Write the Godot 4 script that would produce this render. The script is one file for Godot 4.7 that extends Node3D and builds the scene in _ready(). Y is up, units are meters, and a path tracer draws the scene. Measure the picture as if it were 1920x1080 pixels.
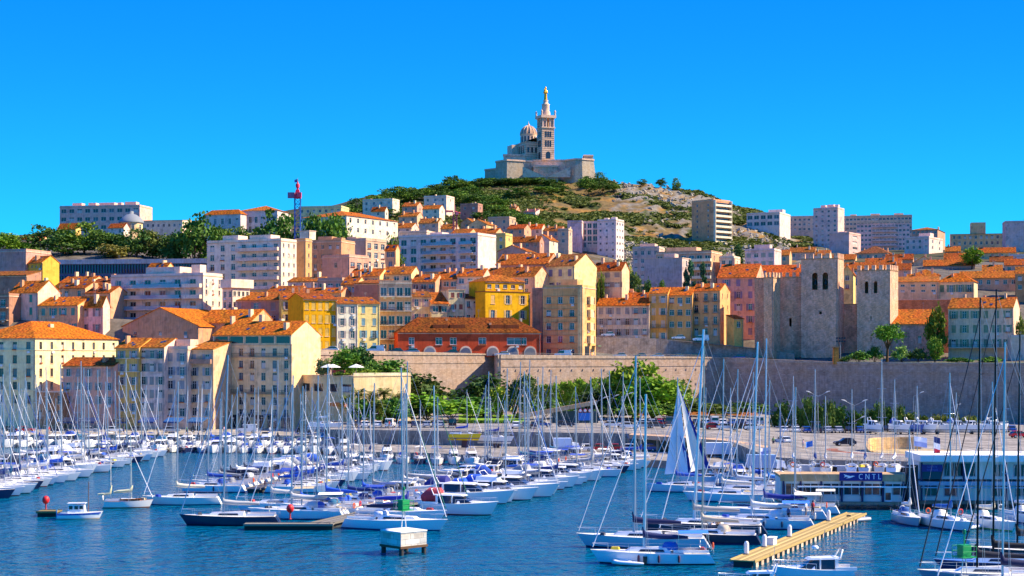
extends Node3D
# Old harbour below a hill with a basilica. Metres, y up, camera 20 m above the water looking along -Z.
const FL := 2970.0   # focal length in pixels of a 1920 wide picture
const CX := 960.0
const HY := 668.0
const CH := 20.0
var rng := RandomNumberGenerator.new()
var mats := {}
var cache := {}
var unit_box := BoxMesh.new()
var T := {}

# ---------- authoring: a picture position plus a true distance gives a place in the world ----------
func P(px: float, py: float, d: float) -> Vector3:
	return Vector3((px - CX) / FL * d, CH + (HY - py) / FL * d, -d)
func Xw(px: float, d: float) -> float:
	return (px - CX) / FL * d
func Yw(py: float, d: float) -> float:
	return CH + (HY - py) / FL * d
func dist_at(py: float, y: float) -> float:      # distance of a point at height y seen at row py
	return FL * (CH - y) / (py - HY)

# ---------- mesh collector ----------
class MB:
	var v := PackedVector3Array()
	var n := PackedVector3Array()
	var uv := PackedVector2Array()
	var col := PackedColorArray()
	var ix := PackedInt32Array()
	var xf := Transform3D()
	func tri(a: Vector3, b: Vector3, c: Vector3, ua := Vector2.ZERO, ub := Vector2.ZERO, uc := Vector2.ZERO) -> void:
		a = xf * a; b = xf * b; c = xf * c
		var nn := (b - a).cross(c - a).normalized()
		var s := v.size()
		v.append(a); v.append(b); v.append(c)
		n.append(nn); n.append(nn); n.append(nn)
		uv.append(ua); uv.append(ub); uv.append(uc)
		ix.append(s); ix.append(s + 2); ix.append(s + 1)
	func quad(a: Vector3, b: Vector3, c: Vector3, d: Vector3, ua := Vector2.ZERO, ub := Vector2.ZERO, uc := Vector2.ZERO, ud := Vector2.ZERO) -> void:
		a = xf * a; b = xf * b; c = xf * c; d = xf * d
		var nn := (b - a).cross(c - a)
		if nn.length_squared() < 1e-14: nn = (c - a).cross(d - a)
		nn = nn.normalized()
		var s := v.size()
		v.append(a); v.append(b); v.append(c); v.append(d)
		for i in 4: n.append(nn)
		uv.append(ua); uv.append(ub); uv.append(uc); uv.append(ud)
		for k in [0, 2, 1, 0, 3, 2]: ix.append(s + k)
	func box(lo: Vector3, hi: Vector3) -> void:
		var a := Vector3(lo.x, lo.y, hi.z); var b := Vector3(hi.x, lo.y, hi.z); var c := hi; var d := Vector3(lo.x, hi.y, hi.z)
		var e := lo; var f := Vector3(hi.x, lo.y, lo.z); var g := Vector3(hi.x, hi.y, lo.z); var h := Vector3(lo.x, hi.y, lo.z)
		quad(a, b, c, d); quad(b, f, g, c); quad(f, e, h, g); quad(e, a, d, h); quad(d, c, g, h); quad(e, f, b, a)
	func cbox(c: Vector3, s: Vector3) -> void:
		box(c - s * 0.5, c + s * 0.5)
	func grid(rows: Array, closed := false, uvs := []) -> void:      # rows of points, smooth
		var m: int = rows.size(); var w: int = rows[0].size()
		var base := v.size()
		var acc := PackedVector3Array(); acc.resize(m * w)
		for r in m:
			for c in w:
				v.append(xf * rows[r][c])
				uv.append(uvs[r][c] if uvs.size() else Vector2(c, r))
		for r in m - 1:
			for c in (w if closed else w - 1):
				var c2 := (c + 1) % w
				var i0 := r * w + c; var i1 := r * w + c2; var i2 := (r + 1) * w + c2; var i3 := (r + 1) * w + c
				var nn := (v[base + i1] - v[base + i0]).cross(v[base + i2] - v[base + i0]) + (v[base + i2] - v[base + i0]).cross(v[base + i3] - v[base + i0])
				for i in [i0, i1, i2, i3]: acc[i] += nn
				for i in [i0, i2, i1, i0, i3, i2]: ix.append(base + i)
		for i in m * w: n.append(acc[i].normalized())
	func lathe(prof: Array, seg := 12, a0 := 0.0, a1 := TAU) -> void:   # prof: Vector2(radius, height), bottom up
		var rows := []
		var full := absf(a1 - a0 - TAU) < 0.001
		for p in prof:
			var r := PackedVector3Array()
			for k in (seg if full else seg + 1):
				var a := a0 + (a1 - a0) * k / seg
				r.append(Vector3(cos(a) * p.x, p.y, -sin(a) * p.x))
			rows.append(r)
		grid(rows, full)
	func tube(pts: Array, rad: Array, seg := 6) -> void:     # smooth tube through points
		var rows := []
		for i in pts.size():
			var t: Vector3 = (pts[mini(i + 1, pts.size() - 1)] - pts[maxi(i - 1, 0)]).normalized()
			var u := t.cross(Vector3(0.31, 0.2, 0.93)).normalized()
			if absf(t.dot(Vector3(0.31, 0.2, 0.93))) > 0.97: u = t.cross(Vector3.RIGHT).normalized()
			var w := t.cross(u)
			var r := PackedVector3Array()
			for k in seg:
				var a := TAU * k / seg
				r.append(pts[i] + (u * cos(a) + w * sin(a)) * rad[i])
			rows.append(r)
		grid(rows, true)
		for e in [0, pts.size() - 1]:
			for k in range(1, seg - 1): tri(rows[e][0], rows[e][k], rows[e][k + 1])
	func extrude(poly: PackedVector2Array, z0: float, z1: float) -> void:   # polygon in x,y, counter-clockwise
		var tr := Geometry2D.triangulate_polygon(poly)
		for k in range(0, tr.size(), 3):
			var a := poly[tr[k]]; var b := poly[tr[k + 1]]; var c := poly[tr[k + 2]]
			if (b - a).cross(c - a) < 0: var t := b; b = c; c = t
			tri(Vector3(a.x, a.y, z1), Vector3(b.x, b.y, z1), Vector3(c.x, c.y, z1))
			tri(Vector3(a.x, a.y, z0), Vector3(c.x, c.y, z0), Vector3(b.x, b.y, z0))
		for i in poly.size():
			var a := poly[i]; var b := poly[(i + 1) % poly.size()]
			quad(Vector3(a.x, a.y, z0), Vector3(b.x, b.y, z0), Vector3(b.x, b.y, z1), Vector3(a.x, a.y, z1))
	func commit(into: ArrayMesh = null, m: Material = null) -> ArrayMesh:
		var am := into if into else ArrayMesh.new()
		if v.is_empty(): return am
		var a := []
		a.resize(Mesh.ARRAY_MAX)
		a[Mesh.ARRAY_VERTEX] = v; a[Mesh.ARRAY_NORMAL] = n; a[Mesh.ARRAY_TEX_UV] = uv; a[Mesh.ARRAY_INDEX] = ix
		if col.size() == v.size(): a[Mesh.ARRAY_COLOR] = col
		am.add_surface_from_arrays(Mesh.PRIMITIVE_TRIANGLES, a)
		if m: am.surface_set_material(am.get_surface_count() - 1, m)
		return am

# ---------- nodes ----------
func thing(called: String, label: String, category: String, at := Vector3.ZERO, yaw := 0.0, group := "") -> Node3D:
	var o := Node3D.new()
	o.name = called
	add_child(o, true)
	o.position = at
	o.rotation.y = yaw
	tag(o, label, category, group)
	return o
func tag(o: Node, label := "", category := "", group := "", kind := "") -> void:
	if label: o.set_meta("label", label)
	if category: o.set_meta("category", category)
	if group: o.set_meta("group", group)
	if kind: o.set_meta("kind", kind)
func part(parent: Node, called: String, mb, m: Material = null) -> MeshInstance3D:
	var o := MeshInstance3D.new()
	o.name = called
	o.mesh = mb.commit() if mb is MB else mb
	if m: o.material_override = m
	parent.add_child(o, true)
	return o
func bx(parent: Node, called: String, c: Vector3, s: Vector3, m: Material, yaw := 0.0) -> MeshInstance3D:
	var o := part(parent, called, unit_box, m)
	o.transform = Transform3D(Basis(Vector3.UP, yaw) * Basis.from_scale(s), c)
	return o
func rod(parent: Node, called: String, a: Vector3, b: Vector3, r: float, m: Material, r2 := -1.0, seg := 5) -> MeshInstance3D:
	var mb := MB.new()
	mb.tube([a, b], [r, r if r2 < 0 else r2], seg)
	return part(parent, called, mb, m)

# ---------- materials ----------
func tex(im: Image) -> ImageTexture:
	return ImageTexture.create_from_image(im)
func mat(c: Color, rough := 0.8, metal := 0.0, spec := 0.5) -> StandardMaterial3D:
	var key := "m%s_%.2f_%.2f_%.2f" % [c.to_html(), rough, metal, spec]
	if not mats.has(key):
		var m := StandardMaterial3D.new()
		m.albedo_color = c; m.roughness = rough; m.metallic = metal; m.metallic_specular = spec
		mats[key] = m
	return mats[key]
func H(s: String) -> Color:
	return Color.html(s)
func textured(kind: String, c: Color) -> StandardMaterial3D:
	var key := kind + c.to_html()
	if mats.has(key): return mats[key]
	var m := StandardMaterial3D.new()
	m.albedo_color = c
	m.roughness = 0.9
	m.metallic_specular = 0.25
	mats[key] = m
	if kind in ["plaster", "stone", "concrete"]:      # cream lime wash and limestone, reddened further to stand in for warm fill light
		var l := c.srgb_to_linear()
		var k := Vector3(1.6, 1.0, 0.88) if kind == "stone" else Vector3(1.28, 1.0, 0.82)
		m.albedo_color = Color(minf(l.r * k.x, 0.92), minf(l.g * k.y, 0.85), minf(l.b * k.z, 0.8)).linear_to_srgb()
	if kind == "leaf":
		var l := c.srgb_to_linear()
		m.albedo_color = Color(l.r * 1.15, l.g * 1.02, l.b * 0.95).linear_to_srgb()
	if kind == "roof":
		var l := c.srgb_to_linear()
		m.albedo_color = Color(l.r * 0.95, minf(l.g * 1.04, l.r * 0.38), l.b * 0.3).linear_to_srgb()
	if kind in ["plaster", "stone", "ashlar", "roof", "concrete"]:      # stains, repairs and faded patches
		m.detail_enabled = true
		m.detail_blend_mode = BaseMaterial3D.BLEND_MODE_MUL
		m.detail_albedo = T.roof_stain if kind == "roof" else T.stain
		m.detail_uv_layer = BaseMaterial3D.DETAIL_UV_2
		m.uv2_triplanar = true
		m.uv2_world_triplanar = true
		m.uv2_scale = Vector3.ONE * (0.033 if kind in ["stone", "ashlar"] else 0.047)
	match kind:
		"plaster":
			m.albedo_texture = T.plaster
			m.uv1_triplanar = true; m.uv1_world_triplanar = true
			m.uv1_scale = Vector3(0.07, 0.07, 0.07)
		"stone", "ashlar":
			m.albedo_texture = T.stone
			m.heightmap_enabled = true; m.heightmap_texture = T.stone_h; m.heightmap_scale = 4.0
			m.uv1_triplanar = true
			m.uv1_scale = Vector3(0.16, 0.16, 0.16)
		"concrete":
			m.albedo_texture = T.plaster
			m.uv1_triplanar = true; m.uv1_world_triplanar = true
			m.uv1_scale = Vector3(0.11, 0.11, 0.11)
		"roof":
			m.albedo_texture = T.roof
			m.heightmap_enabled = true; m.heightmap_texture = T.roof_h; m.heightmap_scale = 9.0
			m.uv1_scale = Vector3(0.2, 0.2, 0.2)
		"ground":
			m.albedo_texture = T.ground
			m.uv1_triplanar = true; m.uv1_world_triplanar = true
			m.uv1_scale = Vector3(0.06, 0.06, 0.06)
		"wood":
			m.albedo_texture = T.wood
			m.uv1_triplanar = true
			m.uv1_scale = Vector3(0.5, 0.5, 0.5)
		"leaf":
			m.vertex_color_use_as_albedo = true
			m.roughness = 0.75
			m.metallic_specular = 0.3
			m.backlight_enabled = true
			m.backlight = Color(0.5, 0.55, 0.2)
	return m
func nz(im: Image, x: int, y: int, g: float) -> void:
	g = clampf(g, 0, 1)
	im.set_pixel(x, y, Color(g, g, g))
func make_textures() -> void:
	var f := FastNoiseLite.new()
	f.seed = 7
	f.fractal_octaves = 5
	f.frequency = 0.012
	var N := 256
	# plaster: soft blotches, rain streaks, grain
	var im := Image.create(N, N, false, Image.FORMAT_RGB8)
	var sn := f.get_seamless_image(N, N)
	f.frequency = 0.05
	var fine := f.get_seamless_image(N, N)
	f.seed = 21
	f.frequency = 0.02
	var st := f.get_seamless_image(N, N)
	for y in N:
		for x in N:
			var a := sn.get_pixel(x, y).r; var b := fine.get_pixel(x, y).r
			var s := st.get_pixel(x, (y / 12 + x * 7) % N).r
			var g := 0.90 + 0.14 * a + 0.10 * (b - 0.5) - 0.20 * maxf(0.0, s - 0.55)
			nz(im, x, y, g)
	T.plaster = tex(im)
	# weathering: damp streaks with ragged ends, grey and rusty patches
	im = Image.create(512, 512, false, Image.FORMAT_RGB8)
	var im2 := Image.create(512, 512, false, Image.FORMAT_RGB8)
	f.seed = 33; f.frequency = 0.009; f.fractal_octaves = 5
	var big := f.get_seamless_image(512, 512)
	f.seed = 34; f.frequency = 0.03
	var mid := f.get_seamless_image(512, 512)
	for y in 512:
		for x in 512:
			var pt := big.get_pixel(x, y).r; var q := mid.get_pixel(x, y).r
			var run := mid.get_pixel((x * 3) % 512, y / 6 + 200).r
			var g := 1.0 - 0.17 * smoothstep(0.55, 0.78, pt) * (0.5 + q) - 0.13 * smoothstep(0.6, 0.8, run) + 0.04 * (q - 0.5)
			var wr := 0.05 * smoothstep(0.5, 0.3, pt)
			im.set_pixel(x, y, Color(clampf(g, 0, 1), clampf(g - wr * 0.6, 0, 1), clampf(g - wr * 1.6, 0, 1)))
			var rg := 1.0 - 0.2 * smoothstep(0.48, 0.7, pt) * (0.4 + q) - 0.1 * smoothstep(0.55, 0.75, q)
			im2.set_pixel(x, y, Color(clampf(rg, 0, 1), clampf(rg * (1.0 - 0.12 * smoothstep(0.5, 0.3, pt)), 0, 1), clampf(rg * (1.0 + 0.25 * smoothstep(0.55, 0.7, q)), 0, 1)))
	T.stain = tex(im)
	T.roof_stain = tex(im2)
	# masonry: courses of uneven blocks, a 6.25 m square
	im = Image.create(512, 512, false, Image.FORMAT_RGB8)
	var hi := Image.create(512, 512, false, Image.FORMAT_RGB8)
	rng.seed = 5
	for r in 16:
		var x := rng.randi_range(-20, 0)
		while x < 512:
			var w := rng.randi_range(26, 58)
			var tone := rng.randf_range(0.86, 1.0)
			var warm := rng.randf_range(0.93, 1.0)
			for yy in 32:
				for xx in w:
					var px := x + xx
					if px < 0 or px >= 512: continue
					var joint := yy < 2 or xx < 2
					var g := (0.78 if joint else tone) + 0.14 * (fine.get_pixel(px / 2, (r * 32 + yy) / 2).r - 0.5) + 0.16 * (sn.get_pixel(px / 2, (r * 32 + yy) / 2).r - 0.5)
					im.set_pixel(px, r * 32 + yy, Color(clampf(g, 0, 1), clampf(g * (warm * 0.5 + 0.5), 0, 1), clampf(g * warm, 0, 1)))
					nz(hi, px, r * 32 + yy, 0.4 if joint else 0.7 + 0.2 * tone)
			x += w
	T.stone = tex(im)
	T.stone_h = tex(hi)
	# roof: channel tiles, a 5 m square: 20 columns, 14 rows
	im = Image.create(512, 512, false, Image.FORMAT_RGB8)
	hi = Image.create(512, 512, false, Image.FORMAT_RGB8)
	var tone := {}
	for y in 512:
		var row := y * 14 / 512
		for x in 512:
			var col := (x * 20 / 512)
			var k := row * 20 + col
			if not tone.has(k): tone[k] = [rng.randf_range(0.78, 1.0), rng.randf_range(0.9, 1.0), rng.randf_range(0.75, 1.0)]
			var u := fposmod(x * 20.0 / 512, 1.0)
			var vv := fposmod(y * 14.0 / 512, 1.0)
			var t: Array = tone[k]
			var g: float = t[0] * (0.9 + 0.2 * sn.get_pixel(x / 2, y / 2).r) * (0.55 + 0.8 * st.get_pixel(y / 2, x / 2).r)
			im.set_pixel(x, y, Color(clampf(g, 0, 1), clampf(g * t[1], 0, 1), clampf(g * t[2], 0, 1)))
			nz(hi, x, y, sin(u * PI) * 0.8 + vv * 0.2)
	T.roof = tex(im)
	T.roof_h = tex(hi)
	# ground: asphalt / earth grain with patches
	im = Image.create(N, N, false, Image.FORMAT_RGB8)
	for y in N:
		for x in N:
			nz(im, x, y, 0.66 + 0.35 * sn.get_pixel(x, y).r + 0.22 * (fine.get_pixel(x, y).r - 0.5) + rng.randf_range(-0.06, 0.06))
	T.ground = tex(im)
	# wood: stretched grain, boards
	im = Image.create(N, N, false, Image.FORMAT_RGB8)
	for y in N:
		var b := y / 21
		for x in N:
			nz(im, x, y, (0.55 if y % 21 < 2 else 0.72 + 0.2 * fposmod(sin(b * 12.9898) * 43758.5, 1.0)) + 0.2 * (fine.get_pixel((x / 8) % N, y).r - 0.5))
	T.wood = tex(im)
	# water ripples, two scales in one normal map
	var wn := FastNoiseLite.new()
	wn.seed = 11
	wn.noise_type = FastNoiseLite.TYPE_SIMPLEX_SMOOTH
	wn.frequency = 0.022
	wn.fractal_type = FastNoiseLite.FRACTAL_FBM
	wn.fractal_octaves = 5
	wn.fractal_gain = 0.55
	var wh := wn.get_seamless_image(1024, 1024)
	wh.convert(Image.FORMAT_RGBA8)
	wn.frequency = 0.004; wn.fractal_octaves = 2; wn.seed = 19
	var calm := wn.get_seamless_image(1024, 1024)      # calmer and livelier patches
	for y in 1024:
		for x in 1024:
			nz(wh, x, y, 0.5 + (wh.get_pixel(x, y).r - 0.5) * (0.35 + 0.95 * calm.get_pixel(x, y).r))
	T.water_h = tex(wh)
	var wi := wh.duplicate()
	wi.bump_map_to_normal_map(14.0)
	T.water_n = tex(wi)

# ---------- light, sky, camera ----------
const SUN_TO := Vector3(0.75, 0.64, -0.04)
func set_camera_and_light() -> void:
	var cam := Camera3D.new()
	cam.name = "camera"
	cam.position = Vector3(0, CH, 0)
	cam.set_frustum(1080.0 / FL, Vector2(0, (HY - 540.0) / FL), 1.0, 9000.0)
	cam.current = true
	add_child(cam)
	var env := Environment.new()
	var sky := Sky.new()
	var sm := ProceduralSkyMaterial.new()
	sm.sky_top_color = Color(0.0, 0.110, 0.56).linear_to_srgb()
	sm.sky_horizon_color = Color(0.03, 0.60, 0.80).linear_to_srgb()
	sm.sky_curve = 0.062
	sm.ground_bottom_color = Color(0.1, 0.2, 0.3).linear_to_srgb()
	sm.ground_horizon_color = Color(0.03, 0.60, 0.80).linear_to_srgb()
	sm.sun_angle_max = 22.0
	sm.energy_multiplier = 1.0
	sky.sky_material = sm
	env.background_mode = Environment.BG_SKY
	env.sky = sky
	env.tonemap_mode = Environment.TONE_MAPPER_LINEAR
	env.tonemap_exposure = 1.98
	env.sdfgi_enabled = true
	env.ssao_enabled = true
	env.ssil_enabled = true
	var we := WorldEnvironment.new()
	we.name = "world_environment"
	we.environment = env
	add_child(we)
	var sun := DirectionalLight3D.new()
	sun.name = "sun"
	sun.light_energy = 1.6
	sun.light_color = Color(1.0, 0.93, 0.80)
	sun.light_angular_distance = 0.5
	sun.shadow_enabled = true
	add_child(sun)
	sun.look_at_from_position(SUN_TO * 100.0, Vector3.ZERO)

# ---------- terrain ----------
const TD := [460.0, 490.0, 520.0, 580.0, 650.0, 750.0, 850.0, 1000.0, 1100.0, 1150.0, 1250.0, 1500.0]
const TP := [-300.0, 0.0, 200.0, 400.0, 600.0, 700.0, 800.0, 900.0, 1000.0, 1100.0, 1200.0, 1300.0, 1400.0, 1500.0, 1600.0, 1800.0, 2200.0]
const TY := [
	[600, 600, 600, 615, 645, 652, 658, 662, 664, 664, 664, 664, 664, 668, 670, 675, 675],
	[570, 570, 575, 590, 620, 628, 632, 636, 638, 636, 634, 640, 650, 658, 660, 660, 660],
	[545, 545, 550, 560, 580, 582, 585, 588, 592, 596, 602, 612, 626, 636, 636, 610, 610],
	[524, 524, 524, 540, 542, 535, 530, 530, 532, 540, 552, 560, 560, 555, 548, 535, 535],
	[482, 482, 480, 500, 506, 496, 490, 490, 492, 502, 520, 530, 525, 515, 506, 500, 500],
	[462, 458, 452, 455, 455, 448, 444, 446, 452, 470, 488, 500, 500, 492, 486, 482, 480],
	[446, 444, 438, 432, 424, 418, 416, 420, 426, 444, 462, 480, 482, 478, 478, 472, 470],
	[444, 442, 428, 414, 400, 392, 388, 388, 388, 396, 402, 412, 424, 452, 470, 466, 464],
	[446, 442, 428, 412, 390, 374, 362, 354, 352, 362, 362, 374, 394, 432, 460, 462, 462],
	[452, 446, 432, 416, 388, 368, 354, 342, 336, 337, 345, 358, 392, 424, 460, 466, 466],
	[480, 470, 455, 440, 420, 400, 390, 380, 375, 378, 385, 395, 420, 450, 480, 490, 490],
	[540, 530, 520, 510, 500, 490, 480, 480, 480, 480, 480, 490, 500, 520, 540, 550, 550]]
# retaining wall: corners as [px, distance, top height]
const WALL := [[596.0, 405.0, 21.5], [926.0, 446.0, 20.45], [933.0, 432.0, 20.2], [1356.0, 478.0, 19.5], [1561.0, 449.5, 18.2], [2150.0, 383.0, 18.0]]
func wall_at(px: float) -> Vector2:      # (distance, top height) of the wall seen at column px
	if px <= WALL[0][0]: return Vector2(403, 2.0)
	for i in WALL.size() - 1:
		var a: Array = WALL[i]; var b: Array = WALL[i + 1]
		if px <= b[0]:
			var ax := Xw(a[0], a[1]); var bx_ := Xw(b[0], b[1]); var k := (px - CX) / FL
			var t: float = (k * a[1] - ax) / ((bx_ - ax) - k * (b[1] - a[1]))
			t = clampf(t, 0, 1)
			return Vector2(lerpf(a[1], b[1], t), lerpf(a[2], b[2], t))
	return Vector2(383, 18.0)
func table(px: float, d: float) -> float:
	var i := clampi(TP.bsearch(px) - 1, 0, TP.size() - 2)
	var j := clampi(TD.bsearch(d) - 1, 0, TD.size() - 2)
	var u := clampf((px - TP[i]) / (TP[i + 1] - TP[i]), 0, 1)
	var w := clampf((d - TD[j]) / (TD[j + 1] - TD[j]), 0, 1)
	var us := u * u * (3 - 2 * u)
	var e := []
	for jj in [j, j + 1]:
		e.append(lerpf(Yw(TY[jj][i], TD[jj]), Yw(TY[jj][i + 1], TD[jj]), us))
	return lerpf(e[0], e[1], w)
func land(px: float, d: float) -> float:     # height of the ground
	var w := wall_at(px)
	if px < 596.0:
		return lerpf(2.0, table(px, d), smoothstep(404, 440, d))
	return lerpf(w.y - 0.3, table(px, d), smoothstep(w.x + 18, w.x + 34, d))
func land_at(p: Vector3) -> float:
	return land(p.x / -p.z * FL + CX, -p.z)

func build_terrain() -> void:
	var mb := MB.new()
	var f := FastNoiseLite.new(); f.seed = 3; f.frequency = 0.012; f.fractal_octaves = 4
	var fr := FastNoiseLite.new(); fr.seed = 9; fr.frequency = 0.045; fr.fractal_octaves = 4; fr.fractal_type = FastNoiseLite.FRACTAL_RIDGED
	var rows := []; var cols := []
	var steps := 150
	for j in steps + 1:
		var t := pow(float(j) / steps, 1.15)
		var r := PackedVector3Array()
		for i in 331:
			var px := -700.0 + i * 10.0
			if px > 570 and px < 600: px = 596.0
			var d0: float = wall_at(px).x + 0.6
			var d := lerpf(d0, 1500.0, t)
			var x := Xw(px, d)
			var y := land(px, d)
			var hill := smoothstep(700, 840, d) * smoothstep(930, 1080, px) * (1.0 - smoothstep(1480, 1560, px))
			var rk := fr.get_noise_2d(x, d)
			y += hill * (f.get_noise_2d(x * 2.0, d * 2.0) * 2.6 + maxf(0, rk - 0.1) * 3.5 - 1.5)
			r.append(Vector3(x, y, -d))
			# what grows or lies there: street and yard ground, dry grass, ochre earth, pale rock, green cover
			var a := f.get_noise_2d(x * 1.3 + 50, d * 1.3)
			var b := f.get_noise_2d(x * 2.7 - 90, d * 2.2 + 300)
			var c := Color(0.20, 0.17, 0.13)
			if hill > 0.02:
				c = Color(0.25, 0.165, 0.06)
				if b > 0.14: c = Color(0.42, 0.22, 0.05)
				if a > -0.03: c = Color(0.10, 0.115, 0.03)
				if a > 0.16: c = Color(0.055, 0.08, 0.02)
				if rk > 0.5 and (px > 1140 or d < 900): c = Color(0.30, 0.26, 0.20)
				if px > 1150 and px < 1330 and d > 1060 and rk > 0.3: c = Color(0.34, 0.30, 0.24)
				c = Color(0.20, 0.17, 0.13).lerp(c, clampf(hill * 3.0, 0, 1))
			elif d > 700: c = Color(0.08, 0.085, 0.035) if a > -0.1 else Color(0.16, 0.12, 0.06)
			if px > 590 and d < wall_at(px).x + 24: c = Color(0.17, 0.165, 0.155)
			cols.append(c)
		rows.append(r)
	mb.grid(rows)
	mb.col = PackedColorArray(cols)
	var m: StandardMaterial3D = textured("ground", Color.WHITE).duplicate()
	m.vertex_color_use_as_albedo = true
	m.heightmap_enabled = true; m.heightmap_texture = T.ground; m.heightmap_scale = 12.0
	var o := part(self, "hillside", mb, m)
	tag(o, "", "", "", "structure")

func sheet(called: String, cols: Array, m: Material, skirt := 3.0) -> MeshInstance3D:   # cols: [px, front distance, back distance, height]
	var mb := MB.new()
	for i in cols.size() - 1:
		var a: Array = cols[i]; var b: Array = cols[i + 1]
		var af := Vector3(Xw(a[0], a[1]), a[3], -a[1]); var ab := Vector3(Xw(a[0], a[2]), a[3], -a[2])
		var bf := Vector3(Xw(b[0], b[1]), b[3], -b[1]); var bb := Vector3(Xw(b[0], b[2]), b[3], -b[2])
		mb.quad(af, bf, bb, ab)
		var dn := Vector3.DOWN * skirt
		mb.quad(af + dn, bf + dn, bf, af)
		if i == 0: mb.quad(ab + dn, af + dn, af, ab)
		if i == cols.size() - 2: mb.quad(bf + dn, bb + dn, bb, bf)
	var o := part(self, called, mb, m)
	tag(o, "", "", "", "structure")
	return o

func build_water() -> void:
	var mb := MB.new()
	mb.quad(Vector3(-900, 0, 260), Vector3(900, 0, 260), Vector3(900, 0, -480), Vector3(-900, 0, -480))
	var m := StandardMaterial3D.new()
	m.albedo_color = Color(0.0, 0.092, 0.18).linear_to_srgb()
	m.roughness = 0.1
	m.metallic_specular = 0.24
	m.normal_enabled = true
	m.normal_texture = T.water_n
	m.normal_scale = 0.55
	m.uv1_triplanar = true; m.uv1_world_triplanar = true
	m.uv1_scale = Vector3(0.017, 0.017, 0.017)
	m.heightmap_enabled = true
	m.heightmap_texture = T.water_h
	m.heightmap_scale = 22.0
	tag(part(self, "water", mb, m), "", "", "", "structure")

func wall_run(mb: MB, a: Array, b: Array, y0: float, th: float, top_a: float, top_b: float) -> void:
	var pa := Vector3(Xw(a[0], a[1]), 0, -a[1]); var pb := Vector3(Xw(b[0], b[1]), 0, -b[1])
	var back := Vector3.UP.cross(pb - pa).normalized() * th
	var q := func(p: Vector3, y: float): return Vector3(p.x, y, p.z)
	mb.quad(q.call(pa, y0), q.call(pb, y0), q.call(pb, top_b), q.call(pa, top_a))
	mb.quad(q.call(pa, top_a), q.call(pb, top_b), q.call(pb + back, top_b), q.call(pa + back, top_a))
	mb.quad(q.call(pb + back, y0), q.call(pa + back, y0), q.call(pa + back, top_a), q.call(pb + back, top_b))
	mb.quad(q.call(pa + back, y0), q.call(pa, y0), q.call(pa, top_a), q.call(pa + back, top_a))
	mb.quad(q.call(pb, y0), q.call(pb + back, y0), q.call(pb + back, top_b), q.call(pb, top_a if false else top_b))

func off_line(a: Array, b: Array, out: float) -> Array:   # the run moved towards the camera side by «out»
	var pa := Vector3(Xw(a[0], a[1]), 0, -a[1]); var pb := Vector3(Xw(b[0], b[1]), 0, -b[1])
	var n := (pb - pa).cross(Vector3.UP).normalized() * out
	pa += n; pb += n
	return [[pa.x / -pa.z * FL + CX, -pa.z], [pb.x / -pb.z * FL + CX, -pb.z]]

func build_walls() -> void:
	var lab := ["long tan stone retaining wall under the red building", "narrow stone return joining two long retaining walls", "tall tan stone retaining wall with two rows of added shadow blocks above the ivy", "stone retaining wall stretch below the abbey ramp", "long stone retaining wall behind the roundabout"]
	var cs := "c4ac9c"
	for i in 5:
		var a: Array = WALL[i]; var b: Array = WALL[i + 1]
		var t := thing("retaining_wall", lab[i], "wall")
		var mb := MB.new()
		wall_run(mb, a, b, 0.5, 0.9, a[2] - 0.15, b[2] - 0.15)
		part(t, "wall_face", mb, textured("ashlar", H(cs)))
		mb = MB.new()
		var o := off_line(a, b, 0.12)
		wall_run(mb, o[0], o[1], minf(a[2], b[2]) - 2.4, 0.1, a[2] - 1.9, b[2] - 1.9)
		part(t, "string_course", mb, textured("ashlar", H(cs)))
		o = off_line(a, b, 0.2)
		mb = MB.new()
		wall_run(mb, o[0], o[1], minf(a[2], b[2]) - 0.12, 1.2, a[2] + 0.25, b[2] + 0.25)
		part(t, "coping", mb, textured("ashlar", H("c8b4a4")))
		if i == 2:     # added blocks in two rows; their cast shadows stand for weep holes
			var slot := MB.new()
			slot.cbox(Vector3.ZERO, Vector3(0.3, 0.4, 0.5))
			var sm := slot.commit()
			var pa := Vector3(Xw(a[0], a[1]), 0, -a[1]); var pb := Vector3(Xw(b[0], b[1]), 0, -b[1])
			var yaw := atan2(-(pb - pa).z, (pb - pa).x)
			for r in 2:
				for k in 21:
					var w := part(t, "shadow_block", sm, textured("ashlar", H(cs)))
					w.position = pa.lerp(pb, (k + 0.6) / 21.4) + Vector3(0, 16.2 - r * 4.3, 0)
					w.rotation.y = yaw
	# street ramp in front of the row of houses by the abbey
	var t := thing("ramp_wall", "low grey ramp wall climbing below the row of houses beside the abbey", "wall")
	var mb := MB.new()
	var pts := [[1112.0, 476.0, 25.8], [1230.0, 480.0, 25.4], [1330.0, 482.0, 24.0], [1420.0, 481.0, 22.4], [1490.0, 479.0, 20.8]]
	for i in 4: wall_run(mb, pts[i], pts[i + 1], 18.0, 0.5, pts[i][2], pts[i + 1][2])
	part(t, "wall_face", mb, textured("ashlar", H(cs)))

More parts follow.
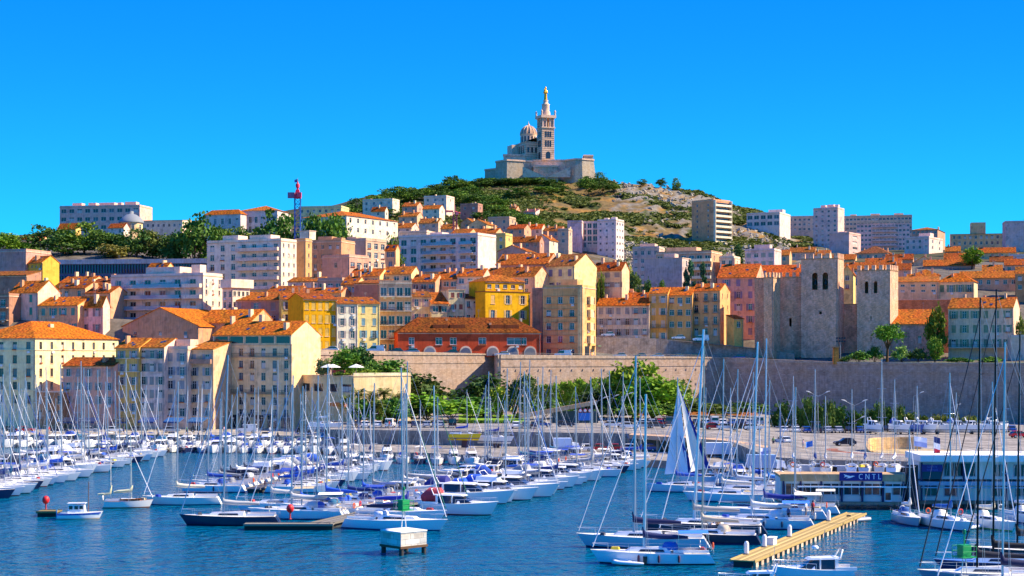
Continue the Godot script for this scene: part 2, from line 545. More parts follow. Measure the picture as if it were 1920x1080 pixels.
func build_quays() -> void:
	var paving := textured("ground", H("c4b8a4"))
	var asphalt := textured("ground", H("a8a096"))
	sheet("quay_left", [[-700, 364, 470, 2.0], [0, 364, 470, 2.0], [330, 364, 460, 2.0], [640, 358, 412, 2.0]], paving)
	var up := []
	for px in [618, 700, 800, 925, 934, 1050, 1190, 1300, 1352, 1360, 1440, 1520, 1660, 1800, 2000, 2140]:
		var y := lerpf(4.3, 3.0, smoothstep(1340, 1500, px))
		var front := 0.0
		if px < 1200: front = lerpf(340, 322, (px - 618) / 572.0)
		elif px < 1440: front = lerpf(322, 292, (px - 1190) / 250.0)
		else: front = lerpf(262, 246, (px - 1440) / 700.0)
		up.append([px, front, wall_at(px).x + 0.5, y])
	sheet("upper_road", up, asphalt, 4.0)
	sheet("lower_quay", [[640, 312, 345, 1.3], [820, 306, 336, 1.3], [940, 294, 334, 1.3], [1190, 288, 330, 1.3], [1300, 280, 330, 1.3], [1335, 262, 330, 1.3], [1466, 236, 330, 1.3], [1472, 222, 330, 1.3], [2140, 216, 330, 1.3]], asphalt, 2.5)

# ---------- buildings ----------
func window_mesh(w: float, h: float, style: String, fc: Color, pane := 0) -> ArrayMesh:
	w = snappedf(w, 0.05); h = snappedf(h, 0.05)
	var key := "win%s%.2f_%.2f_%s%d" % [style, w, h, fc.to_html(), pane]
	if cache.has(key): return cache[key]
	var fr := MB.new(); var gl := MB.new()
	var b := clampf(w * 0.07, 0.05, 0.12)
	var bars := []
	if style == "wide": for k in range(1, maxi(2, int(w / 1.1))): bars.append(-w / 2 + w * k / maxi(2, int(w / 1.1)))
	elif style == "blank": pass
	else: bars.append(0.0)
	fr.box(Vector3(-w / 2, 0, -0.04), Vector3(-w / 2 + b, h, 0.03)); fr.box(Vector3(w / 2 - b, 0, -0.04), Vector3(w / 2, h, 0.03))
	fr.box(Vector3(-w / 2 + b, 0, -0.04), Vector3(w / 2 - b, b, 0.03)); fr.box(Vector3(-w / 2 + b, h - b, -0.04), Vector3(w / 2 - b, h, 0.03))
	for x in bars: fr.box(Vector3(x - b * 0.4, b, -0.035), Vector3(x + b * 0.4, h - b, 0.025))
	if h > 1.5 and style != "wide": fr.box(Vector3(-w / 2 + b, h * 0.68, -0.03), Vector3(w / 2 - b, h * 0.68 + b * 0.6, 0.02))
	gl.quad(Vector3(-w / 2, 0, -0.02), Vector3(w / 2, 0, -0.02), Vector3(w / 2, h, -0.02), Vector3(-w / 2, h, -0.02))
	var am := fr.commit(null, mat(fc, 0.6))
	if pane == 2:     # curtains drawn over the lower two thirds behind the glass line
		var cu := MB.new()
		for k in 6: cu.box(Vector3(-w / 2 + b + (w - 2 * b) * k / 6.0, b, -0.018), Vector3(-w / 2 + b + (w - 2 * b) * (k + 0.82) / 6.0, h * 0.7, -0.008))
		cu.commit(am, mat(H("cfc9bd"), 0.8))
	gl.commit(am, glass() if pane != 1 else mat(H("4a5564"), 0.12, 0.0, 0.6))
	cache[key] = am
	return am
func glass() -> StandardMaterial3D:
	if not mats.has("glass"):
		var m := StandardMaterial3D.new()
		m.albedo_color = H("232a35"); m.roughness = 0.08; m.metallic_specular = 0.6
		mats["glass"] = m
	return mats["glass"]
func shutter_mesh(w: float, h: float) -> ArrayMesh:
	w = snappedf(w, 0.05); h = snappedf(h, 0.05)
	var key := "sh%.2f_%.2f" % [w, h]
	if cache.has(key): return cache[key]
	var mb := MB.new()
	mb.box(Vector3(0, 0, 0), Vector3(w, h, 0.035))
	var k := 0.12
	while k < h - 0.12:
		mb.box(Vector3(0.06, k, 0.035), Vector3(w - 0.06, k + 0.07, 0.055))
		k += 0.16
	cache[key] = mb.commit()
	return cache[key]

func balconette(w: float) -> ArrayMesh:
	w = snappedf(w, 0.1)
	var key := "bal%.1f" % w
	if not cache.has(key):
		var mb := MB.new()
		mb.box(Vector3(-w / 2, 0.0, 0.0), Vector3(w / 2, 0.06, 0.32)); mb.box(Vector3(-w / 2, 0.92, 0.28), Vector3(w / 2, 0.97, 0.33))
		for i in 9: mb.box(Vector3(-w / 2 + (w - 0.03) * i / 8.0, 0.06, 0.29), Vector3(-w / 2 + (w - 0.03) * i / 8.0 + 0.03, 0.92, 0.32))
		cache[key] = mb.commit()
	return cache[key]
func pierced(mb: MB, w: float, h: float, holes: Array, deep := 0.22) -> void:   # a wall w x h in the xy plane, facing +z, with openings
	var xs := [0.0, w]; var ys := [0.0, h]
	for r in holes:
		for x in [r.position.x, r.end.x]: xs.append(x)
		for y in [r.position.y, r.end.y]: ys.append(y)
	xs.sort(); ys.sort()
	for j in ys.size() - 1:
		if ys[j + 1] - ys[j] < 1e-4: continue
		var run := -1.0
		for i in xs.size() - 1:
			if xs[i + 1] - xs[i] < 1e-4: continue
			var c := Vector2((xs[i] + xs[i + 1]) / 2, (ys[j] + ys[j + 1]) / 2)
			var open := false
			for r in holes:
				if r.has_point(c): open = true; break
			if open:
				if run >= 0: mb.quad(Vector3(run, ys[j], 0), Vector3(xs[i], ys[j], 0), Vector3(xs[i], ys[j + 1], 0), Vector3(run, ys[j + 1], 0))
				run = -1.0
			elif run < 0: run = xs[i]
		if run >= 0: mb.quad(Vector3(run, ys[j], 0), Vector3(w, ys[j], 0), Vector3(w, ys[j + 1], 0), Vector3(run, ys[j + 1], 0))
	var z := -deep
	for r in holes:
		var a: Vector2 = r.position; var b: Vector2 = r.end
		mb.quad(Vector3(a.x, a.y, z), Vector3(a.x, a.y, 0), Vector3(a.x, b.y, 0), Vector3(a.x, b.y, z))
		mb.quad(Vector3(b.x, a.y, 0), Vector3(b.x, a.y, z), Vector3(b.x, b.y, z), Vector3(b.x, b.y, 0))
		mb.quad(Vector3(a.x, b.y, 0), Vector3(b.x, b.y, 0), Vector3(b.x, b.y, z), Vector3(a.x, b.y, z))
		mb.quad(Vector3(a.x, a.y, z), Vector3(b.x, a.y, z), Vector3(b.x, a.y, 0), Vector3(a.x, a.y, 0))

func rects(w: float, h: float, cols: int, rows: int, ww: float, wh: float, fh: float, top: float, m0 := 0.0, m1 := 0.0) -> Array:
	var out := []
	if cols <= 0: return out
	var span := w - m0 - m1
	ww = minf(ww, span / cols * 0.8)
	for r in rows:
		var y := h - top - r * fh - wh
		if y < 0.2: break
		for c in cols: out.append(Rect2(m0 + span * (c + 0.5) / cols - ww / 2, y, ww, wh))
	return out

func put_windows(o: Node3D, holes: Array, place: Transform3D, p: Dictionary, near: bool) -> void:
	var fc: Color = H(p.get("fc", "d8d2c8"))
	var style: String = p.get("ws", "")
	var shc: String = p.get("sh", "")
	for r in holes:
		var w: Rect2 = r
		var roll := rng.randf()
		var at := place * Transform3D(Basis(), Vector3(w.get_center().x, w.position.y, -0.17))
		var closed: bool = shc != "" and roll < p.get("closed", 0.25)
		var win: MeshInstance3D
		if closed:
			win = part(o, "window", shutter_mesh(w.size.x, w.size.y), textured("plaster", H(shc)))
			win.transform = place * Transform3D(Basis(), Vector3(w.position.x, w.position.y, -0.1))
		else:
			win = part(o, "window", window_mesh(w.size.x, w.size.y, style, fc, 1 if roll > 0.8 else (2 if roll > 0.62 else 0)))
			win.transform = at
			if shc != "" and p.get("near", near):
				var sw := w.size.x * 0.52
				for s in [-1, 1]:
					var q := part(win, "shutter", shutter_mesh(sw, w.size.y), textured("plaster", H(shc)))
					q.position = Vector3(s * w.size.x / 2 - (sw if s < 0 else 0.0), 0, 0.175)
		if near and roll > 0.86: bx(win, "air_conditioner", Vector3(w.size.x * (0.9 if closed else 0.2), -0.5, 0.4), Vector3(0.8, 0.55, 0.35), mat(H("dcdad4"), 0.5))
		elif near and roll > 0.76 and not closed:
			var bb := bx(win, "window_box", Vector3(0, 0.12, 0.38), Vector3(w.size.x * 0.9, 0.24, 0.24), textured("plaster", H("a8623e")))
		elif near and roll > 0.5 and roll < 0.6 and not closed and w.size.y > 1.5:
			part(win, "balconette", balconette(w.size.x + 0.25), mat(H("34383e"), 0.5, 0.5)).position = Vector3(0, -0.02, 0.22)
		if p.get("near", near) and not p.has("nosill"):
			var sl := bx(win, "sill", Vector3(w.size.x / 2 if closed else 0.0, -0.06, 0.18 if not closed else 0.12), Vector3(w.size.x + 0.2, 0.12, 0.22), textured("plaster", H(p.get("sill", "d9d0c0"))))
			sl.name = "sill"

func slope_roof(mb: MB, prof: Array, x0: float, x1: float, th := 0.16) -> void:   # prof: points (z, y) from front eave to back eave
	var run := 0.0
	for i in prof.size() - 1:
		var a: Vector2 = prof[i]; var b: Vector2 = prof[i + 1]
		var l := a.distance_to(b)
		var up := Vector3(0, th, 0)
		var fa := Vector3(x0, a.y, a.x); var fb := Vector3(x1, a.y, a.x); var ba := Vector3(x0, b.y, b.x); var bb := Vector3(x1, b.y, b.x)
		mb.quad(fa + up, fb + up, bb + up, ba + up, Vector2(x0, run), Vector2(x1, run), Vector2(x1, run + l), Vector2(x0, run + l))
		mb.quad(fb, fa, ba, bb)
		mb.quad(fb, bb, bb + up, fb + up)
		mb.quad(ba, fa, fa + up, ba + up)
		run += l
	for e in [prof[0], prof[prof.size() - 1]]:
		mb.quad(Vector3(x0, e.y, e.x), Vector3(x1, e.y, e.x), Vector3(x1, e.y + th, e.x), Vector3(x0, e.y + th, e.x))

# front right corner at px xb and distance d; the front runs left to xa, the right side back to xc (or «dep» metres); th: front turned left by th degrees
func house(called: String, label: String, xa: float, xb: float, xc: float, yt: float, d: float, th: float, wallc: String, roof: String, p := {}) -> Node3D:
	var a := deg_to_rad(th)
	var cxw := Xw(xb, d)
	var ka := (xa - CX) / FL
	var w := (cxw - ka * d) / (cos(a) + ka * sin(a))
	var s: float = p.get("dep", 11.0)
	if xc > xb:
		var kc := (xc - CX) / FL
		s = clampf((kc * d - cxw) / maxf(0.02, sin(a) - kc * cos(a)), 3.0, 60.0)
	var X := Vector3(cos(a), 0, sin(a)); var N := Vector3(-sin(a), 0, cos(a))
	var c0 := Vector3(cxw, 0, -d) - X * w
	var base := INF
	if p.has("base"): base = p.base
	else:
		for q in [c0, c0 + X * w, c0 - N * s, c0 + X * w - N * s]: base = minf(base, land_at(q))
		base -= 0.4
	var h := Yw(yt, d) - base
	c0.y = base
	if p.has("yb"): pass
	var o := thing(called, label, p.get("cat", "house" if called.contains("house") else "building"), c0, -a, p.get("group", ""))
	var near: bool = d < 560.0
	rng.seed = hash(label)
	var fh: float = p.get("fh", 3.1)
	var ww: float = p.get("ww", 1.15) * 1.08; var wh: float = p.get("wh", 1.8) * 1.05
	var rows: int = p.get("fl", mini(8, int(h / fh)))
	var top: float = p.get("top", 0.75)
	var holes := rects(w, h, p.get("c", maxi(1, int(w / 3.2))), rows, ww, wh, fh, top, p.get("m0", 0.0), p.get("m1", 0.0))
	if p.has("holes"): holes = p.holes.call(w, h) if p.holes is Callable else p.holes
	var sholes := rects(s, h, p.get("sc", 0), p.get("sfl", rows), p.get("sw", ww), p.get("shh", wh), fh, top)
	var rh: float = p.get("rh", minf(w, s) * 0.22 if roof == "hip" else (s if roof == "gable" else w) * 0.2)
	var wm: Material = textured(p.get("wm", "plaster"), H(wallc))
	var mb := MB.new()
	pierced(mb, w, h, holes)
	mb.xf = Transform3D(Basis(Vector3.UP, PI / 2), Vector3(w, 0, 0))
	pierced(mb, s, h, sholes)
	mb.xf = Transform3D(Basis(Vector3.UP, PI), Vector3(w, 0, -s))
	mb.quad(Vector3(0, 0, 0), Vector3(w, 0, 0), Vector3(w, h, 0), Vector3(0, h, 0))
	mb.xf = Transform3D(Basis(Vector3.UP, -PI / 2), Vector3(0, 0, -s))
	mb.quad(Vector3(0, 0, 0), Vector3(s, 0, 0), Vector3(s, h, 0), Vector3(0, h, 0))
	mb.xf = Transform3D()
	if roof == "gable" or roof == "saw":
		var rz: float = -s * p.get("ridge", 0.5)
		for x in [0.0, w]: mb.tri(Vector3(x, h, 0), Vector3(x, h, -s), Vector3(x, h + rh, rz))
	elif roof == "gablez":
		for z in [0.0, -s]: mb.tri(Vector3(0, h, z), Vector3(w, h, z), Vector3(w / 2, h + rh, z))
	elif roof == "shed":
		for x in [0.0, w]: mb.tri(Vector3(x, h, 0), Vector3(x, h, -s), Vector3(x, h + rh, -s))
		mb.quad(Vector3(0, h, -s), Vector3(w, h, -s), Vector3(w, h + rh, -s), Vector3(0, h + rh, -s))
	part(o, "wall", mb, wm)
	put_windows(o, holes, Transform3D(), p, near)
	var sp := p.duplicate()
	if p.has("ssh"): sp.sh = p.ssh
	put_windows(o, sholes, Transform3D(Basis(Vector3.UP, PI / 2), Vector3(w, 0, 0)), sp, near)
	# roof
	rng.seed = hash(label) + 5
	var fade := snappedf(rng.randf_range(-0.1, 0.38), 0.1)
	var rm := textured("roof", H(p.get("rc", "e0763a")).lerp(H("c08a68"), maxf(0, fade)).darkened(0.12 if fade < 0.0 else 0.0))
	var rb := MB.new()
	var ov := 0.45
	var rg: MeshInstance3D
	match roof:
		"gable", "saw":
			var rz: float = -s * p.get("ridge", 0.5)
			var k := rh / -rz; var k2 := rh / (s + rz)
			slope_roof(rb, [Vector2(ov, h - ov * k), Vector2(rz, h + rh), Vector2(-s - ov, h - ov * k2)], -0.15, w + p.get("ovx", 0.12))
			rg = part(o, "roof", rb, rm)
		"gablez":
			var k := rh / (w / 2)
			rb.xf = Transform3D(Basis(Vector3.UP, PI / 2), Vector3.ZERO)
			slope_roof(rb, [Vector2(w + ov, h - ov * k), Vector2(w / 2, h + rh), Vector2(-ov, h - ov * k)], -0.25, s + 0.2)
			rg = part(o, "roof", rb, rm)
		"shed":
			var k := rh / s
			slope_roof(rb, [Vector2(ov, h - ov * k), Vector2(-s - 0.2, h + rh + 0.2 * k)], -0.15, w + 0.15)
			rg = part(o, "roof", rb, rm)
		"hip":
			var lo := Vector3(-ov, h, ov); var hx := w + ov; var hz := -s - ov
			var ins := minf(w, s) / 2 + ov
			var r0: Vector3; var r1: Vector3
			if w >= s: r0 = Vector3(ins - ov, h + rh, -s / 2); r1 = Vector3(w - ins + ov, h + rh, -s / 2)
			else: r0 = Vector3(w / 2, h + rh, -ins + ov); r1 = Vector3(w / 2, h + rh, -s + ins - ov)
			var A := Vector3(-ov, h, ov); var B := Vector3(hx, h, ov); var C := Vector3(hx, h, hz); var D := Vector3(-ov, h, hz)
			var sl := Vector2(ins, rh).length()
			if w >= s:
				rb.quad(A, B, r1, r0, Vector2(A.x, 0), Vector2(B.x, 0), Vector2(r1.x, sl), Vector2(r0.x, sl))
				rb.tri(B, C, r1, Vector2(B.z, 0), Vector2(C.z, 0), Vector2(r1.z, sl))
				rb.quad(C, D, r0, r1, Vector2(C.x, 0), Vector2(D.x, 0), Vector2(r0.x, sl), Vector2(r1.x, sl))
				rb.tri(D, A, r0, Vector2(D.z, 0), Vector2(A.z, 0), Vector2(r0.z, sl))
			else:
				rb.tri(A, B, r0, Vector2(A.x, 0), Vector2(B.x, 0), Vector2(r0.x, sl))
				rb.quad(B, C, r1, r0, Vector2(B.z, 0), Vector2(C.z, 0), Vector2(r1.z, sl), Vector2(r0.z, sl))
				rb.tri(C, D, r1, Vector2(C.x, 0), Vector2(D.x, 0), Vector2(r1.x, sl))
				rb.quad(D, A, r0, r1, Vector2(D.z, 0), Vector2(A.z, 0), Vector2(r0.z, sl), Vector2(r1.z, sl))
			rb.quad(A, D, C, B)
			rg = part(o, "roof", rb, rm)
		"flat":
			var pc := textured("concrete", H(p.get("rc", "cfc6bb")))
			rb.box(Vector3(-0.15, h, -s - 0.15), Vector3(w + 0.15, h + 0.25, 0.15))
			rg = part(o, "roof", rb, pc)
			if not p.has("noparapet"):
				var pb := MB.new()
				for q in [[Vector3(0, h + 0.25, -0.25), Vector3(w, h + 0.95, 0.0)], [Vector3(0, h + 0.25, -s), Vector3(w, h + 0.95, -s + 0.25)], [Vector3(0, h + 0.25, -s + 0.25), Vector3(0.25, h + 0.95, -0.25)], [Vector3(w - 0.25, h + 0.25, -s + 0.25), Vector3(w, h + 0.95, -0.25)]]: pb.box(q[0], q[1])
				part(rg, "parapet", pb, wm)
	# what stands on the roof
	var nch: int = p.get("ch", 0)
	for i in nch:
		var fx := (i + 0.25 + rng.randf() * 0.5) / nch
		var fz := rng.randf_range(0.2, 0.75)
		var y := h
		var rz2: float = p.get("ridge", 0.5)
		match roof:
			"gable": y = h + rh * (fz / rz2 if fz < rz2 else (1 - fz) / (1 - rz2))
			"gablez": y = h + rh * (1 - absf(fx - 0.5) * 2)
			"shed": y = h + rh * fz
			"hip": y = h + rh * clampf(minf(fz, 1 - fz) * 2, 0, 1) * 0.7
		var cw := rng.randf_range(0.5, 0.9); var cl := rng.randf_range(0.6, 1.8); var ch2 := rng.randf_range(1.0, 2.0)
		var c := bx(rg, "chimney", Vector3(w * fx, y + ch2 * 0.5 - 0.4, -s * fz), Vector3(cw, ch2 + 0.8, cl), textured("plaster", H(["e9dcc6", "d8c4ac", "c9a58a"][rng.randi() % 3])))
	if d < 620.0 and rg:
		for i in 1 + rng.randi() % 2:
			var ax := w * rng.randf_range(0.1, 0.9); var ay := h + (rh if roof != "flat" else 0.3)
			var an := MB.new(); var ah := rng.randf_range(1.4, 2.8)
			an.tube([Vector3(ax, ay - 0.6, -s / 2), Vector3(ax, ay + ah, -s / 2)], [0.035, 0.035], 4)
			for q in 3: an.tube([Vector3(ax - 0.45, ay + ah - 0.1 - q * 0.22, -s / 2), Vector3(ax + 0.45, ay + ah - 0.1 - q * 0.22, -s / 2)], [0.02, 0.02], 3)
			part(rg, "antenna", an, mat(H("8a8c90"), 0.5, 0.6))
	if near and roof in ["gable", "hip", "shed"]: bx(o, "eaves_band", Vector3(w / 2, h - 0.28, 0.09), Vector3(w + 0.1, 0.22, 0.2), textured("plaster", H("dccfba")))
	if near:
		bx(o, "drainpipe", Vector3(w - 0.3, h / 2 - 0.2, 0.08), Vector3(0.12, h - 0.4, 0.12), mat(H("8c857c"), 0.7))
		if roof == "gable":
			for i in 2:
				var kk: float = rh / (s * p.get("ridge", 0.5)); var zz := s * rng.randf_range(0.12, 0.3)
				var sk := bx(rg, "skylight", Vector3(w * rng.randf_range(0.15, 0.85), h + zz * kk + 0.2, -zz), Vector3(0.8, 0.06, 1.1), glass()); sk.rotation.x = atan(kk)
				sk.transform = Transform3D(Basis(Vector3.RIGHT, atan(kk)) * Basis.from_scale(Vector3(0.8, 0.06, 1.1)), sk.position)
	if p.has("up"):     # box on a flat roof: [x share, z share, w, h, dep]
		for u in p.up: bx(o, "roof_block", Vector3(w * u[0], h + 0.25 + u[3] / 2, -s * u[1]), Vector3(u[2], u[3], u[4]), wm)
	# balconies: [x0 share, x1 share, first row, rows, depth, colour]
	for bl in p.get("bal", []):
		var bm := textured("plaster", H(bl[5]))
		for r in bl[3]:
			var y: float = h - top - (bl[2] + r) * fh - wh - 0.35
			if y < 0.5: break
			var x0: float = w * bl[0]; var x1: float = w * bl[1]
			var m := MB.new()
			m.box(Vector3(x0, y, 0.003), Vector3(x1, y + 0.18, bl[4]))
			var b := part(o, "balcony", m, bm)
			m = MB.new()
			var rl: String = bl[6] if bl.size() > 6 else "solid"
			if rl == "bars":
				m.box(Vector3(x0, y + 1.05, bl[4] - 0.06), Vector3(x1, y + 1.12, bl[4]))
				var n := maxi(3, int((x1 - x0) / 0.25))
				for i in n + 1: m.box(Vector3(x0 + (x1 - x0 - 0.03) * i / n, y + 0.18, bl[4] - 0.045), Vector3(x0 + (x1 - x0 - 0.03) * i / n + 0.03, y + 1.06, bl[4] - 0.015))
				part(b, "railing", m, mat(H("3a4048"), 0.5, 0.6))
			elif rl == "glass":
				m.box(Vector3(x0, y + 0.18, bl[4] - 0.05), Vector3(x1, y + 1.15, bl[4] - 0.02))
				part(b, "railing", m, mat(H("6d93a8"), 0.1, 0.0, 0.6))
			else:
				m.box(Vector3(x0, y + 0.18, bl[4] - 0.12), Vector3(x1, y + 1.1, bl[4]))
				m.box(Vector3(x0, y + 0.18, 0.003), Vector3(x0 + 0.1, y + 1.1, bl[4] - 0.12))
				m.box(Vector3(x1 - 0.1, y + 0.18, 0.003), Vector3(x1, y + 1.1, bl[4] - 0.12))
				part(b, "railing", m, bm)
	for y in p.get("band", []):     # string courses, metres below the eaves
		bx(o, "cornice", Vector3(w / 2 + 0.02, h - y, 0.06), Vector3(w + 0.3, 0.22, 0.26), textured("plaster", H(p.get("bandc", "e6dcc8"))))
	if p.has("sband"):
		for y in p.sband: bx(o, "cornice", Vector3(w + 0.06, h - y, -s / 2), Vector3(0.26, 0.22, s + 0.05), textured("plaster", H(p.get("bandc", "e6dcc8"))))
	o.set_meta("dims", [w, h, s])
	return o

func hs(label: String, xa: float, xb: float, xc: float, yt: float, d: float, th: float, wallc: String, roof: String, p := {}) -> Node3D:
	return house("house", label, xa, xb, xc, yt, d, th, wallc, roof, p)
func ap(label: String, xa: float, xb: float, xc: float, yt: float, d: float, th: float, wallc: String, roof: String, p := {}) -> Node3D:
	return house("apartment_building", label, xa, xb, xc, yt, d, th, wallc, roof, p)

func build_quay_row() -> void:
	# the front row along the left quay
	ap("cream quay block with big plain orange hip roof and sunlit paired windows", -60, 66, 222, 634, 396, 24, "f3e6c4", "hip", {base = 1.8, c = 5, fl = 5, fh = 3.35, ww = 1.3, wh = 2.0, sc = 8, sw = 1.0, top = 0.9, rh = 4.6, rc = "f08a3c", ch = 2, band = [2.9, 13.0], sband = [2.9], bandc = "f5ead0", near = true, fc = "7c6a58"})
	hs("pink three storey house with blue shutters on the quay beside yellow house", 118, 214, 0, 686, 391, 18, "e3b2a8", "gable", {base = 1.8, dep = 10.0, c = 5, fl = 3, fh = 3.4, ww = 1.0, wh = 1.8, sh = "aeb4bd", rc = "c8683a", rh = 2.0, closed = 0.2, ch = 1})
	hs("narrow yellow quay house with pale blue shutters", 217, 261, 0, 652, 391, 18, "d9bd74", "gable", {base = 1.8, dep = 11.0, c = 2, fl = 5, fh = 3.25, ww = 1.0, wh = 1.8, sh = "aab4c4", rc = "d98040", rh = 2.4, ch = 1, band = [2.6, 5.9]})
	hs("white five storey quay house with wide grey blue shutters and loggia", 261, 308, 0, 651, 390, 18, "d9d2d4", "gable", {base = 1.8, dep = 11.0, c = 3, fl = 5, fh = 3.25, ww = 1.1, wh = 1.9, sh = "93a5b0", rc = "cf7a44", rh = 2.2, closed = 0.35, band = [0.1, 2.9]})
	hs("pale grey quay house with arched blue doors and two window columns", 308, 352, 0, 656, 390, 18, "d2cac6", "flat", {base = 1.8, dep = 11.0, c = 2, fl = 5, fh = 3.4, ww = 1.3, wh = 2.0, sh = "8fa3bb", rc = "d8cdbd", up = [[0.5, 0.5, 4.0, 2.4, 4.0]]})
	hs("narrow beige quay house with loggia under a small orange roof", 352, 400, 0, 655, 390, 18, "d5c3ab", "shed", {base = 1.8, dep = 11.0, c = 2, fl = 5, fh = 3.3, ww = 1.1, wh = 1.9, sh = "9fb0c4", rc = "e08a48", rh = 2.2, top = 1.2, bal = [[0.05, 0.95, 0, 1, 0.9, "b49a90"]]})
	var q := ap("seven storey beige corner block on the quay with pale yellow blind gable", 400, 547, 601, 627, 392, 24, "e6d6b6", "gable", {base = 1.8, c = 7, fl = 6, fh = 3.05, ww = 1.15, wh = 1.9, top = 3.4, rh = 3.4, rc = "f0863a", ch = 4, sh = "", fc = "b9b4ae", band = [2.6, 14.4], bandc = "cdbfa4", bal = [[0.03, 0.97, 3, 1, 0.9, "a59b90", "bars"], [0.03, 0.97, 0, 1, 0.4, "c5b8a2", "bars"]]})
	var dm: Array = q.get_meta("dims")
	for i in 6: bx(q, "loggia_post", Vector3(0.2 + (dm[0] - 0.4) * i / 5, dm[1] - 1.25, 0.12), Vector3(0.3, 2.3, 0.24), textured("plaster", H("e3d8c2")))
	for i in 5: bx(q, "loggia_window", Vector3(0.2 + (dm[0] - 0.4) * (i + 0.5) / 5, dm[1] - 1.3, 0.02), Vector3(dm[0] / 5 - 0.9, 1.7, 0.05), glass())
	for i in 6:
		bx(q, "shopfront", Vector3(1.8 + (dm[0] - 3.6) * i / 5, 1.9, 0.03), Vector3(2.6, 3.2, 0.08), glass())
		if i % 2 == 0: bx(q, "awning", Vector3(1.8 + (dm[0] - 3.6) * i / 5, 3.7, 0.7), Vector3(3.0, 0.12, 1.4), mat(H("1f3f78"), 0.8))
	hs("big orange roofed warehouse with tan gable behind the quay houses", 230, 372, 0, 611, 424, 20, "c7a58c", "gablez", {c = 3, fl = 1, ww = 0.9, wh = 1.0, top = 1.4, rh = 5.0, rc = "f08a3c", dep = 24.0, ch = 2})
	hs("orange roofed house stepping up behind the beige corner block", 372, 470, 0, 604, 428, 20, "d8b493", "gable", {c = 0, rh = 3.6, rc = "ee8a40", dep = 14.0, ch = 3})
	hs("low brown annex with roof terrace between the cream block and pink house", 66, 119, 0, 736, 393, 20, "b48a6c", "flat", {base = 1.8, c = 3, fl = 2, fh = 3.6, ww = 0.8, wh = 2.0, dep = 8.0, noparapet = true})
	for k in 6:
		var px: float = [136, 172, 232, 282, 330, 374][k]
		var lab: String = ["dark navy awning at the left end of the pink house", "dark navy awning at the right end of the pink house", "black awning under the yellow quay house", "dark blue awning under the white quay house", "blue awning under the pale grey quay house", "blue awning under the narrow beige quay house"][k]
		var aw := thing("shop_awning", lab, "awning", P(px, 0, 387.0) * Vector3(1, 0, 1) + Vector3(0, 4.9, 0), deg_to_rad(-18), "awnings of the quay shops")
		var m := MB.new()
		m.extrude(PackedVector2Array([Vector2(0, 0), Vector2(2.3, -0.9), Vector2(2.3, -0.75), Vector2(0, 0.15)]), -2.2, 2.2)
		var c := part(aw, "canopy", m, mat(H(["1b2745", "20305a", "1c1d22", "24407c", "1f5a94", "235a8c"][k]), 0.85))
		c.rotation.y = -PI / 2
		bx(aw, "valance", Vector3(0, -1.02, 2.28), Vector3(4.4, 0.3, 0.03), mat(H("2a3f6e"), 0.85))
		for s in [-1, 1]: rod(aw, "arm", Vector3(s * 2.0, -0.9, 2.2), Vector3(s * 2.0, -1.2, -0.4), 0.03, mat(H("9a9a9a"), 0.4, 0.7))

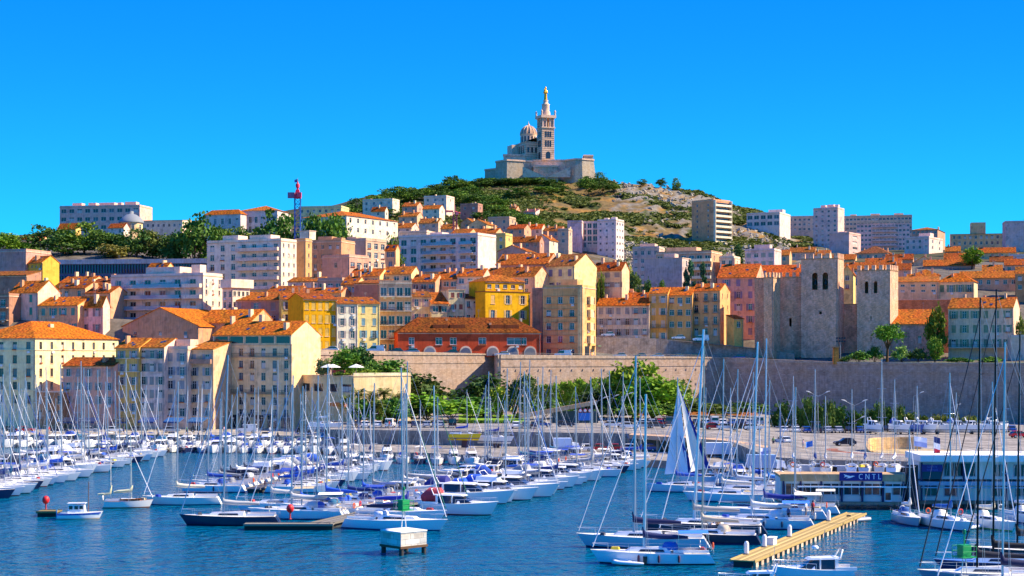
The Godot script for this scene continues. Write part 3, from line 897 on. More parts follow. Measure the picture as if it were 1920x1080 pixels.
func build_left_town() -> void:
	# houses stepping up behind the left quay row
	hs("white gabled house with turquoise shutters left of the beige house", 18, 71, 113, 547, 436, 27, "dcd2cc", "gable", {c = 2, fl = 3, fh = 3.5, ww = 1.0, wh = 2.0, sh = "3fa8a4", rh = 3.2, closed = 0.5, ch = 2, rc = "e8803c", ssh = ""})
	hs("beige house with turquoise shutters between two pale houses", 72, 146, 0, 572, 430, 20, "dcc49c", "gable", {c = 4, fl = 2, fh = 4.2, ww = 1.1, wh = 1.9, sh = "58b0ac", closed = 0.7, rh = 2.4, ch = 2, rc = "e8843c"})
	hs("mauve white house with grey shutters and narrow sunlit side", 147, 193, 206, 572, 430, 24, "d9cfd2", "gable", {c = 2, fl = 2, fh = 4.4, ww = 1.2, wh = 2.2, sh = "8d9098", rh = 2.4, ch = 1, rc = "dc7c40"})
	hs("brown balcony building at the far left edge behind the cream block", -30, 17, 0, 556, 434, 20, "a5877a", "flat", {c = 2, fl = 3, fh = 3.4, ww = 1.6, wh = 2.0, bal = [[0.1, 0.98, 0, 3, 1.0, "c9b9ac", "bars"]]})
	hs("tall blank mauve wall building at the far left", -40, 49, 0, 472, 486, 15, "bfa5a2", "flat", {c = 1, fl = 1, ww = 1.2, wh = 1.5, top = 6.0, m0 = 5.0, dep = 14.0})
	hs("brown blank house below the mauve wall at the far left", -40, 50, 0, 516, 470, 15, "a88c80", "shed", {c = 0, dep = 8.0, rh = 1.6, rc = "a8694a"})
	hs("bright yellow house with sunlit blind gable and four tiny windows", 48, 80, 111, 491, 482, 40, "ecc75a", "gable", {c = 4, fl = 1, ww = 0.6, wh = 0.8, top = 0.8, rh = 2.0, ch = 1, rc = "dd7a40"})
	for k in [["small tiled house behind the beige turquoise shuttered house", 112, 160, 540, 462, "d8b896", "c4693c"], ["low tiled house beside chimney wall above the mauve white house", 160, 207, 549, 455, "cdb09a", "c8683a"], ["tiled house roof tucked in front of the blue louvred building", 112, 170, 529, 482, "d9bc9a", "cf7440"], ["cream tiled house with big stack beside the white balcony block", 168, 208, 534, 474, "e6d3a8", "cb6e40"]]:
		hs(k[0], k[1], k[2], 0, k[3], k[4], 20, k[5], "gable", {c = 2, fl = 1, rh = 2.0, ch = 3, rc = k[6], dep = 9.0})
	var w := ap("white modern block with long glass balconies behind the quay row", 208, 381, 417, 517, 452, 24, "e2dcdc", "flat", {c = 6, fl = 5, fh = 3.15, ww = 2.0, wh = 2.1, ws = "wide", sc = 3, sw = 0.8, shh = 1.4, top = 0.8, m1 = 1.0, bal = [[0.18, 0.78, 0, 6, 1.6, "e6e2e2", "glass"], [0.80, 0.99, 0, 6, 1.4, "ece6de"]], up = [[0.55, 0.4, 12.0, 2.6, 6.0], [0.85, 0.5, 3.0, 3.2, 3.0]]})
	ap("sunlit white annex with roof terrace right of the white balcony block", 417, 436, 468, 541, 448, 42, "eee6dc", "flat", {c = 2, fl = 4, fh = 3.0, sc = 4, sw = 0.9, shh = 1.4, ww = 1.0, wh = 1.6, up = [[0.6, 0.5, 5.0, 2.4, 8.0]]})
	hs("small orange roofed cream house peeping over the white balcony block", 276, 312, 328, 503, 492, 26, "e9d6a4", "gable", {c = 0, rh = 1.8, ch = 1, rc = "dd7c42", dep = 9.0})
	# long dark blue louvred building
	var lb := house("office_building", "long dark blue louvred office building with flat pale roof below the trees", 62, 392, 0, 487, 545, 8, "5b6f96", "flat", {c = 0, dep = 16.0, rc = "aeb6cc", noparapet = true, cat = "building"})
	var dm: Array = lb.get_meta("dims")
	bx(lb, "fascia", Vector3(dm[0] / 2, dm[1] - 0.4, 0.5), Vector3(dm[0] + 0.8, 1.6, 1.0), textured("concrete", H("b9bfd2")))
	var fin := MB.new()
	fin.box(Vector3(-0.09, -3.0, 0), Vector3(0.09, 0, 0.55))
	var fm := fin.commit()
	for r in 2:
		bx(lb, "window_band", Vector3(dm[0] / 2, dm[1] - 1.4 - r * 3.9 - 1.5, 0.03), Vector3(dm[0] - 0.6, 2.9, 0.05), glass())
		for i in 62:
			var q := part(lb, "fin", fm, mat(H("3d5580"), 0.5))
			q.position = Vector3(0.5 + (dm[0] - 1.0) * i / 61.0, dm[1] - 1.3 - r * 3.9, 0.06)
	ap("big white apartment block with five balcony floors and sunlit right wall", 388, 527, 556, 452, 492, 26, "e6dedc", "flat", {c = 7, fl = 6, fh = 3.0, ww = 1.5, wh = 1.9, sc = 3, sw = 0.8, shh = 1.2, top = 0.6, bal = [[0.42, 0.98, 0, 6, 1.4, "ddd2d2"]], up = [[0.3, 0.4, 6.0, 2.2, 5.0], [0.7, 0.4, 8.0, 2.0, 5.0]]})
	ap("slim beige block with sunlit narrow side beside the white apartments", 553, 573, 585, 452, 505, 26, "cdb184", "flat", {c = 0, sc = 1, sfl = 5, sw = 0.8, shh = 1.4, fl = 4, dep = 10.0})
	hs("white rooftop lift house beside the blue crane", 562, 580, 592, 433, 540, 30, "e8e2dc", "flat", {c = 0, dep = 6.0, noparapet = true})
	ap("grey brown block with small dark windows below the crane", 584, 640, 0, 454, 515, 18, "bb9f86", "flat", {c = 4, fl = 5, ww = 1.0, wh = 1.3, up = [[0.3, 0.5, 5.0, 2.0, 4.0], [0.7, 0.5, 3.0, 1.6, 3.0]]})
	# skyline buildings on the left ridge
	ap("long pale pink slab with rooftop shafts on the left skyline", 112, 262, 0, 387, 800, 10, "dcc3c6", "flat", {c = 10, fl = 3, fh = 4.2, ww = 2.6, wh = 2.0, ws = "wide", dep = 16.0, up = [[0.17, 0.4, 5.0, 2.4, 4.0], [0.36, 0.4, 4.0, 2.4, 4.0], [0.47, 0.4, 2.0, 2.4, 3.0], [0.57, 0.4, 6.0, 2.4, 4.0], [0.7, 0.4, 2.0, 2.4, 3.0], [0.84, 0.4, 6.0, 2.6, 4.0]]})
	ap("white low hall with thin brown roof beside the domed pavilion", 262, 342, 0, 413, 780, 10, "e4dcd4", "shed", {c = 8, fl = 1, ww = 1.0, wh = 1.4, top = 1.6, rh = 1.0, rc = "9a6a55", dep = 12.0})
	hs("orange roofed yellow villa among trees below the pink slab", 108, 142, 152, 428, 760, 20, "e2cb84", "gable", {c = 2, fl = 1, rh = 2.6, rc = "e07a3c"})
	hs("white villa with red tiled roof left of the domed pavilion", 203, 232, 243, 426, 755, 20, "d9d9e0", "gable", {c = 2, fl = 1, rh = 2.0, rc = "c4603c"})
	hs("small tiled house far left above the trees", 42, 60, 0, 448, 790, 15, "d8c0a4", "gable", {c = 2, fl = 1, rh = 2.0, rc = "cc6a3c"})
	hs("second small tiled house far left above the trees", 58, 75, 0, 450, 775, 15, "dfcbb0", "gable", {c = 1, fl = 1, rh = 1.8, rc = "c9653a"})
	var dp := thing("domed_pavilion", "octagonal pavilion with grey ribbed dome roof on the left skyline", "building", Vector3(Xw(246, 765), land(246, 765) - 1.0, -765))
	var m := MB.new()
	var ht := Yw(416, 765) - dp.position.y
	m.lathe([Vector2(5.6, 0), Vector2(5.6, ht)], 8)
	part(dp, "wall", m, textured("plaster", H("e4d3b0")))
	m = MB.new()
	m.lathe([Vector2(6.2, ht - 0.5), Vector2(6.2, ht + 0.2), Vector2(4.8, ht + 1.8), Vector2(2.6, ht + 3.4), Vector2(1.2, ht + 3.8), Vector2(1.2, ht + 5.0), Vector2(0.0, ht + 5.3)], 8)
	part(dp, "dome", m, mat(H("7d8288"), 0.7, 0.0))
	for k in 8:
		var a := TAU * (k + 0.5) / 8
		var win := part(dp, "window", window_mesh(1.4, 3.0, "", H("cfc7ba")))
		win.position = Vector3(cos(a) * 5.22, ht - 4.4, -sin(a) * 5.22)
		win.rotation.y = a + PI / 2
	ap("pale blue school wing with arched windows and low orange roof", 383, 451, 462, 401, 720, 22, "cdd2de", "hip", {c = 5, fl = 2, fh = 4.4, ww = 1.3, wh = 2.6, top = 1.8, rh = 2.4, rc = "e8803c"})
	ap("taller pale blue school wing with arched windows and orange hip roof", 452, 520, 0, 394, 725, 12, "cdd2de", "hip", {c = 6, fl = 2, fh = 4.4, ww = 1.3, wh = 2.8, top = 2.8, rh = 3.0, rc = "ea833c", dep = 18.0})
	ap("cream flat building behind the trees right of the crane", 560, 640, 0, 389, 760, 12, "eadfae", "flat", {c = 7, fl = 2, ww = 1.2, wh = 1.4, dep = 12.0})
	ap("long white school building with orange hip roof above the grey houses", 566, 650, 746, 404, 668, 32, "eae6e4", "hip", {c = 5, fl = 4, fh = 4.0, ww = 1.4, wh = 2.0, sc = 7, sw = 1.4, shh = 2.0, rh = 3.4, rc = "ea7f3a"})

func build_centre_town() -> void:
	# the street above the retaining wall, fronts turned to the sun
	hs("mauve brown house with grey shutters next to the pale yellow house", 432, 528, 0, 562, 446, 14, "b79a8c", "gable", {c = 3, fl = 3, fh = 3.6, ww = 1.4, wh = 2.2, sh = "9a9aa2", closed = 0.5, rh = 2.4, rc = "cf6f3e", ch = 2, dep = 13.0})
	hs("pale yellow house with white window trims beside the bright yellow house", 528, 569, 0, 561, 441, -14, "ecd57c", "gable", {c = 2, fl = 4, fh = 3.5, ww = 1.0, wh = 2.0, sh = "e9e2d2", closed = 0.3, rh = 2.0, rc = "cc6f40", dep = 12.0, ch = 1})
	var y := hs("bright yellow four storey house with arched cream shutters and blue shop", 569, 632, 0, 561, 428, -28, "f0b318", "gable", {c = 5, fl = 4, fh = 3.55, ww = 1.05, wh = 2.1, sh = "f2cf78", closed = 0.85, rh = 1.6, rc = "b9653e", dep = 12.0, ch = 1, fc = "f0e6c8"})
	var dm: Array = y.get_meta("dims")
	bx(y, "awning", Vector3(dm[0] * 0.62, 3.9 , 0.8), Vector3(4.2, 0.5, 1.5), mat(H("1e86b8"), 0.8))
	bx(y, "shopfront", Vector3(dm[0] * 0.62, 2.0, 0.04), Vector3(4.0, 3.0, 0.08), mat(H("1c6f96"), 0.5))
	hs("white four storey house with grey shutters beside the bright yellow house", 632, 671, 0, 569, 430, -28, "f1ede6", "gable", {c = 2, fl = 4, fh = 3.35, ww = 1.0, wh = 1.9, sh = "aab2bc", closed = 0.1, rh = 1.8, rc = "b5643f", dep = 12.0})
	hs("cream four storey house with light blue shutters beside the white house", 671, 712, 0, 569, 434, -28, "f0dc9e", "gable", {c = 2, fl = 4, fh = 3.35, ww = 1.0, wh = 1.9, sh = "7db4d2", closed = 0.5, rh = 1.8, rc = "b9683f", dep = 12.0})
	ap("white framed balcony block with five open floors beside the red building", 712, 772, 0, 532, 447, -6, "cbbba6", "flat", {c = 4, fl = 5, fh = 4.0, ww = 1.8, wh = 2.4, ws = "wide", rc = "efe9dc", top = 1.0, bal = [[0.0, 0.48, 0, 6, 1.6, "f1ece2", "bars"], [0.52, 1.0, 0, 6, 1.6, "f1ece2", "bars"]], dep = 11.0})
	hs("mauve house end with blue graffiti behind the white and cream houses", 664, 711, 0, 531, 458, 20, "b58f86", "shed", {c = 0, rh = 1.4, rc = "b4603c", dep = 10.0})
	hs("cream house with mauve shutters right of the white framed balcony block", 772, 809, 0, 556, 462, -16, "f2e3b8", "gable", {c = 2, fl = 3, fh = 4.3, ww = 1.2, wh = 2.1, sh = "b9b2bb", closed = 0.1, rh = 1.6, rc = "a8714e", ch = 2, dep = 10.0})
	hs("low cream house with covered terrace and sloping orange roof", 809, 841, 0, 569, 461, -16, "f0dfb4", "shed", {c = 2, fl = 2, fh = 4.2, ww = 1.6, wh = 1.7, sh = "8f9aa0", closed = 0.1, rh = 3.4, rc = "dd6f38", dep = 9.0})
	hs("cream house with red brown shutters beside the covered terrace", 841, 872, 0, 544, 463, -16, "f1e6c4", "flat", {c = 2, fl = 4, fh = 3.4, ww = 1.0, wh = 1.4, sh = "9a6a66", closed = 0.4, dep = 10.0, noparapet = true, rc = "c8b8a0"})
	hs("low white house with small balcony left of the yellow setback house", 872, 898, 0, 560, 464, -16, "eee6d6", "shed", {c = 2, fl = 2, fh = 4.0, ww = 1.0, wh = 1.8, rh = 1.6, rc = "a86a4a", dep = 9.0})
	hs("blank white sunlit wall left of the yellow setback house", 897, 911, 0, 532, 470, -35, "f4efe6", "flat", {c = 0, dep = 12.0, noparapet = true})
	hs("yellow house with setback upper floor and overhanging tiled roof", 910, 994, 0, 549, 462, -30, "f2b822", "flat", {c = 3, fl = 2, fh = 4.3, ww = 1.2, wh = 2.4, sh = "e3c98c", closed = 0.1, top = 0.9, rc = "8a5a3a", noparapet = true, dep = 6.0})
	hs("yellow upper storey with four small windows and orange hip roof", 910, 984, 0, 529, 467, -30, "f2b822", "hip", {c = 5, fl = 1, ww = 1.3, wh = 1.1, top = 0.9, rh = 2.2, rc = "d97438", dep = 10.0})
	# the long red building
	var r := house("red_building", "long red rendered building with arched doors and brown tiled roof", 746, 1014, 0, 624, 447, -12, "c4583c", "hip", {cat = "building", base = 19.8, dep = 13.0, rh = 4.4, rc = "a85f40", ch = 4, fc = "e8e0d6", holes = func(w, h):
		var o := []
		for q in [[0.075, 1.6], [0.26, 1.9], [0.36, 1.9], [0.56, 2.2], [0.76, 4.2], [0.86, 1.6]]: o.append(Rect2(w * q[0], h - 3.4, q[1], 2.0))
		for q in [[0.075, 1.5], [0.375, 1.3]]: o.append(Rect2(w * q[0], 1.2, q[1], 1.8))
		return o})
	dm = r.get_meta("dims")
	for i in 5:
		var fx: float = [0.22, 0.47, 0.66, 0.8, 0.925][i]
		var ar := MB.new()
		var rr := 1.75
		var poly := PackedVector2Array([Vector2(rr, 0)])
		for k in 13: poly.append(Vector2(cos(PI * k / 12) * rr, 1.0 + sin(PI * k / 12) * rr))
		poly.append(Vector2(-rr, 0))
		ar.extrude(poly, 0.004, 0.10)
		ar.xf = Transform3D()
		var df := part(r, "door", ar, textured("plaster", H("e3d6c8")))
		df.position = Vector3(dm[0] * fx, 0.35, 0)
		var dg := MB.new()
		var p2 := PackedVector2Array()
		for v in poly: p2.append(v * 0.82)
		dg.extrude(p2, 0.104, 0.14)
		part(df, "pane", dg, mat(H(["8f8a92", "6d6672", "8a7f7c", "70707e", "867a76"][i]), 0.3))
	for k in [0.3, 0.42, 0.7, 0.8]: bx(r, "dormer", Vector3(dm[0] * k, dm[1] + 1.5, -2.6), Vector3(4.2, 1.5, 2.4), textured("plaster", H("7a4a34")))
	# beige corner apartment house with rounded corner
	var b := ap("peach apartment house with rounded sunlit corner above the retaining wall", 1018, 1092, 1117, 540, 452, 22, "f2ba86", "flat", {base = 19.6, c = 3, fl = 5, fh = 3.75, ww = 1.3, wh = 1.9, top = 2.4, sc = 4, sw = 1.2, shh = 2.0, bandc = "d9a67c", fc = "cfd3da", m1 = 1.4, up = [[0.6, 0.4, 5.0, 2.4, 5.0]]})
	dm = b.get_meta("dims")
	var corner := MB.new()
	corner.lathe([Vector2(1.6, 0), Vector2(1.6, dm[1] + 0.2)], 10, -PI / 2, 0.0)
	part(b, "rounded_corner", corner, textured("plaster", H("efc79a"))).position = Vector3(dm[0] - 1.3, 0.0, -1.1)
	for i in 10: bx(b, "sill_band", Vector3(dm[0] * 0.48, dm[1] - (2.2 if i % 2 == 0 else 4.5) - 3.75 * (i / 2), 0.06), Vector3(dm[0] * 0.9, 0.16, 0.3), textured("plaster", H("cfa07a")))
	for i in 4: bx(b, "bay_window", Vector3(dm[0] + 0.45, dm[1] - 3.4 - 3.75 * i, -dm[2] * 0.5), Vector3(0.9, 2.3, 2.6), textured("plaster", H("f0dcae")))
	bx(b, "awning", Vector3(dm[0] + 1.0, 3.4, -dm[2] + 2.0), Vector3(1.8, 0.15, 3.0), mat(H("4f8a60"), 0.8))
	bx(b, "shopfront", Vector3(dm[0] + 0.04, 1.9, -dm[2] * 0.3), Vector3(0.08, 2.8, 5.0), glass())
	hs("blank mauve party wall left of the peach apartment house", 998, 1019, 0, 541, 462, 10, "c6a08c", "flat", {c = 0, dep = 10.0, noparapet = true})
	# the tall gable house and roofs behind it
	hs("tall mauve house with big pale yellow sunlit gable behind the peach building", 1024, 1077, 1119, 497, 488, 32, "eddfae", "gable", {c = 3, fl = 4, fh = 4.0, ww = 1.2, wh = 2.0, top = 1.2, sh = "8a8fb0", closed = 0.6, rh = 3.8, rc = "b98a60", ch = 3})
	hs("orange roofed mauve house with clustered chimneys left of the tall gable", 930, 1026, 0, 494, 498, 20, "c9a99a", "gable", {c = 4, fl = 2, rh = 3.6, rc = "dc7038", ch = 5, dep = 13.0})
	hs("orange roofed house with small sunlit gable above the yellow upper storey", 906, 1003, 1030, 517, 484, 28, "d8bfa4", "gable", {c = 3, fl = 2, rh = 3.0, rc = "d66f3a", ch = 3})
	for k in [["small house with orange roof and two cream gables above the graffiti wall", 655, 712, 517, 482, "e6cf9c", "d87038", 4], ["house with three blue windows and tiled roof above the balcony block", 716, 771, 513, 484, "e6d2ac", "d57440", 3], ["low tiled roof house with white dormer above the cream houses", 772, 816, 528, 478, "c7ab96", "cf6f40", 2], ["tiled roof house with tall thin chimneys above the covered terrace", 816, 857, 523, 482, "cfae90", "d67238", 4], ["house with four blue windows and orange roof left of yellow setback house", 857, 906, 517, 480, "d5c4bc", "d97038", 3], ["narrow cream house with chimneys above grey flats", 640, 668, 533, 472, "d8c79c", "c4683c", 2]]:
		hs(k[0], k[1], k[2], 0, k[3], k[4], 14, k[5], "gable", {c = 3, fl = 1, ww = 1.6, wh = 1.5, rh = 2.4, rc = k[6], ch = k[7], dep = 10.0})
	hs("grey flat roofed house with glazed terrace below the mauve wall", 596, 642, 0, 526, 476, 16, "b9aaa0", "flat", {c = 3, fl = 2, ww = 1.6, wh = 1.8, ws = "wide"})
	hs("orange tiled roof with green roof garden behind the yellow house", 560, 640, 0, 549, 456, 12, "c9ad92", "gable", {c = 4, fl = 1, rh = 1.6, rc = "cc6c3e", ch = 3, dep = 9.0})
	hs("long tiled roof house below the slim beige block", 500, 560, 0, 548, 462, 16, "c3a48e", "gable", {c = 3, fl = 1, rh = 2.0, rc = "c9683c", ch = 3, dep = 9.0})
	hs("white terrace house with orange roof left of grey flats", 540, 600, 0, 527, 480, 18, "ded6d4", "gable", {c = 3, fl = 1, rh = 1.4, rc = "d57642", ch = 2, dep = 9.0})
	ap("grey blank wall block with sunlit white terrace side", 637, 686, 724, 451, 535, 34, "c9b9ac", "flat", {c = 0, sc = 3, sfl = 4, sw = 2.0, shh = 2.0, up = [[0.2, 0.5, 4.0, 1.6, 4.0]]})
	hs("mauve flat block with one window below the grey blank wall", 604, 655, 692, 482, 510, 34, "c9aca4", "flat", {c = 1, fl = 1, ww = 1.1, wh = 1.6, top = 1.6, sc = 3, sfl = 1, sw = 2.2, shh = 1.6})
	hs("narrow house with orange roof and blue shutters left of the glass balcony block", 722, 742, 749, 468, 520, 22, "dcc09a", "gable", {c = 1, fl = 3, ww = 1.2, wh = 1.6, sh = "6d8fb0", rh = 1.6, rc = "dc7238", dep = 9.0})
	var gb := ap("white apartment block with blue glass balconies and blank sunlit end", 748, 896, 930, 441, 560, 27, "dcd8e0", "flat", {c = 8, fl = 5, fh = 3.1, ww = 2.2, wh = 2.1, ws = "wide", top = 0.7, bal = [[0.32, 0.7, 0, 5, 1.4, "d6d8e0", "glass"], [0.78, 0.95, 0, 5, 1.4, "d6d8e0", "glass"]], up = [[0.4, 0.5, 5.0, 1.8, 5.0]]})
	# hillside houses between the school and the white towers
	for k in [
		["white and lime modern house with flat roof high on the hill", 680, 736, 749, 375, 880, "e6e2dc", "flat", "d8d8d0"],
		["mauve tiled house right of the lime modern house", 754, 782, 793, 386, 860, "cfaea6", "gable", "d8784a"],
		["large white flat roofed block on the upper hill", 795, 837, 852, 369, 900, "e2d8d8", "flat", "d8d0c8"],
		["white house with orange roof below the large white block", 792, 824, 834, 391, 850, "ece4dc", "gable", "dd763c"],
		["brown mauve hip roofed block below the pines", 863, 896, 905, 384, 870, "a98c88", "flat", "a08a80"],
		["orange roofed house right of the long white school", 748, 782, 794, 405, 800, "d8bca8", "gable", "d9733a"],
		["wide gabled mauve white house above the grey terrace block", 722, 772, 786, 426, 720, "d2c8cc", "gable", "dd733a"],
		["pale house with white terrace above the glass balcony block", 785, 822, 832, 417, 740, "d9ccba", "gable", "c98a60"],
		["pinkish house behind the small red crane", 826, 852, 862, 428, 720, "e0d0c0", "gable", "d47c4c"],
		["cream gabled house right of the small red crane", 878, 912, 932, 420, 750, "e2cca4", "gablez", "c87a50"],
		["tan gabled house left of the cream gabled house", 864, 886, 0, 417, 770, "c9a486", "gablez", "bf7048"],
		["grey concrete house below dark pines", 915, 955, 967, 409, 790, "c0b4a6", "flat", "b8a898"],
		["bright orange roofed house with glazed front below the pines", 982, 1016, 1024, 428, 760, "d8d2c8", "gable", "f06a2a"],
		["low red roofed house left of the bright orange roof", 951, 983, 0, 428, 750, "caa894", "gable", "cc5f38"],
		["small cream house with solar panel high under the basilica", 982, 1004, 1012, 397, 930, "d8d0d4", "shed", "8296c0"],
		["tiny tan house on the path below the basilica", 953, 968, 975, 392, 960, "c8a890", "gable", "b07a60"],
		["mauve gabled house right of the blank sunlit end wall", 934, 985, 1004, 470, 620, "c2a29c", "gablez", "c4663c"],
		["brown gabled house with long ridge above the mauve gable", 950, 1012, 1020, 452, 660, "b4948c", "gable", "c0683e"],
		["white gabled house left of the white towers", 1004, 1030, 1046, 449, 670, "e0d8cc", "gablez", "c8683e"],
		["mauve house with tiled roof behind the white gabled house", 1018, 1050, 0, 432, 720, "c4a6a0", "gable", "b8684a"],
		["yellow house with flat roof right of the glass balcony block", 930, 948, 961, 441, 640, "e8cf86", "flat", "cdb486"],
		["grey house with sunlit yellow corner left of the white towers", 1046, 1066, 1073, 432, 710, "c8bcb0", "flat", "b0a498"],
		["low pink house with tiled roof in front of the gabled cream house", 880, 930, 0, 436, 690, "d9b89a", "gable", "d0703e"],
		["white terraced house below the wide gabled house", 748, 800, 0, 436, 690, "d8d0cc", "flat", "c8bcb0"],
		["small white house with orange roof beside pines over the school", 696, 722, 728, 395, 840, "e8e0d8", "gable", "dc743c"],
		["tan tiled house in the gap right of the small red crane", 846, 880, 0, 437, 680, "d4b894", "gable", "cb6a3a"]]:
		hs(k[0], k[1], k[2], k[3], k[4], k[5], 20, k[6], k[7], {rc = k[8], c = maxi(1, int((k[2] - k[1]) / 14)), fl = 2, ww = 1.2, wh = 1.5, rh = 2.2, ch = 1 + int(k[1]) % 3, dep = 10.0, sc = 1, sfl = 1})
	# white towers beside the bare slope
	ap("mauve blank flank of the white tower pair under the bare slope", 1064, 1091, 0, 417, 735, 8, "d2c4d4", "flat", {c = 0, dep = 12.0})
	ap("blue glazed stair block between the white towers", 1090, 1121, 0, 415, 742, 8, "c4cedc", "flat", {c = 3, fl = 6, fh = 3.0, ww = 2.2, wh = 2.4, ws = "wide", dep = 10.0, noparapet = true})
	ap("white tower with one column of small windows under the bare slope", 1120, 1155, 1170, 414, 730, 28, "dcdce8", "flat", {c = 3, fl = 6, fh = 3.0, ww = 0.9, wh = 1.0, sc = 3, sw = 1.4, shh = 1.2, up = [[0.3, 0.5, 2.0, 1.6, 2.0], [0.7, 0.5, 2.4, 1.8, 2.0]]})

func build_right_town() -> void:
	hs("orange roofed cream house with shuttered upper windows right of the tall gable", 1112, 1166, 1180, 506, 500, 24, "d8c8b0", "gable", {c = 3, fl = 2, ww = 1.6, wh = 1.5, sh = "9a98a0", closed = 0.6, rh = 2.6, rc = "d8683a", ch = 3})
	hs("long cream house with two rows of shuttered windows beside the ochre house", 1119, 1217, 0, 572, 489, 14, "dcd2c0", "gable", {c = 6, fl = 3, fh = 3.3, ww = 1.2, wh = 1.9, sh = "a8a8ac", closed = 0.3, rh = 2.4, rc = "e67a3a", ch = 3, dep = 11.0, base = 24.5})
	hs("dark gabled house with low roof behind the long cream house", 1124, 1190, 0, 552, 506, 20, "a09288", "gablez", {c = 1, fl = 1, rh = 3.0, rc = "8f7a70", dep = 9.0})
	hs("small orange roofed cream house behind the long cream house", 1158, 1218, 0, 560, 500, 16, "e0d0b4", "gable", {c = 3, fl = 1, rh = 2.0, rc = "ea7c3c", ch = 2, dep = 8.0})
	hs("ochre house with light shutters between the cream and amber houses", 1217, 1252, 0, 550, 490, 14, "eab268", "gable", {c = 2, fl = 4, fh = 3.8, ww = 1.2, wh = 2.0, sh = "d8cfc0", closed = 0.5, rh = 2.0, rc = "e67a38", dep = 11.0, base = 24.0, bal = [[0.0, 1.0, 2, 1, 0.7, "a08a6a", "bars"]]})
	hs("amber house with glazed top floor and roller shutter shop", 1252, 1298, 0, 553, 490, 14, "e8b878", "gable", {c = 3, fl = 3, fh = 3.7, ww = 1.4, wh = 1.8, rh = 2.6, rc = "ea7c38", ch = 1, dep = 11.0, base = 23.5})
	hs("tan house with three columns of balconied windows and sunlit end wall", 1297, 1350, 1369, 545, 490, 24, "d8b588", "gable", {c = 3, fl = 5, fh = 3.6, ww = 1.1, wh = 2.2, rh = 2.4, rc = "ea7c38", ch = 2, base = 23.0, sc = 2, sw = 0.8, shh = 1.4, bal = [[0.07, 0.27, 0, 3, 0.5, "8a8478", "bars"], [0.4, 0.6, 0, 3, 0.5, "8a8478", "bars"], [0.73, 0.93, 0, 3, 0.5, "8a8478", "bars"]]})
	ap("large mauve house with long orange roof behind the abbey wall", 1345, 1418, 0, 519, 506, 18, "d6b4a4", "gable", {c = 3, fl = 5, fh = 3.9, ww = 1.2, wh = 2.1, sh = "9490b4", closed = 0.7, rh = 4.6, rc = "ea6a38", ch = 2, dep = 18.0, m0 = 1.0})
	hs("long orange roof with white chimneys behind the abbey towers", 1415, 1505, 0, 517, 520, 16, "c8a896", "gable", {c = 0, rh = 4.0, rc = "ec6a36", ch = 3, dep = 16.0})
	hs("small sunlit yellow shed at the foot of the abbey buttress", 1376, 1394, 0, 598, 486, -20, "e6c678", "shed", {c = 1, fl = 1, rh = 1.2, rc = "b0603c", dep = 5.0})
	# middle ground right of the bare slope
	ap("grey apartment block with curved roof line below the bare slope", 1186, 1236, 0, 466, 620, 16, "c8c0c0", "flat", {c = 4, fl = 6, ww = 1.2, wh = 1.6, dep = 12.0, up = [[0.5, 0.5, 6.0, 2.0, 6.0]]})
	ap("long modern block with white slab edges stepping down to the right", 1230, 1334, 1354, 474, 590, 24, "c4ae98", "flat", {c = 7, fl = 4, fh = 3.2, ww = 2.0, wh = 2.0, ws = "wide", rc = "efe8d8", bal = [[0.0, 1.0, 0, 4, 1.3, "efe8d8"]], sc = 2, sw = 1.2, up = [[0.4, 0.5, 12.0, 2.4, 6.0]]})
	ap("blank blue grey wall block with sunlit end in front of the modern block", 1208, 1279, 1295, 484, 560, 26, "bcb8c0", "flat", {c = 0, sc = 1, sfl = 3, noparapet = true, up = [[0.6, 0.5, 4.0, 1.6, 4.0]]})
	hs("white house with steps below the brown tower", 1350, 1376, 1388, 484, 590, 22, "e4dcd0", "flat", {c = 2, fl = 2, sc = 1, up = [[0.5, 0.5, 2.5, 1.8, 2.5]]})
	hs("pale blue house with flat roof terrace above the long orange roof", 1397, 1452, 1465, 470, 600, 24, "cfcbd8", "flat", {c = 4, fl = 2, ww = 1.6, wh = 1.6, sh = "8fb0b8", up = [[0.5, 0.5, 6.0, 2.4, 4.0]]})
	var bt := ap("tall brown tower block with white balconied side on the bare slope", 1297, 1338, 1369, 376, 900, 46, "eaae8c", "flat", {c = 2, fl = 10, fh = 3.0, ww = 1.0, wh = 1.4, top = 1.5, dep = 16.0})
	var dm: Array = bt.get_meta("dims")
	for i in 10:
		var b := bx(bt, "balcony", Vector3(dm[0] + 0.7, dm[1] - 3.0 - 3.0 * i, -dm[2] / 2), Vector3(1.4, 0.2, dm[2] - 0.8), textured("plaster", H("eeeae4")))
		var r := MB.new()
		r.box(Vector3(dm[0] + 1.3, dm[1] - 2.9 - 3.0 * i, -dm[2] + 0.4), Vector3(dm[0] + 1.4, dm[1] - 1.9 - 3.0 * i, -0.4))
		part(bt, "railing", r, textured("plaster", H("f0ece6")))
		bx(bt, "window_band", Vector3(dm[0] + 0.03, dm[1] - 1.8 - 3.0 * i, -dm[2] / 2), Vector3(0.06, 2.0, dm[2] - 2.0), glass())
	for s in [0.0, 1.0]: bx(bt, "end_wall", Vector3(dm[0] + 0.75, dm[1] / 2 + 0.2, lerpf(-0.2, -dm[2] + 0.2, s)), Vector3(1.5, dm[1] + 0.4, 0.36), textured("plaster", H("ece6dc")))
	# right skyline
	ap("white modern villa with overhanging flat roof on the right ridge", 1400, 1462, 1482, 400, 980, 26, "d8dae2", "flat", {c = 5, fl = 2, fh = 4.0, ww = 3.0, wh = 2.4, ws = "wide", up = [[0.75, 0.5, 9.0, 3.0, 6.0]]})
	ap("low pale slab between the white villa and the tall skyline tower", 1478, 1530, 0, 407, 1030, 12, "cfc6c0", "flat", {c = 6, fl = 3, ww = 1.4, wh = 1.4, dep = 12.0})
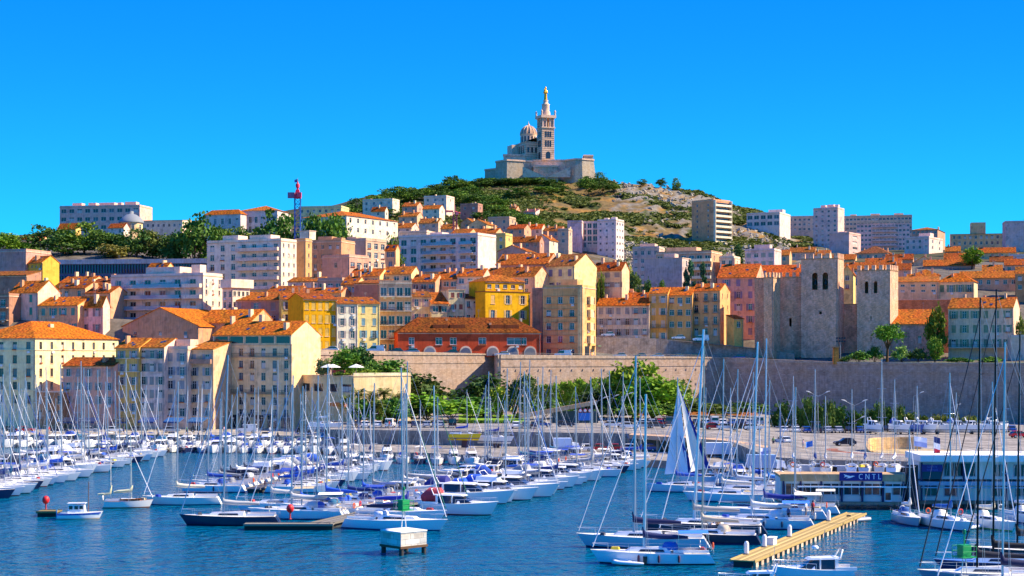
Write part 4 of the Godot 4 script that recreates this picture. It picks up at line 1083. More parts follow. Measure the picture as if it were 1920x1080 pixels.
	ap("tall pale pink tower with four window columns on the right skyline", 1525, 1571, 1583, 391, 960, 30, "dccbd2", "flat", {c = 4, fl = 10, fh = 2.9, ww = 1.3, wh = 1.3, up = [[0.3, 0.5, 3.0, 2.6, 3.0], [0.6, 0.5, 4.0, 2.8, 3.0], [0.85, 0.5, 2.0, 2.6, 3.0]], dep = 12.0})
	ap("long beige slab block with rooftop boxes behind the tall pink tower", 1572, 1710, 0, 405, 1040, 14, "d3c6b8", "flat", {c = 20, fl = 6, fh = 3.0, ww = 1.6, wh = 1.4, dep = 14.0, up = [[0.2, 0.5, 4.0, 2.0, 4.0], [0.5, 0.5, 6.0, 2.2, 4.0], [0.82, 0.5, 6.0, 2.2, 4.0]]})
	ap("lower mauve white slab in front of the long beige slab", 1606, 1706, 0, 418, 990, 14, "d2cad4", "flat", {c = 14, fl = 7, fh = 2.9, ww = 1.5, wh = 1.4, dep = 12.0, noparapet = true, bal = [[0.3, 0.75, 0, 6, 1.2, "c8c6d2"]]})
	ap("blank mauve block with sunlit striped balconies on its right side", 1555, 1592, 1614, 438, 880, 34, "cdbcc6", "flat", {c = 0, sc = 1, sfl = 5, sw = 7.0, shh = 1.4, ws = "wide", up = [[0.4, 0.5, 4.0, 1.6, 4.0]]})
	hs("brown roofed old house cluster below the skyline slabs", 1606, 1664, 1682, 474, 760, 24, "c8b8a8", "hip", {c = 4, fl = 2, rh = 4.0, rc = "a08070", ch = 4})
	ap("brown block with red roof at the right end of the slabs", 1710, 1758, 1772, 430, 920, 24, "c0a498", "hip", {c = 6, fl = 5, fh = 3.0, ww = 1.3, wh = 1.5, rh = 2.0, rc = "c07a58", ch = 3})
	ap("stepped white block with sunlit terrace side", 1696, 1742, 1768, 446, 820, 32, "dcd2da", "flat", {c = 4, fl = 4, ww = 1.3, wh = 1.5, sc = 2, sw = 2.0, up = [[0.6, 0.5, 6.0, 3.0, 6.0]]})
	ap("old stone college with square turret on the right skyline", 1784, 1886, 0, 438, 900, 12, "e0c49c", "shed", {c = 10, fl = 3, fh = 3.4, ww = 1.2, wh = 1.8, rh = 1.0, rc = "b08a70", dep = 14.0, up = [[0.5, 0.4, 8.0, 6.5, 8.0]]})
	ap("tall mauve blank wall at the right edge of the skyline", 1885, 1990, 0, 416, 840, 10, "e4c4cc", "flat", {c = 0, dep = 12.0})
	for k in [
		["orange roofed brown house left of the leafy tree on the right", 1772, 1801, 0, 471, 760, "b89a84", "gable", "dd7438"],
		["cream house with blue glazed veranda under an orange roof", 1834, 1905, 0, 473, 720, "dccaa0", "gable", "e87a38"],
		["white flat house at the right edge below the mauve wall", 1895, 1960, 0, 480, 700, "dcd8e0", "flat", "d0ccd4"],
		["long terracotta roofed house right of tower with arched windows", 1731, 1828, 0, 497, 640, "b89c98", "gable", "dd7238"],
		["low brick red house behind the long terracotta roof", 1770, 1818, 0, 484, 690, "b08a7c", "gable", "d8703c"],
		["tiled roof house just left of the square bell tower", 1582, 1660, 0, 503, 600, "c4a894", "gable", "cc6838"],
		["small yellow gabled house between the two abbey towers", 1577, 1600, 0, 512, 545, "ecd490", "gablez", "dd6c38"],
		["tiled roof house behind the square bell tower", 1650, 1708, 0, 505, 610, "c8b4a8", "gable", "c8683a"],
		["hip roofed house with beige wall right of the square bell tower", 1708, 1762, 0, 516, 590, "cdb490", "hip", "e07c3a"],
		["wide orange roofed house with blue windows behind the green shuttered house", 1800, 1908, 0, 520, 570, "cbb49a", "gable", "ea7a34"],
		["white roofed shed strip above the orange roofs on the right", 1826, 1960, 0, 499, 660, "e2e0e4", "flat", "e6e4e8"],
		["ochre house end at the right edge above the green shuttered house", 1905, 1980, 0, 512, 550, "b89c76", "gable", "c8703c"],
		["tiled house with pale wall between the abbey towers and the hip roof", 1622, 1690, 0, 494, 650, "d0b8a0", "gable", "d06c3c"],
		["red tiled house below the brown roofed old cluster", 1660, 1712, 0, 486, 690, "c8a890", "gable", "c8643a"],
		["cream gabled house below the stepped white block", 1712, 1752, 0, 492, 665, "e0cfa8", "gablez", "d4703a"],
		["small tiled house left of the leafy tree among roofs", 1776, 1806, 0, 492, 668, "d4bca0", "gable", "cc6a3a"],
		["ochre tiled house right of the leafy tree among roofs", 1842, 1880, 0, 508, 612, "d8b070", "gable", "d87438"],
		["tall pink house with tiled roof at the right edge", 1884, 1950, 0, 496, 630, "dcb8a8", "gable", "d0683a"],
		["low tiled house in front of the hip roofed beige house", 1700, 1760, 0, 526, 560, "d8c4a8", "gable", "dd7840"],
		["grey gabled house below the low pale skyline slab", 1480, 1528, 0, 472, 780, "c8bcb4", "gable", "b87050"],
		["white house under the tall pink tower", 1528, 1556, 0, 478, 760, "dcd4d0", "gable", "c46a42"],
		["tan house under the white modern villa", 1440, 1480, 0, 478, 700, "ceb698", "gable", "c86c40"],
		["cream house in front of the mauve striped balcony block", 1560, 1604, 0, 486, 730, "dccaac", "gable", "cc6a3c"],
		["small grey tiled house above the white shed strip", 1856, 1900, 0, 490, 690, "c0b0a8", "gable", "b8684a"]]:
		hs(k[0], k[1], k[2], k[3], k[4], k[5], 16, k[6], k[7], {rc = k[8], c = maxi(1, int((k[2] - k[1]) / 15)), fl = 2, ww = 1.3, wh = 1.6, rh = 2.6, ch = 1 + int(k[1]) % 3, dep = 11.0})
	hs("beige house with paired slot windows left of the four green shutters", 1683, 1760, 0, 528, 500, 14, "d6c4a4", "shed", {c = 4, fl = 2, fh = 1.7, ww = 1.2, wh = 0.7, top = 0.8, rh = 2.0, rc = "dc7c44", dep = 10.0})
	hs("cream house with four green shuttered windows and orange hip roof", 1758, 1826, 1833, 528, 497, 24, "e0d2b4", "hip", {c = 4, fl = 1, ww = 1.2, wh = 2.2, sh = "6f9a84", closed = 0.5, top = 0.9, rh = 3.0, rc = "ea8238", ch = 1})
	hs("rough brown stone garden house wall below the slot windowed house", 1683, 1786, 0, 562, 486, 14, "a08a6c", "flat", {c = 0, dep = 6.0, wm = "stone", noparapet = true})
	var g := hs("large cream house with six columns of green shutters and corrugated orange roof", 1778, 1900, 1912, 576, 452, 26, "dcd0c2", "gable", {base = 18.0, c = 6, fl = 3, fh = 4.1, ww = 1.15, wh = 2.1, sh = "7fa394", closed = 0.35, top = 0.9, rh = 3.0, rc = "dd7a42", ch = 3, near = true, bal = [[0.03, 0.97, 2, 1, 2.2, "cfd0cc", "bars"]]})
	hs("low white house corner at the right edge beside green shuttered house", 1896, 1990, 0, 634, 438, 10, "d2c6c8", "flat", {base = 17.5, c = 1, fl = 1, ww = 1.0, wh = 1.2, top = 3.0, dep = 8.0})

# ---------- bodies: smooth union of tapered capsules, meshed as surface nets ----------
func sdf_mesh(bones: Array, cell: float, blend: float) -> MB:
	var lo := Vector3(INF, INF, INF); var hi := -lo
	for b in bones:
		for k in 2:
			var r: Vector3 = Vector3.ONE * (b[2 + k] + cell * 2)
			lo = lo.min(b[k] - r); hi = hi.max(b[k] + r)
	var n := Vector3i(((hi - lo) / cell).ceil()) + Vector3i.ONE
	var val := PackedFloat32Array(); val.resize(n.x * n.y * n.z); val.fill(1.0)
	for z in n.z:
		for y in n.y:
			for x in n.x:
				var p := lo + Vector3(x, y, z) * cell
				var s := 9.0
				for b in bones:
					var ab: Vector3 = b[1] - b[0]
					var t := clampf((p - b[0]).dot(ab) / maxf(ab.length_squared(), 1e-9), 0, 1)
					var d: float = p.distance_to(b[0] + ab * t) - lerpf(b[2], b[3], t)
					if d > s + blend: continue
					var h := clampf(0.5 + 0.5 * (s - d) / blend, 0, 1)
					s = lerpf(s, d, h) - blend * h * (1 - h)
				val[x + n.x * (y + n.y * z)] = s
	var mb := MB.new()
	var idx := {}
	var st := [1, n.x, n.x * n.y]
	for z in n.z - 1:
		for y in n.y - 1:
			for x in n.x - 1:
				var i: int = x + n.x * (y + n.y * z)
				var sum := Vector3.ZERO; var cnt := 0
				for c in 8:
					var ci: int = i + (c & 1) * st[0] + ((c >> 1) & 1) * st[1] + ((c >> 2) & 1) * st[2]
					for ax in 3:
						if c & (1 << ax): continue
						var a := val[ci]; var b := val[ci + st[ax]]
						if (a < 0) != (b < 0):
							var q := Vector3(x + (c & 1), y + ((c >> 1) & 1), z + ((c >> 2) & 1))
							q[ax] += a / (a - b)
							sum += q; cnt += 1
				if cnt:
					idx[i] = mb.v.size()
					mb.v.append(lo + sum / cnt * cell)
	mb.n.resize(mb.v.size()); mb.uv.resize(mb.v.size())
	for i in idx:
		for ax in 3:
			var a := val[i]; var b := val[i + st[ax]]
			if (a < 0) == (b < 0): continue
			var u: int = st[(ax + 1) % 3]; var w: int = st[(ax + 2) % 3]
			if not (idx.has(i - u) and idx.has(i - w) and idx.has(i - u - w)): continue
			var q := [idx[i], idx[i - u], idx[i - u - w], idx[i - w]]
			if a > 0: q.reverse()
			var nn: Vector3 = (mb.v[q[1]] - mb.v[q[0]]).cross(mb.v[q[2]] - mb.v[q[0]])
			for k in 4: mb.n[q[k]] += nn
			for k in [0, 2, 1, 0, 3, 2]: mb.ix.append(q[k])
	for k in mb.n.size(): mb.n[k] = mb.n[k].normalized()
	return mb

func prism(mb: MB, lo: Array, hi: Array) -> void:      # any ring of points, bottom and top, closed above
	var m := lo.size()
	for i in m: mb.quad(lo[i], lo[(i + 1) % m], hi[(i + 1) % m], hi[i])
	for i in range(1, m - 1): mb.tri(hi[0], hi[i], hi[i + 1])
func sq(w: float, d: float, y: float, c := Vector2.ZERO) -> Array:
	return [Vector3(c.x - w / 2, y, c.y + d / 2), Vector3(c.x + w / 2, y, c.y + d / 2), Vector3(c.x + w / 2, y, c.y - d / 2), Vector3(c.x - w / 2, y, c.y - d / 2)]
func arch(w: float, h: float, z0: float, z1: float) -> MB:
	var mb := MB.new()
	var poly := PackedVector2Array([Vector2(-w / 2, 0), Vector2(w / 2, 0)])
	for k in 9: poly.append(Vector2(cos(PI * k / 8) * w / 2, h - w / 2 + sin(PI * k / 8) * w / 2))
	mb.extrude(poly, z0, z1)
	return mb

func build_basilica() -> void:
	var d := 1150.0
	var k := d / FL
	var o := thing("basilica", "hilltop basilica with ribbed dome and tall bell tower carrying a golden statue", "church", P(1023, 334, d))
	var L := func(px: float, py: float, z := 0.0): return Vector3((px - 1023) * k, (334 - py) * k, z)
	var pale := textured("concrete", H("d8ccc2")); var warm := textured("ashlar", H("ccbca6")); var dark := textured("concrete", H("b8aa9c"))
	# fort below
	var F := func(called: String, pts: Array, yb: float, yt: float, bat: float, m: Material):
		var mb := MB.new(); var lo := []; var hi := []
		var c := Vector3.ZERO
		for p in pts: c += Vector3((p[0] - 1023) * k, 0, p[1]) / pts.size()
		for p in pts:
			var q := Vector3((p[0] - 1023) * k, 0, p[1])
			var out := (q - c).normalized() * bat
			lo.append(Vector3(q.x + out.x, (334 - yb) * k, q.z + out.z)); hi.append(Vector3(q.x, (334 - yt) * k, q.z))
		prism(mb, lo, hi)
		var cp := MB.new(); var l2 := []; var h2 := []
		for q in hi:
			var out2: Vector3 = (Vector3(q.x, 0, q.z) - c).normalized() * 0.7
			l2.append(q + out2 + Vector3(0, -0.9, 0)); h2.append(q + out2 + Vector3(0, 0.25, 0))
		prism(cp, l2, h2); part(o, "coping", cp, pale)
		return part(o, called, mb, m)
	F.call("fort_wall", [[909, -6.0], [931, 2.0], [935, -20.0], [912, -24.0]], 345, 316, 0.3, warm)
	F.call("fort_bastion", [[930, 2.0], [951, 12.0], [998, 4.0], [998, -24.0], [935, -24.0]], 348, 303, 1.0, warm)
	F.call("fort_terrace", [[944, 1.0], [986, -1.0], [986, -20.0], [946, -20.0]], 310, 290, 0.0, pale)
	F.call("church_terrace", [[985, 3.0], [1075, 4.0], [1075, -30.0], [985, -30.0]], 345, 301, 0.2, pale)
	F.call("stair_bastion", [[1000, 10.0], [1044, 11.0], [1044, 2.0], [1000, 2.0]], 348, 314, 0.6, warm)
	F.call("round_bastion", [[1062, 5.0], [1078, 11.0], [1090, 11.0], [1112, 6.0], [1112, -14.0], [1062, -14.0]], 346, 301, 2.4, warm)
	F.call("watch_platform", [[1094, 7.0], [1111, 5.5], [1111, -6.0], [1094, -6.0]], 306, 293, 0.2, warm)
	for s in [-1, 1]:
		var st := MB.new()
		for i in 12: st.box(Vector3(s * (1.0 + i * 1.35), 0, 10.9), Vector3(s * (1.0 + i * 1.35) + s * 1.35, 0.7 + i * 0.62, 12.6)) if s > 0 else st.box(Vector3(-(2.35 + i * 1.35), 0, 10.9), Vector3(-(1.0 + i * 1.35), 0.7 + i * 0.62, 12.6))
		part(o, "stair", st, pale).position = L.call(1024.0, 336.0)
	# bell tower, turned a little to the sun
	var tw := Node3D.new(); tw.name = "bell_tower"; o.add_child(tw); tw.position = L.call(1023.0, 301.0); tw.rotation.y = deg_to_rad(22)
	var TH := 31.0
	var m := MB.new(); prism(m, sq(9.6, 9.6, 0), sq(9.4, 9.4, 23.0)); part(tw, "tower_shaft", m, pale)
	for i in 15:
		m = MB.new(); m.cbox(Vector3(0, 0.9 + i * 1.5, 0), Vector3(9.72, 0.55, 9.72)); part(tw, "stone_band", m, dark)
	m = MB.new(); m.cbox(Vector3(0, 23.4, 0), Vector3(10.6, 0.8, 10.6)); part(tw, "cornice", m, pale)
	m = MB.new(); m.lathe([Vector2(2.0, 25.0), Vector2(1.7, 25.6), Vector2(1.2, 27.4), Vector2(0.9, 28.4), Vector2(0.1, 28.8)], 12); part(tw, "bell", m, mat(H("6a6048"), 0.5, 0.8))
	for i in 4:
		m = MB.new(); m.cbox(Vector3(0, 27.2, 0), Vector3(1.6, 6.8, 1.6)); part(tw, "belfry_pier", m, pale).position = Vector3(3.2, 0, 3.2).rotated(Vector3.UP, i * PI / 2)
	for i in 4:
		for x in [-4.3, -1.45, 1.45, 4.3]:
			if x == 4.3: continue
			var p := Vector3(x, 23.8, 4.3).rotated(Vector3.UP, i * PI / 2)
			m = MB.new(); m.lathe([Vector2(0.75, 0), Vector2(0.6, 0.5), Vector2(0.6, 5.8), Vector2(0.85, 6.6)], 8)
			part(tw, "column", m, pale).position = p
	m = MB.new(); m.cbox(Vector3(0, 31.3, 0), Vector3(11.6, 1.9, 11.6)); part(tw, "balustrade", m, pale)
	for i in 4:
		var p := Vector3(5.2, 32.2, 5.2).rotated(Vector3.UP, i * PI / 2)
		m = MB.new(); m.lathe([Vector2(0.7, 0), Vector2(0.55, 2.2), Vector2(0.9, 2.7), Vector2(0.1, 4.0)], 6); part(tw, "pinnacle", m, pale).position = p
		for s in [[0.0, 1.0, 3.4, 2.2], [0.0, 9.5, 1.1, 4.6], [-1.8, 9.5, 1.1, 4.6], [1.8, 9.5, 1.1, 4.6], [0.0, 16.5, 1.1, 4.2], [-1.8, 16.5, 1.1, 4.2], [1.8, 16.5, 1.1, 4.2]]:
			var w := part(tw, "window", arch(s[2], s[3] if s[1] > 2 else 5.0, 4.78, 4.95), glass())
			w.transform = Transform3D(Basis(Vector3.UP, i * PI / 2), Vector3.ZERO) * Transform3D(Basis(), Vector3(s[0], s[1], 0))
	m = MB.new(); m.lathe([Vector2(3.4, 32.2), Vector2(3.2, 35.0), Vector2(2.6, 36.0), Vector2(2.8, 37.5), Vector2(2.7, 40.0), Vector2(3.1, 40.6), Vector2(1.8, 41.5), Vector2(1.6, 43.0), Vector2(2.0, 43.6), Vector2(0.6, 44.0)], 12)
	part(tw, "pedestal", m, pale)
	var sm := sdf_mesh([[Vector3(0, 0.2, 0), Vector3(0, 3.6, 0), 1.25, 1.0], [Vector3(0, 3.6, 0), Vector3(0, 6.6, 0), 0.95, 1.15], [Vector3(0, 7.4, 0), Vector3(0, 8.3, 0), 0.5, 0.6], [Vector3(0, 8.3, 0), Vector3(0, 8.9, 0), 0.68, 0.62], [Vector3(0, 9.3, 0), Vector3(0, 9.6, 0), 0.66, 0.5], [Vector3(-0.9, 6.8, 0), Vector3(-1.3, 5.4, 0.5), 0.45, 0.4], [Vector3(-1.3, 5.4, 0.5), Vector3(-0.5, 5.6, 1.1), 0.4, 0.35], [Vector3(0.9, 6.8, 0), Vector3(1.3, 5.5, 0.5), 0.45, 0.4], [Vector3(-0.7, 6.0, 1.0), Vector3(-0.7, 7.4, 0.9), 0.5, 0.4], [Vector3(-0.7, 7.9, 0.9), Vector3(-0.7, 8.1, 0.9), 0.42, 0.4], [Vector3(-0.7, 7.2, 0.9), Vector3(-1.7, 7.6, 1.2), 0.22, 0.18], [Vector3(-0.5, 7.2, 0.9), Vector3(0.3, 7.5, 1.3), 0.22, 0.18]], 0.22, 0.35)
	part(o, "statue", sm, mat(H("e8a832"), 0.45, 0.7)).position = tw.position + Vector3(0, 43.6, 0)
	# nave, transept, drum and dome behind
	var ch := Node3D.new(); ch.name = "nave"; o.add_child(ch); ch.position = L.call(1000.0, 301.0, -8.0); ch.rotation.y = deg_to_rad(22)
	m = MB.new(); prism(m, sq(16, 26, 0, Vector2(0, -8)), sq(16, 26, 14, Vector2(0, -8))); part(ch, "nave_wall", m, pale)
	m = MB.new(); m.xf = Transform3D(Basis(Vector3.UP, PI / 2), Vector3.ZERO); slope_roof(m, [Vector2(8.4, 14.0), Vector2(0, 17.0), Vector2(-8.4, 14.0)], -5.2, 21.4); part(ch, "nave_roof", m, mat(H("a59c93"), 0.7))
	m = MB.new(); prism(m, sq(24, 9, 0, Vector2(-1, -14)), sq(24, 9, 13, Vector2(-1, -14))); part(ch, "transept", m, pale)
	for i in 8:
		m = MB.new(); m.cbox(Vector3(0, 1.2 + i * 1.7, -8), Vector3(16.1, 0.6, 26.1)); part(ch, "stone_band", m, dark)
	for i in 5:
		var w := part(ch, "window", arch(1.4, 5.5, 0, 0.12), glass()); w.position = Vector3(-8.07, 6.0, 1.0 - i * 3.6); w.rotation.y = -PI / 2
		w = part(ch, "window", arch(1.4, 4.0, 0, 0.12), glass()); w.position = Vector3(-6.0 + i * 3.0, 6.0, 5.07)
	var dr := Node3D.new(); dr.name = "dome_tower"; o.add_child(dr); dr.position = L.call(991.5, 264.0, -20.0)
	m = MB.new(); m.lathe([Vector2(6.6, -6), Vector2(6.6, 0), Vector2(6.0, 0.2), Vector2(6.0, 6.4), Vector2(6.5, 6.8), Vector2(6.5, 7.3)], 20); part(dr, "drum", m, pale)
	m = MB.new()
	var prof := []
	for i in 9: prof.append(Vector2(cos(PI / 2 * i / 8.4) * 6.0, 7.2 + sin(PI / 2 * i / 8.4) * 6.6))
	m.lathe(prof, 24); part(dr, "dome", m, textured("concrete", H("b0a298")))
	for i in 14:
		var a := TAU * i / 14
		var pts := []; var rad := []
		for q in prof: pts.append(Vector3(cos(a) * (q.x + 0.1), q.y, sin(a) * (q.x + 0.1))); rad.append(0.32)
		m = MB.new(); m.tube(pts, rad, 5); part(dr, "rib", m, pale)
		var w := part(dr, "window", arch(1.3, 4.6, 0, 0.14), glass()); var a2 := a + 0.22
		w.position = Vector3(cos(a2) * 5.95, 1.0, sin(a2) * 5.95); w.rotation.y = -a2 + PI / 2
	m = MB.new(); m.lathe([Vector2(1.0, 13.4), Vector2(0.8, 15.0), Vector2(0.2, 15.6), Vector2(0.12, 17.2)], 8); part(dr, "lantern", m, pale)

func build_abbey() -> void:
	var ab := thing("abbey", "fortified stone abbey with two crenellated square towers and buttressed walls", "abbey", Vector3(Xw(1540, 480), 19.5, -480))
	var blk := func(nm: String, xa: float, xb: float, xc: float, yt: float, d: float, th: float, col: String, dep: float, mer: int, holes: Array):
		var h := house("abbey_block", "x", xa, xb, xc, yt, d, th, col, "flat", {c = 0, base = 19.5, dep = dep, wm = "stone", noparapet = true, rc = "a8987e", holes = holes, ws = "none"})
		h.name = nm
		for kk in ["label", "category"]: h.remove_meta(kk)
		for c in h.get_children():
			if String(c.name).begins_with("window"): h.remove_child(c); c.free()
		var dm: Array = h.get_meta("dims")
		var sm := textured("stone", H(col))
		for i in mer:
			var w: float = dm[0] / (mer * 2 - 1)
			bx(h, "merlon", Vector3(w * (i * 2 + 0.5), dm[1] + 0.95, -0.35), Vector3(w, 1.5, 0.7), sm)
			var ws: float = dm[2] / (mer * 2 - 1)
			if i > 0: bx(h, "merlon", Vector3(dm[0] - 0.35, dm[1] + 0.95, -ws * (i * 2 + 0.5)), Vector3(0.7, 1.5, ws), sm)
		h.reparent(ab, true)
		return h
	var H0: float = Yw(480, 474) - 19.5
	blk.call("gate_wall", 1415, 1435, 0, 522, 486, 14, "dcc0a4", 8.0, 0, [])
	blk.call("buttress", 1432, 1450, 1463, 521, 478, 34, "e0c6a8", 5.0, 3, [])
	blk.call("chapel_wall", 1460, 1505, 0, 521, 483, 14, "d8bfa8", 9.0, 4, [Rect2(3.2, 9.6, 0.7, 2.6)])
	var t1: Node3D = blk.call("bell_gate_tower", 1502, 1571, 1582, 485, 476, 26, "e8c4b0", 10.0, 5, [Rect2(3.4, 20.6, 1.7, 5.2), Rect2(6.6, 20.6, 1.7, 5.2), Rect2(5.6, 13.2, 0.8, 0.8)])
	blk.call("cloister_wall", 1578, 1610, 0, 571, 482, 14, "d8c0aa", 8.0, 0, [])
	var t2: Node3D = blk.call("square_tower", 1607, 1669, 1684, 507, 472, 32, "ecc8b4", 10.0, 5, [Rect2(2.4, 19.4, 1.1, 3.6), Rect2(5.2, 19.4, 1.1, 3.6), Rect2(4.2, 11.2, 0.3, 1.4), Rect2(4.2, 5.0, 0.3, 1.4)])
	for q in [[t1, 4.25, 20.6, 1.7, 5.2], [t1, 7.45, 20.6, 1.7, 5.2], [t2, 2.95, 19.4, 1.1, 3.6], [t2, 5.75, 19.4, 1.1, 3.6]]:
		for s in [-1, 1]:      # rounded heads of the openings
			var mb := MB.new()
			var poly := PackedVector2Array([Vector2(q[3] / 2 * s, 0)])
			for i in 7: poly.append(Vector2(cos(PI / 2 * i / 6) * q[3] / 2 * s, -q[3] / 2 + sin(PI / 2 * i / 6) * q[3] / 2))
			mb.extrude(poly, -0.6, -0.01)
			part(q[0], "arch_head", mb, textured("stone", H("dcc2b2"))).position = Vector3(q[1], q[2] + q[4] - 0.002, 0)
		if q[0] == t1:
			var mb := MB.new()
			mb.lathe([Vector2(0.75, 0), Vector2(0.62, 0.35), Vector2(0.42, 0.9), Vector2(0.36, 1.3), Vector2(0.05, 1.5)], 10)
			part(q[0], "bell", mb, mat(H("3d4238"), 0.5, 0.8)).position = Vector3(q[1], q[2] + 1.6, -0.9)
			bx(q[0], "bell_beam", Vector3(q[1], q[2] + 3.25, -0.9), Vector3(1.7, 0.3, 0.3), mat(H("5a4636")))
	var nv := house("abbey_nave", "y", 1668, 1752, 0, 607, 470, 14, "dcbfae", "shed", {base = 17.9, c = 0, dep = 10.0, rh = 4.4, rc = "e07a3a", wm = "stone", holes = [Rect2(8.2, 6.0, 1.0, 2.2), Rect2(2.6, 1.0, 0.7, 1.1), Rect2(3.7, 1.0, 0.7, 1.1), Rect2(8.4, 1.0, 0.7, 1.1), Rect2(9.5, 1.0, 0.7, 1.1)]})
	nv.name = "nave"
	for kk in ["label", "category"]: nv.remove_meta(kk)
	nv.reparent(ab, true)
	# flood lights and vent on the forecourt
	var fl := thing("floodlight_mast", "dark floodlight mast with crossbars in front of the abbey towers", "lamp", Vector3(Xw(1576, 466), 19.2, -466))
	rod(fl, "pole", Vector3.ZERO, Vector3(0, 5.2, 0), 0.09, mat(H("b8b4b0"), 0.5, 0.5))
	for i in 2:
		bx(fl, "crossbar", Vector3(0, 5.2 + i * 0.9, 0), Vector3(2.8, 0.12, 0.12), mat(H("4a4a50"), 0.6))
		for s in 4: bx(fl, "floodlight", Vector3(-1.1 + s * 0.75, 5.2 + i * 0.9, 0.2), Vector3(0.5, 0.55, 0.3), mat(H("3c3d44"), 0.5))
	var gp := thing("gate_pillar", "sunlit orange stone gate pillar beside the abbey garden", "pillar", Vector3(Xw(1567, 449), 17.8, -449))
	var mb := MB.new(); prism(mb, sq(1.6, 1.6, 0), sq(1.4, 1.4, 4.6)); part(gp, "shaft", mb, textured("stone", H("e0a050")))
	mb = MB.new(); prism(mb, sq(1.9, 1.9, 4.6), sq(1.9, 1.9, 4.9)); part(gp, "cap", mb, textured("stone", H("d8b07a")))

func crane_tower(o: Node3D, h: float, w: float, col: Color) -> void:
	var m := mat(col, 0.5, 0.2)
	for i in 4:
		var p := Vector3(w / 2, 0, w / 2).rotated(Vector3.UP, i * PI / 2)
		rod(o, "mast_leg", p, p + Vector3(0, h, 0), 0.14, m)
	var n := int(h / w)
	for j in n:
		for i in 4:
			var a := Vector3(w / 2, h * j / n, w / 2).rotated(Vector3.UP, i * PI / 2)
			var b := Vector3(w / 2, h * (j + 1) / n, w / 2).rotated(Vector3.UP, (i + (1 if j % 2 == 0 else -1)) * PI / 2)
			rod(o, "brace", a, b, 0.08, m, -1, 4)
			rod(o, "brace", a, Vector3(w / 2, h * j / n, w / 2).rotated(Vector3.UP, (i + 1) * PI / 2), 0.07, m, -1, 4)
func build_cranes() -> void:
	var d := 620.0
	var o := thing("tower_crane", "blue lattice tower crane with red top standing against the sky", "crane", Vector3(Xw(558, d), land(558, d) - 0.5, -d), 0.0)
	var h := Yw(372, d) - o.position.y
	crane_tower(o, h, 2.2, H("2a56a8"))
	var red := mat(H("d8203a"), 0.5)
	var mb := MB.new(); prism(mb, sq(2.6, 2.6, h), sq(1.2, 1.2, h + 3.4)); part(o, "slewing_head", mb, red)
	bx(o, "cab", Vector3(0.9, h + 1.2, 1.6), Vector3(1.6, 1.9, 1.4), mat(H("e8405a"), 0.4))
	bx(o, "counterweight", Vector3(-2.6, h + 1.3, -0.8), Vector3(2.6, 2.2, 1.6), mat(H("8a6a86"), 0.8))
	rod(o, "apex_mast", Vector3(0, h + 3.2, 0), Vector3(0, h + 6.6, 0), 0.45, red, 0.25)
	mb = MB.new(); mb.lathe([Vector2(0.7, h + 4.2), Vector2(0.8, h + 5.4), Vector2(0.2, h + 6.2)], 8); part(o, "apex_drum", mb, red)
	rod(o, "jib", Vector3(0, h + 2.4, 0), Vector3(-4.2, h + 2.9, -30), 0.4, red, 0.3, 4)
	mb = MB.new(); mb.quad(Vector3(0, h + 6.4, 0), Vector3(0, h + 7.6, 0), Vector3(-1.2, h + 7.3, 0.1), Vector3(-1.2, h + 6.2, 0.1)); part(o, "pennant", mb, mat(H("56609a")))
	rod(o, "antenna", Vector3(0, h + 6.2, 0), Vector3(0, h + 8.0, 0), 0.05, red)
	d = 705.0
	o = thing("small_crane", "small dark red crane among the hillside houses", "crane", Vector3(Xw(853, d), land(853, d) - 0.5, -d), 0.2)
	h = Yw(398, d) - o.position.y
	crane_tower(o, h, 1.6, H("7a3450"))
	bx(o, "counter_jib", Vector3(-2.6, h + 0.4, 0), Vector3(3.6, 0.7, 1.2), mat(H("b04a5a"), 0.6))
	rod(o, "jib", Vector3(0, h + 0.4, 0), Vector3(5.0, h + 1.2, -16), 0.35, mat(H("b8283c"), 0.6), 0.3, 4)
	rod(o, "apex_mast", Vector3(0, h, 0), Vector3(0.2, h + 3.2, 0), 0.3, mat(H("8a3a52"), 0.6), 0.12)
	bx(o, "cab", Vector3(0.8, h - 0.6, 0.8), Vector3(1.2, 1.4, 1.2), mat(H("a05a70"), 0.5))

func lettering(parent: Node, called: String, s: String, size: float, at: Vector3, c: Color) -> void:
	var tm := TextMesh.new()
	var sf := SystemFont.new(); sf.font_names = PackedStringArray(["Droid Sans"])
	tm.font = sf; tm.text = s; tm.font_size = 48; tm.pixel_size = size / 48.0; tm.depth = 0.03
	tm.material = mat(c, 0.6)
	var o := MeshInstance3D.new(); o.name = called; o.mesh = tm
	parent.add_child(o, true); o.position = at

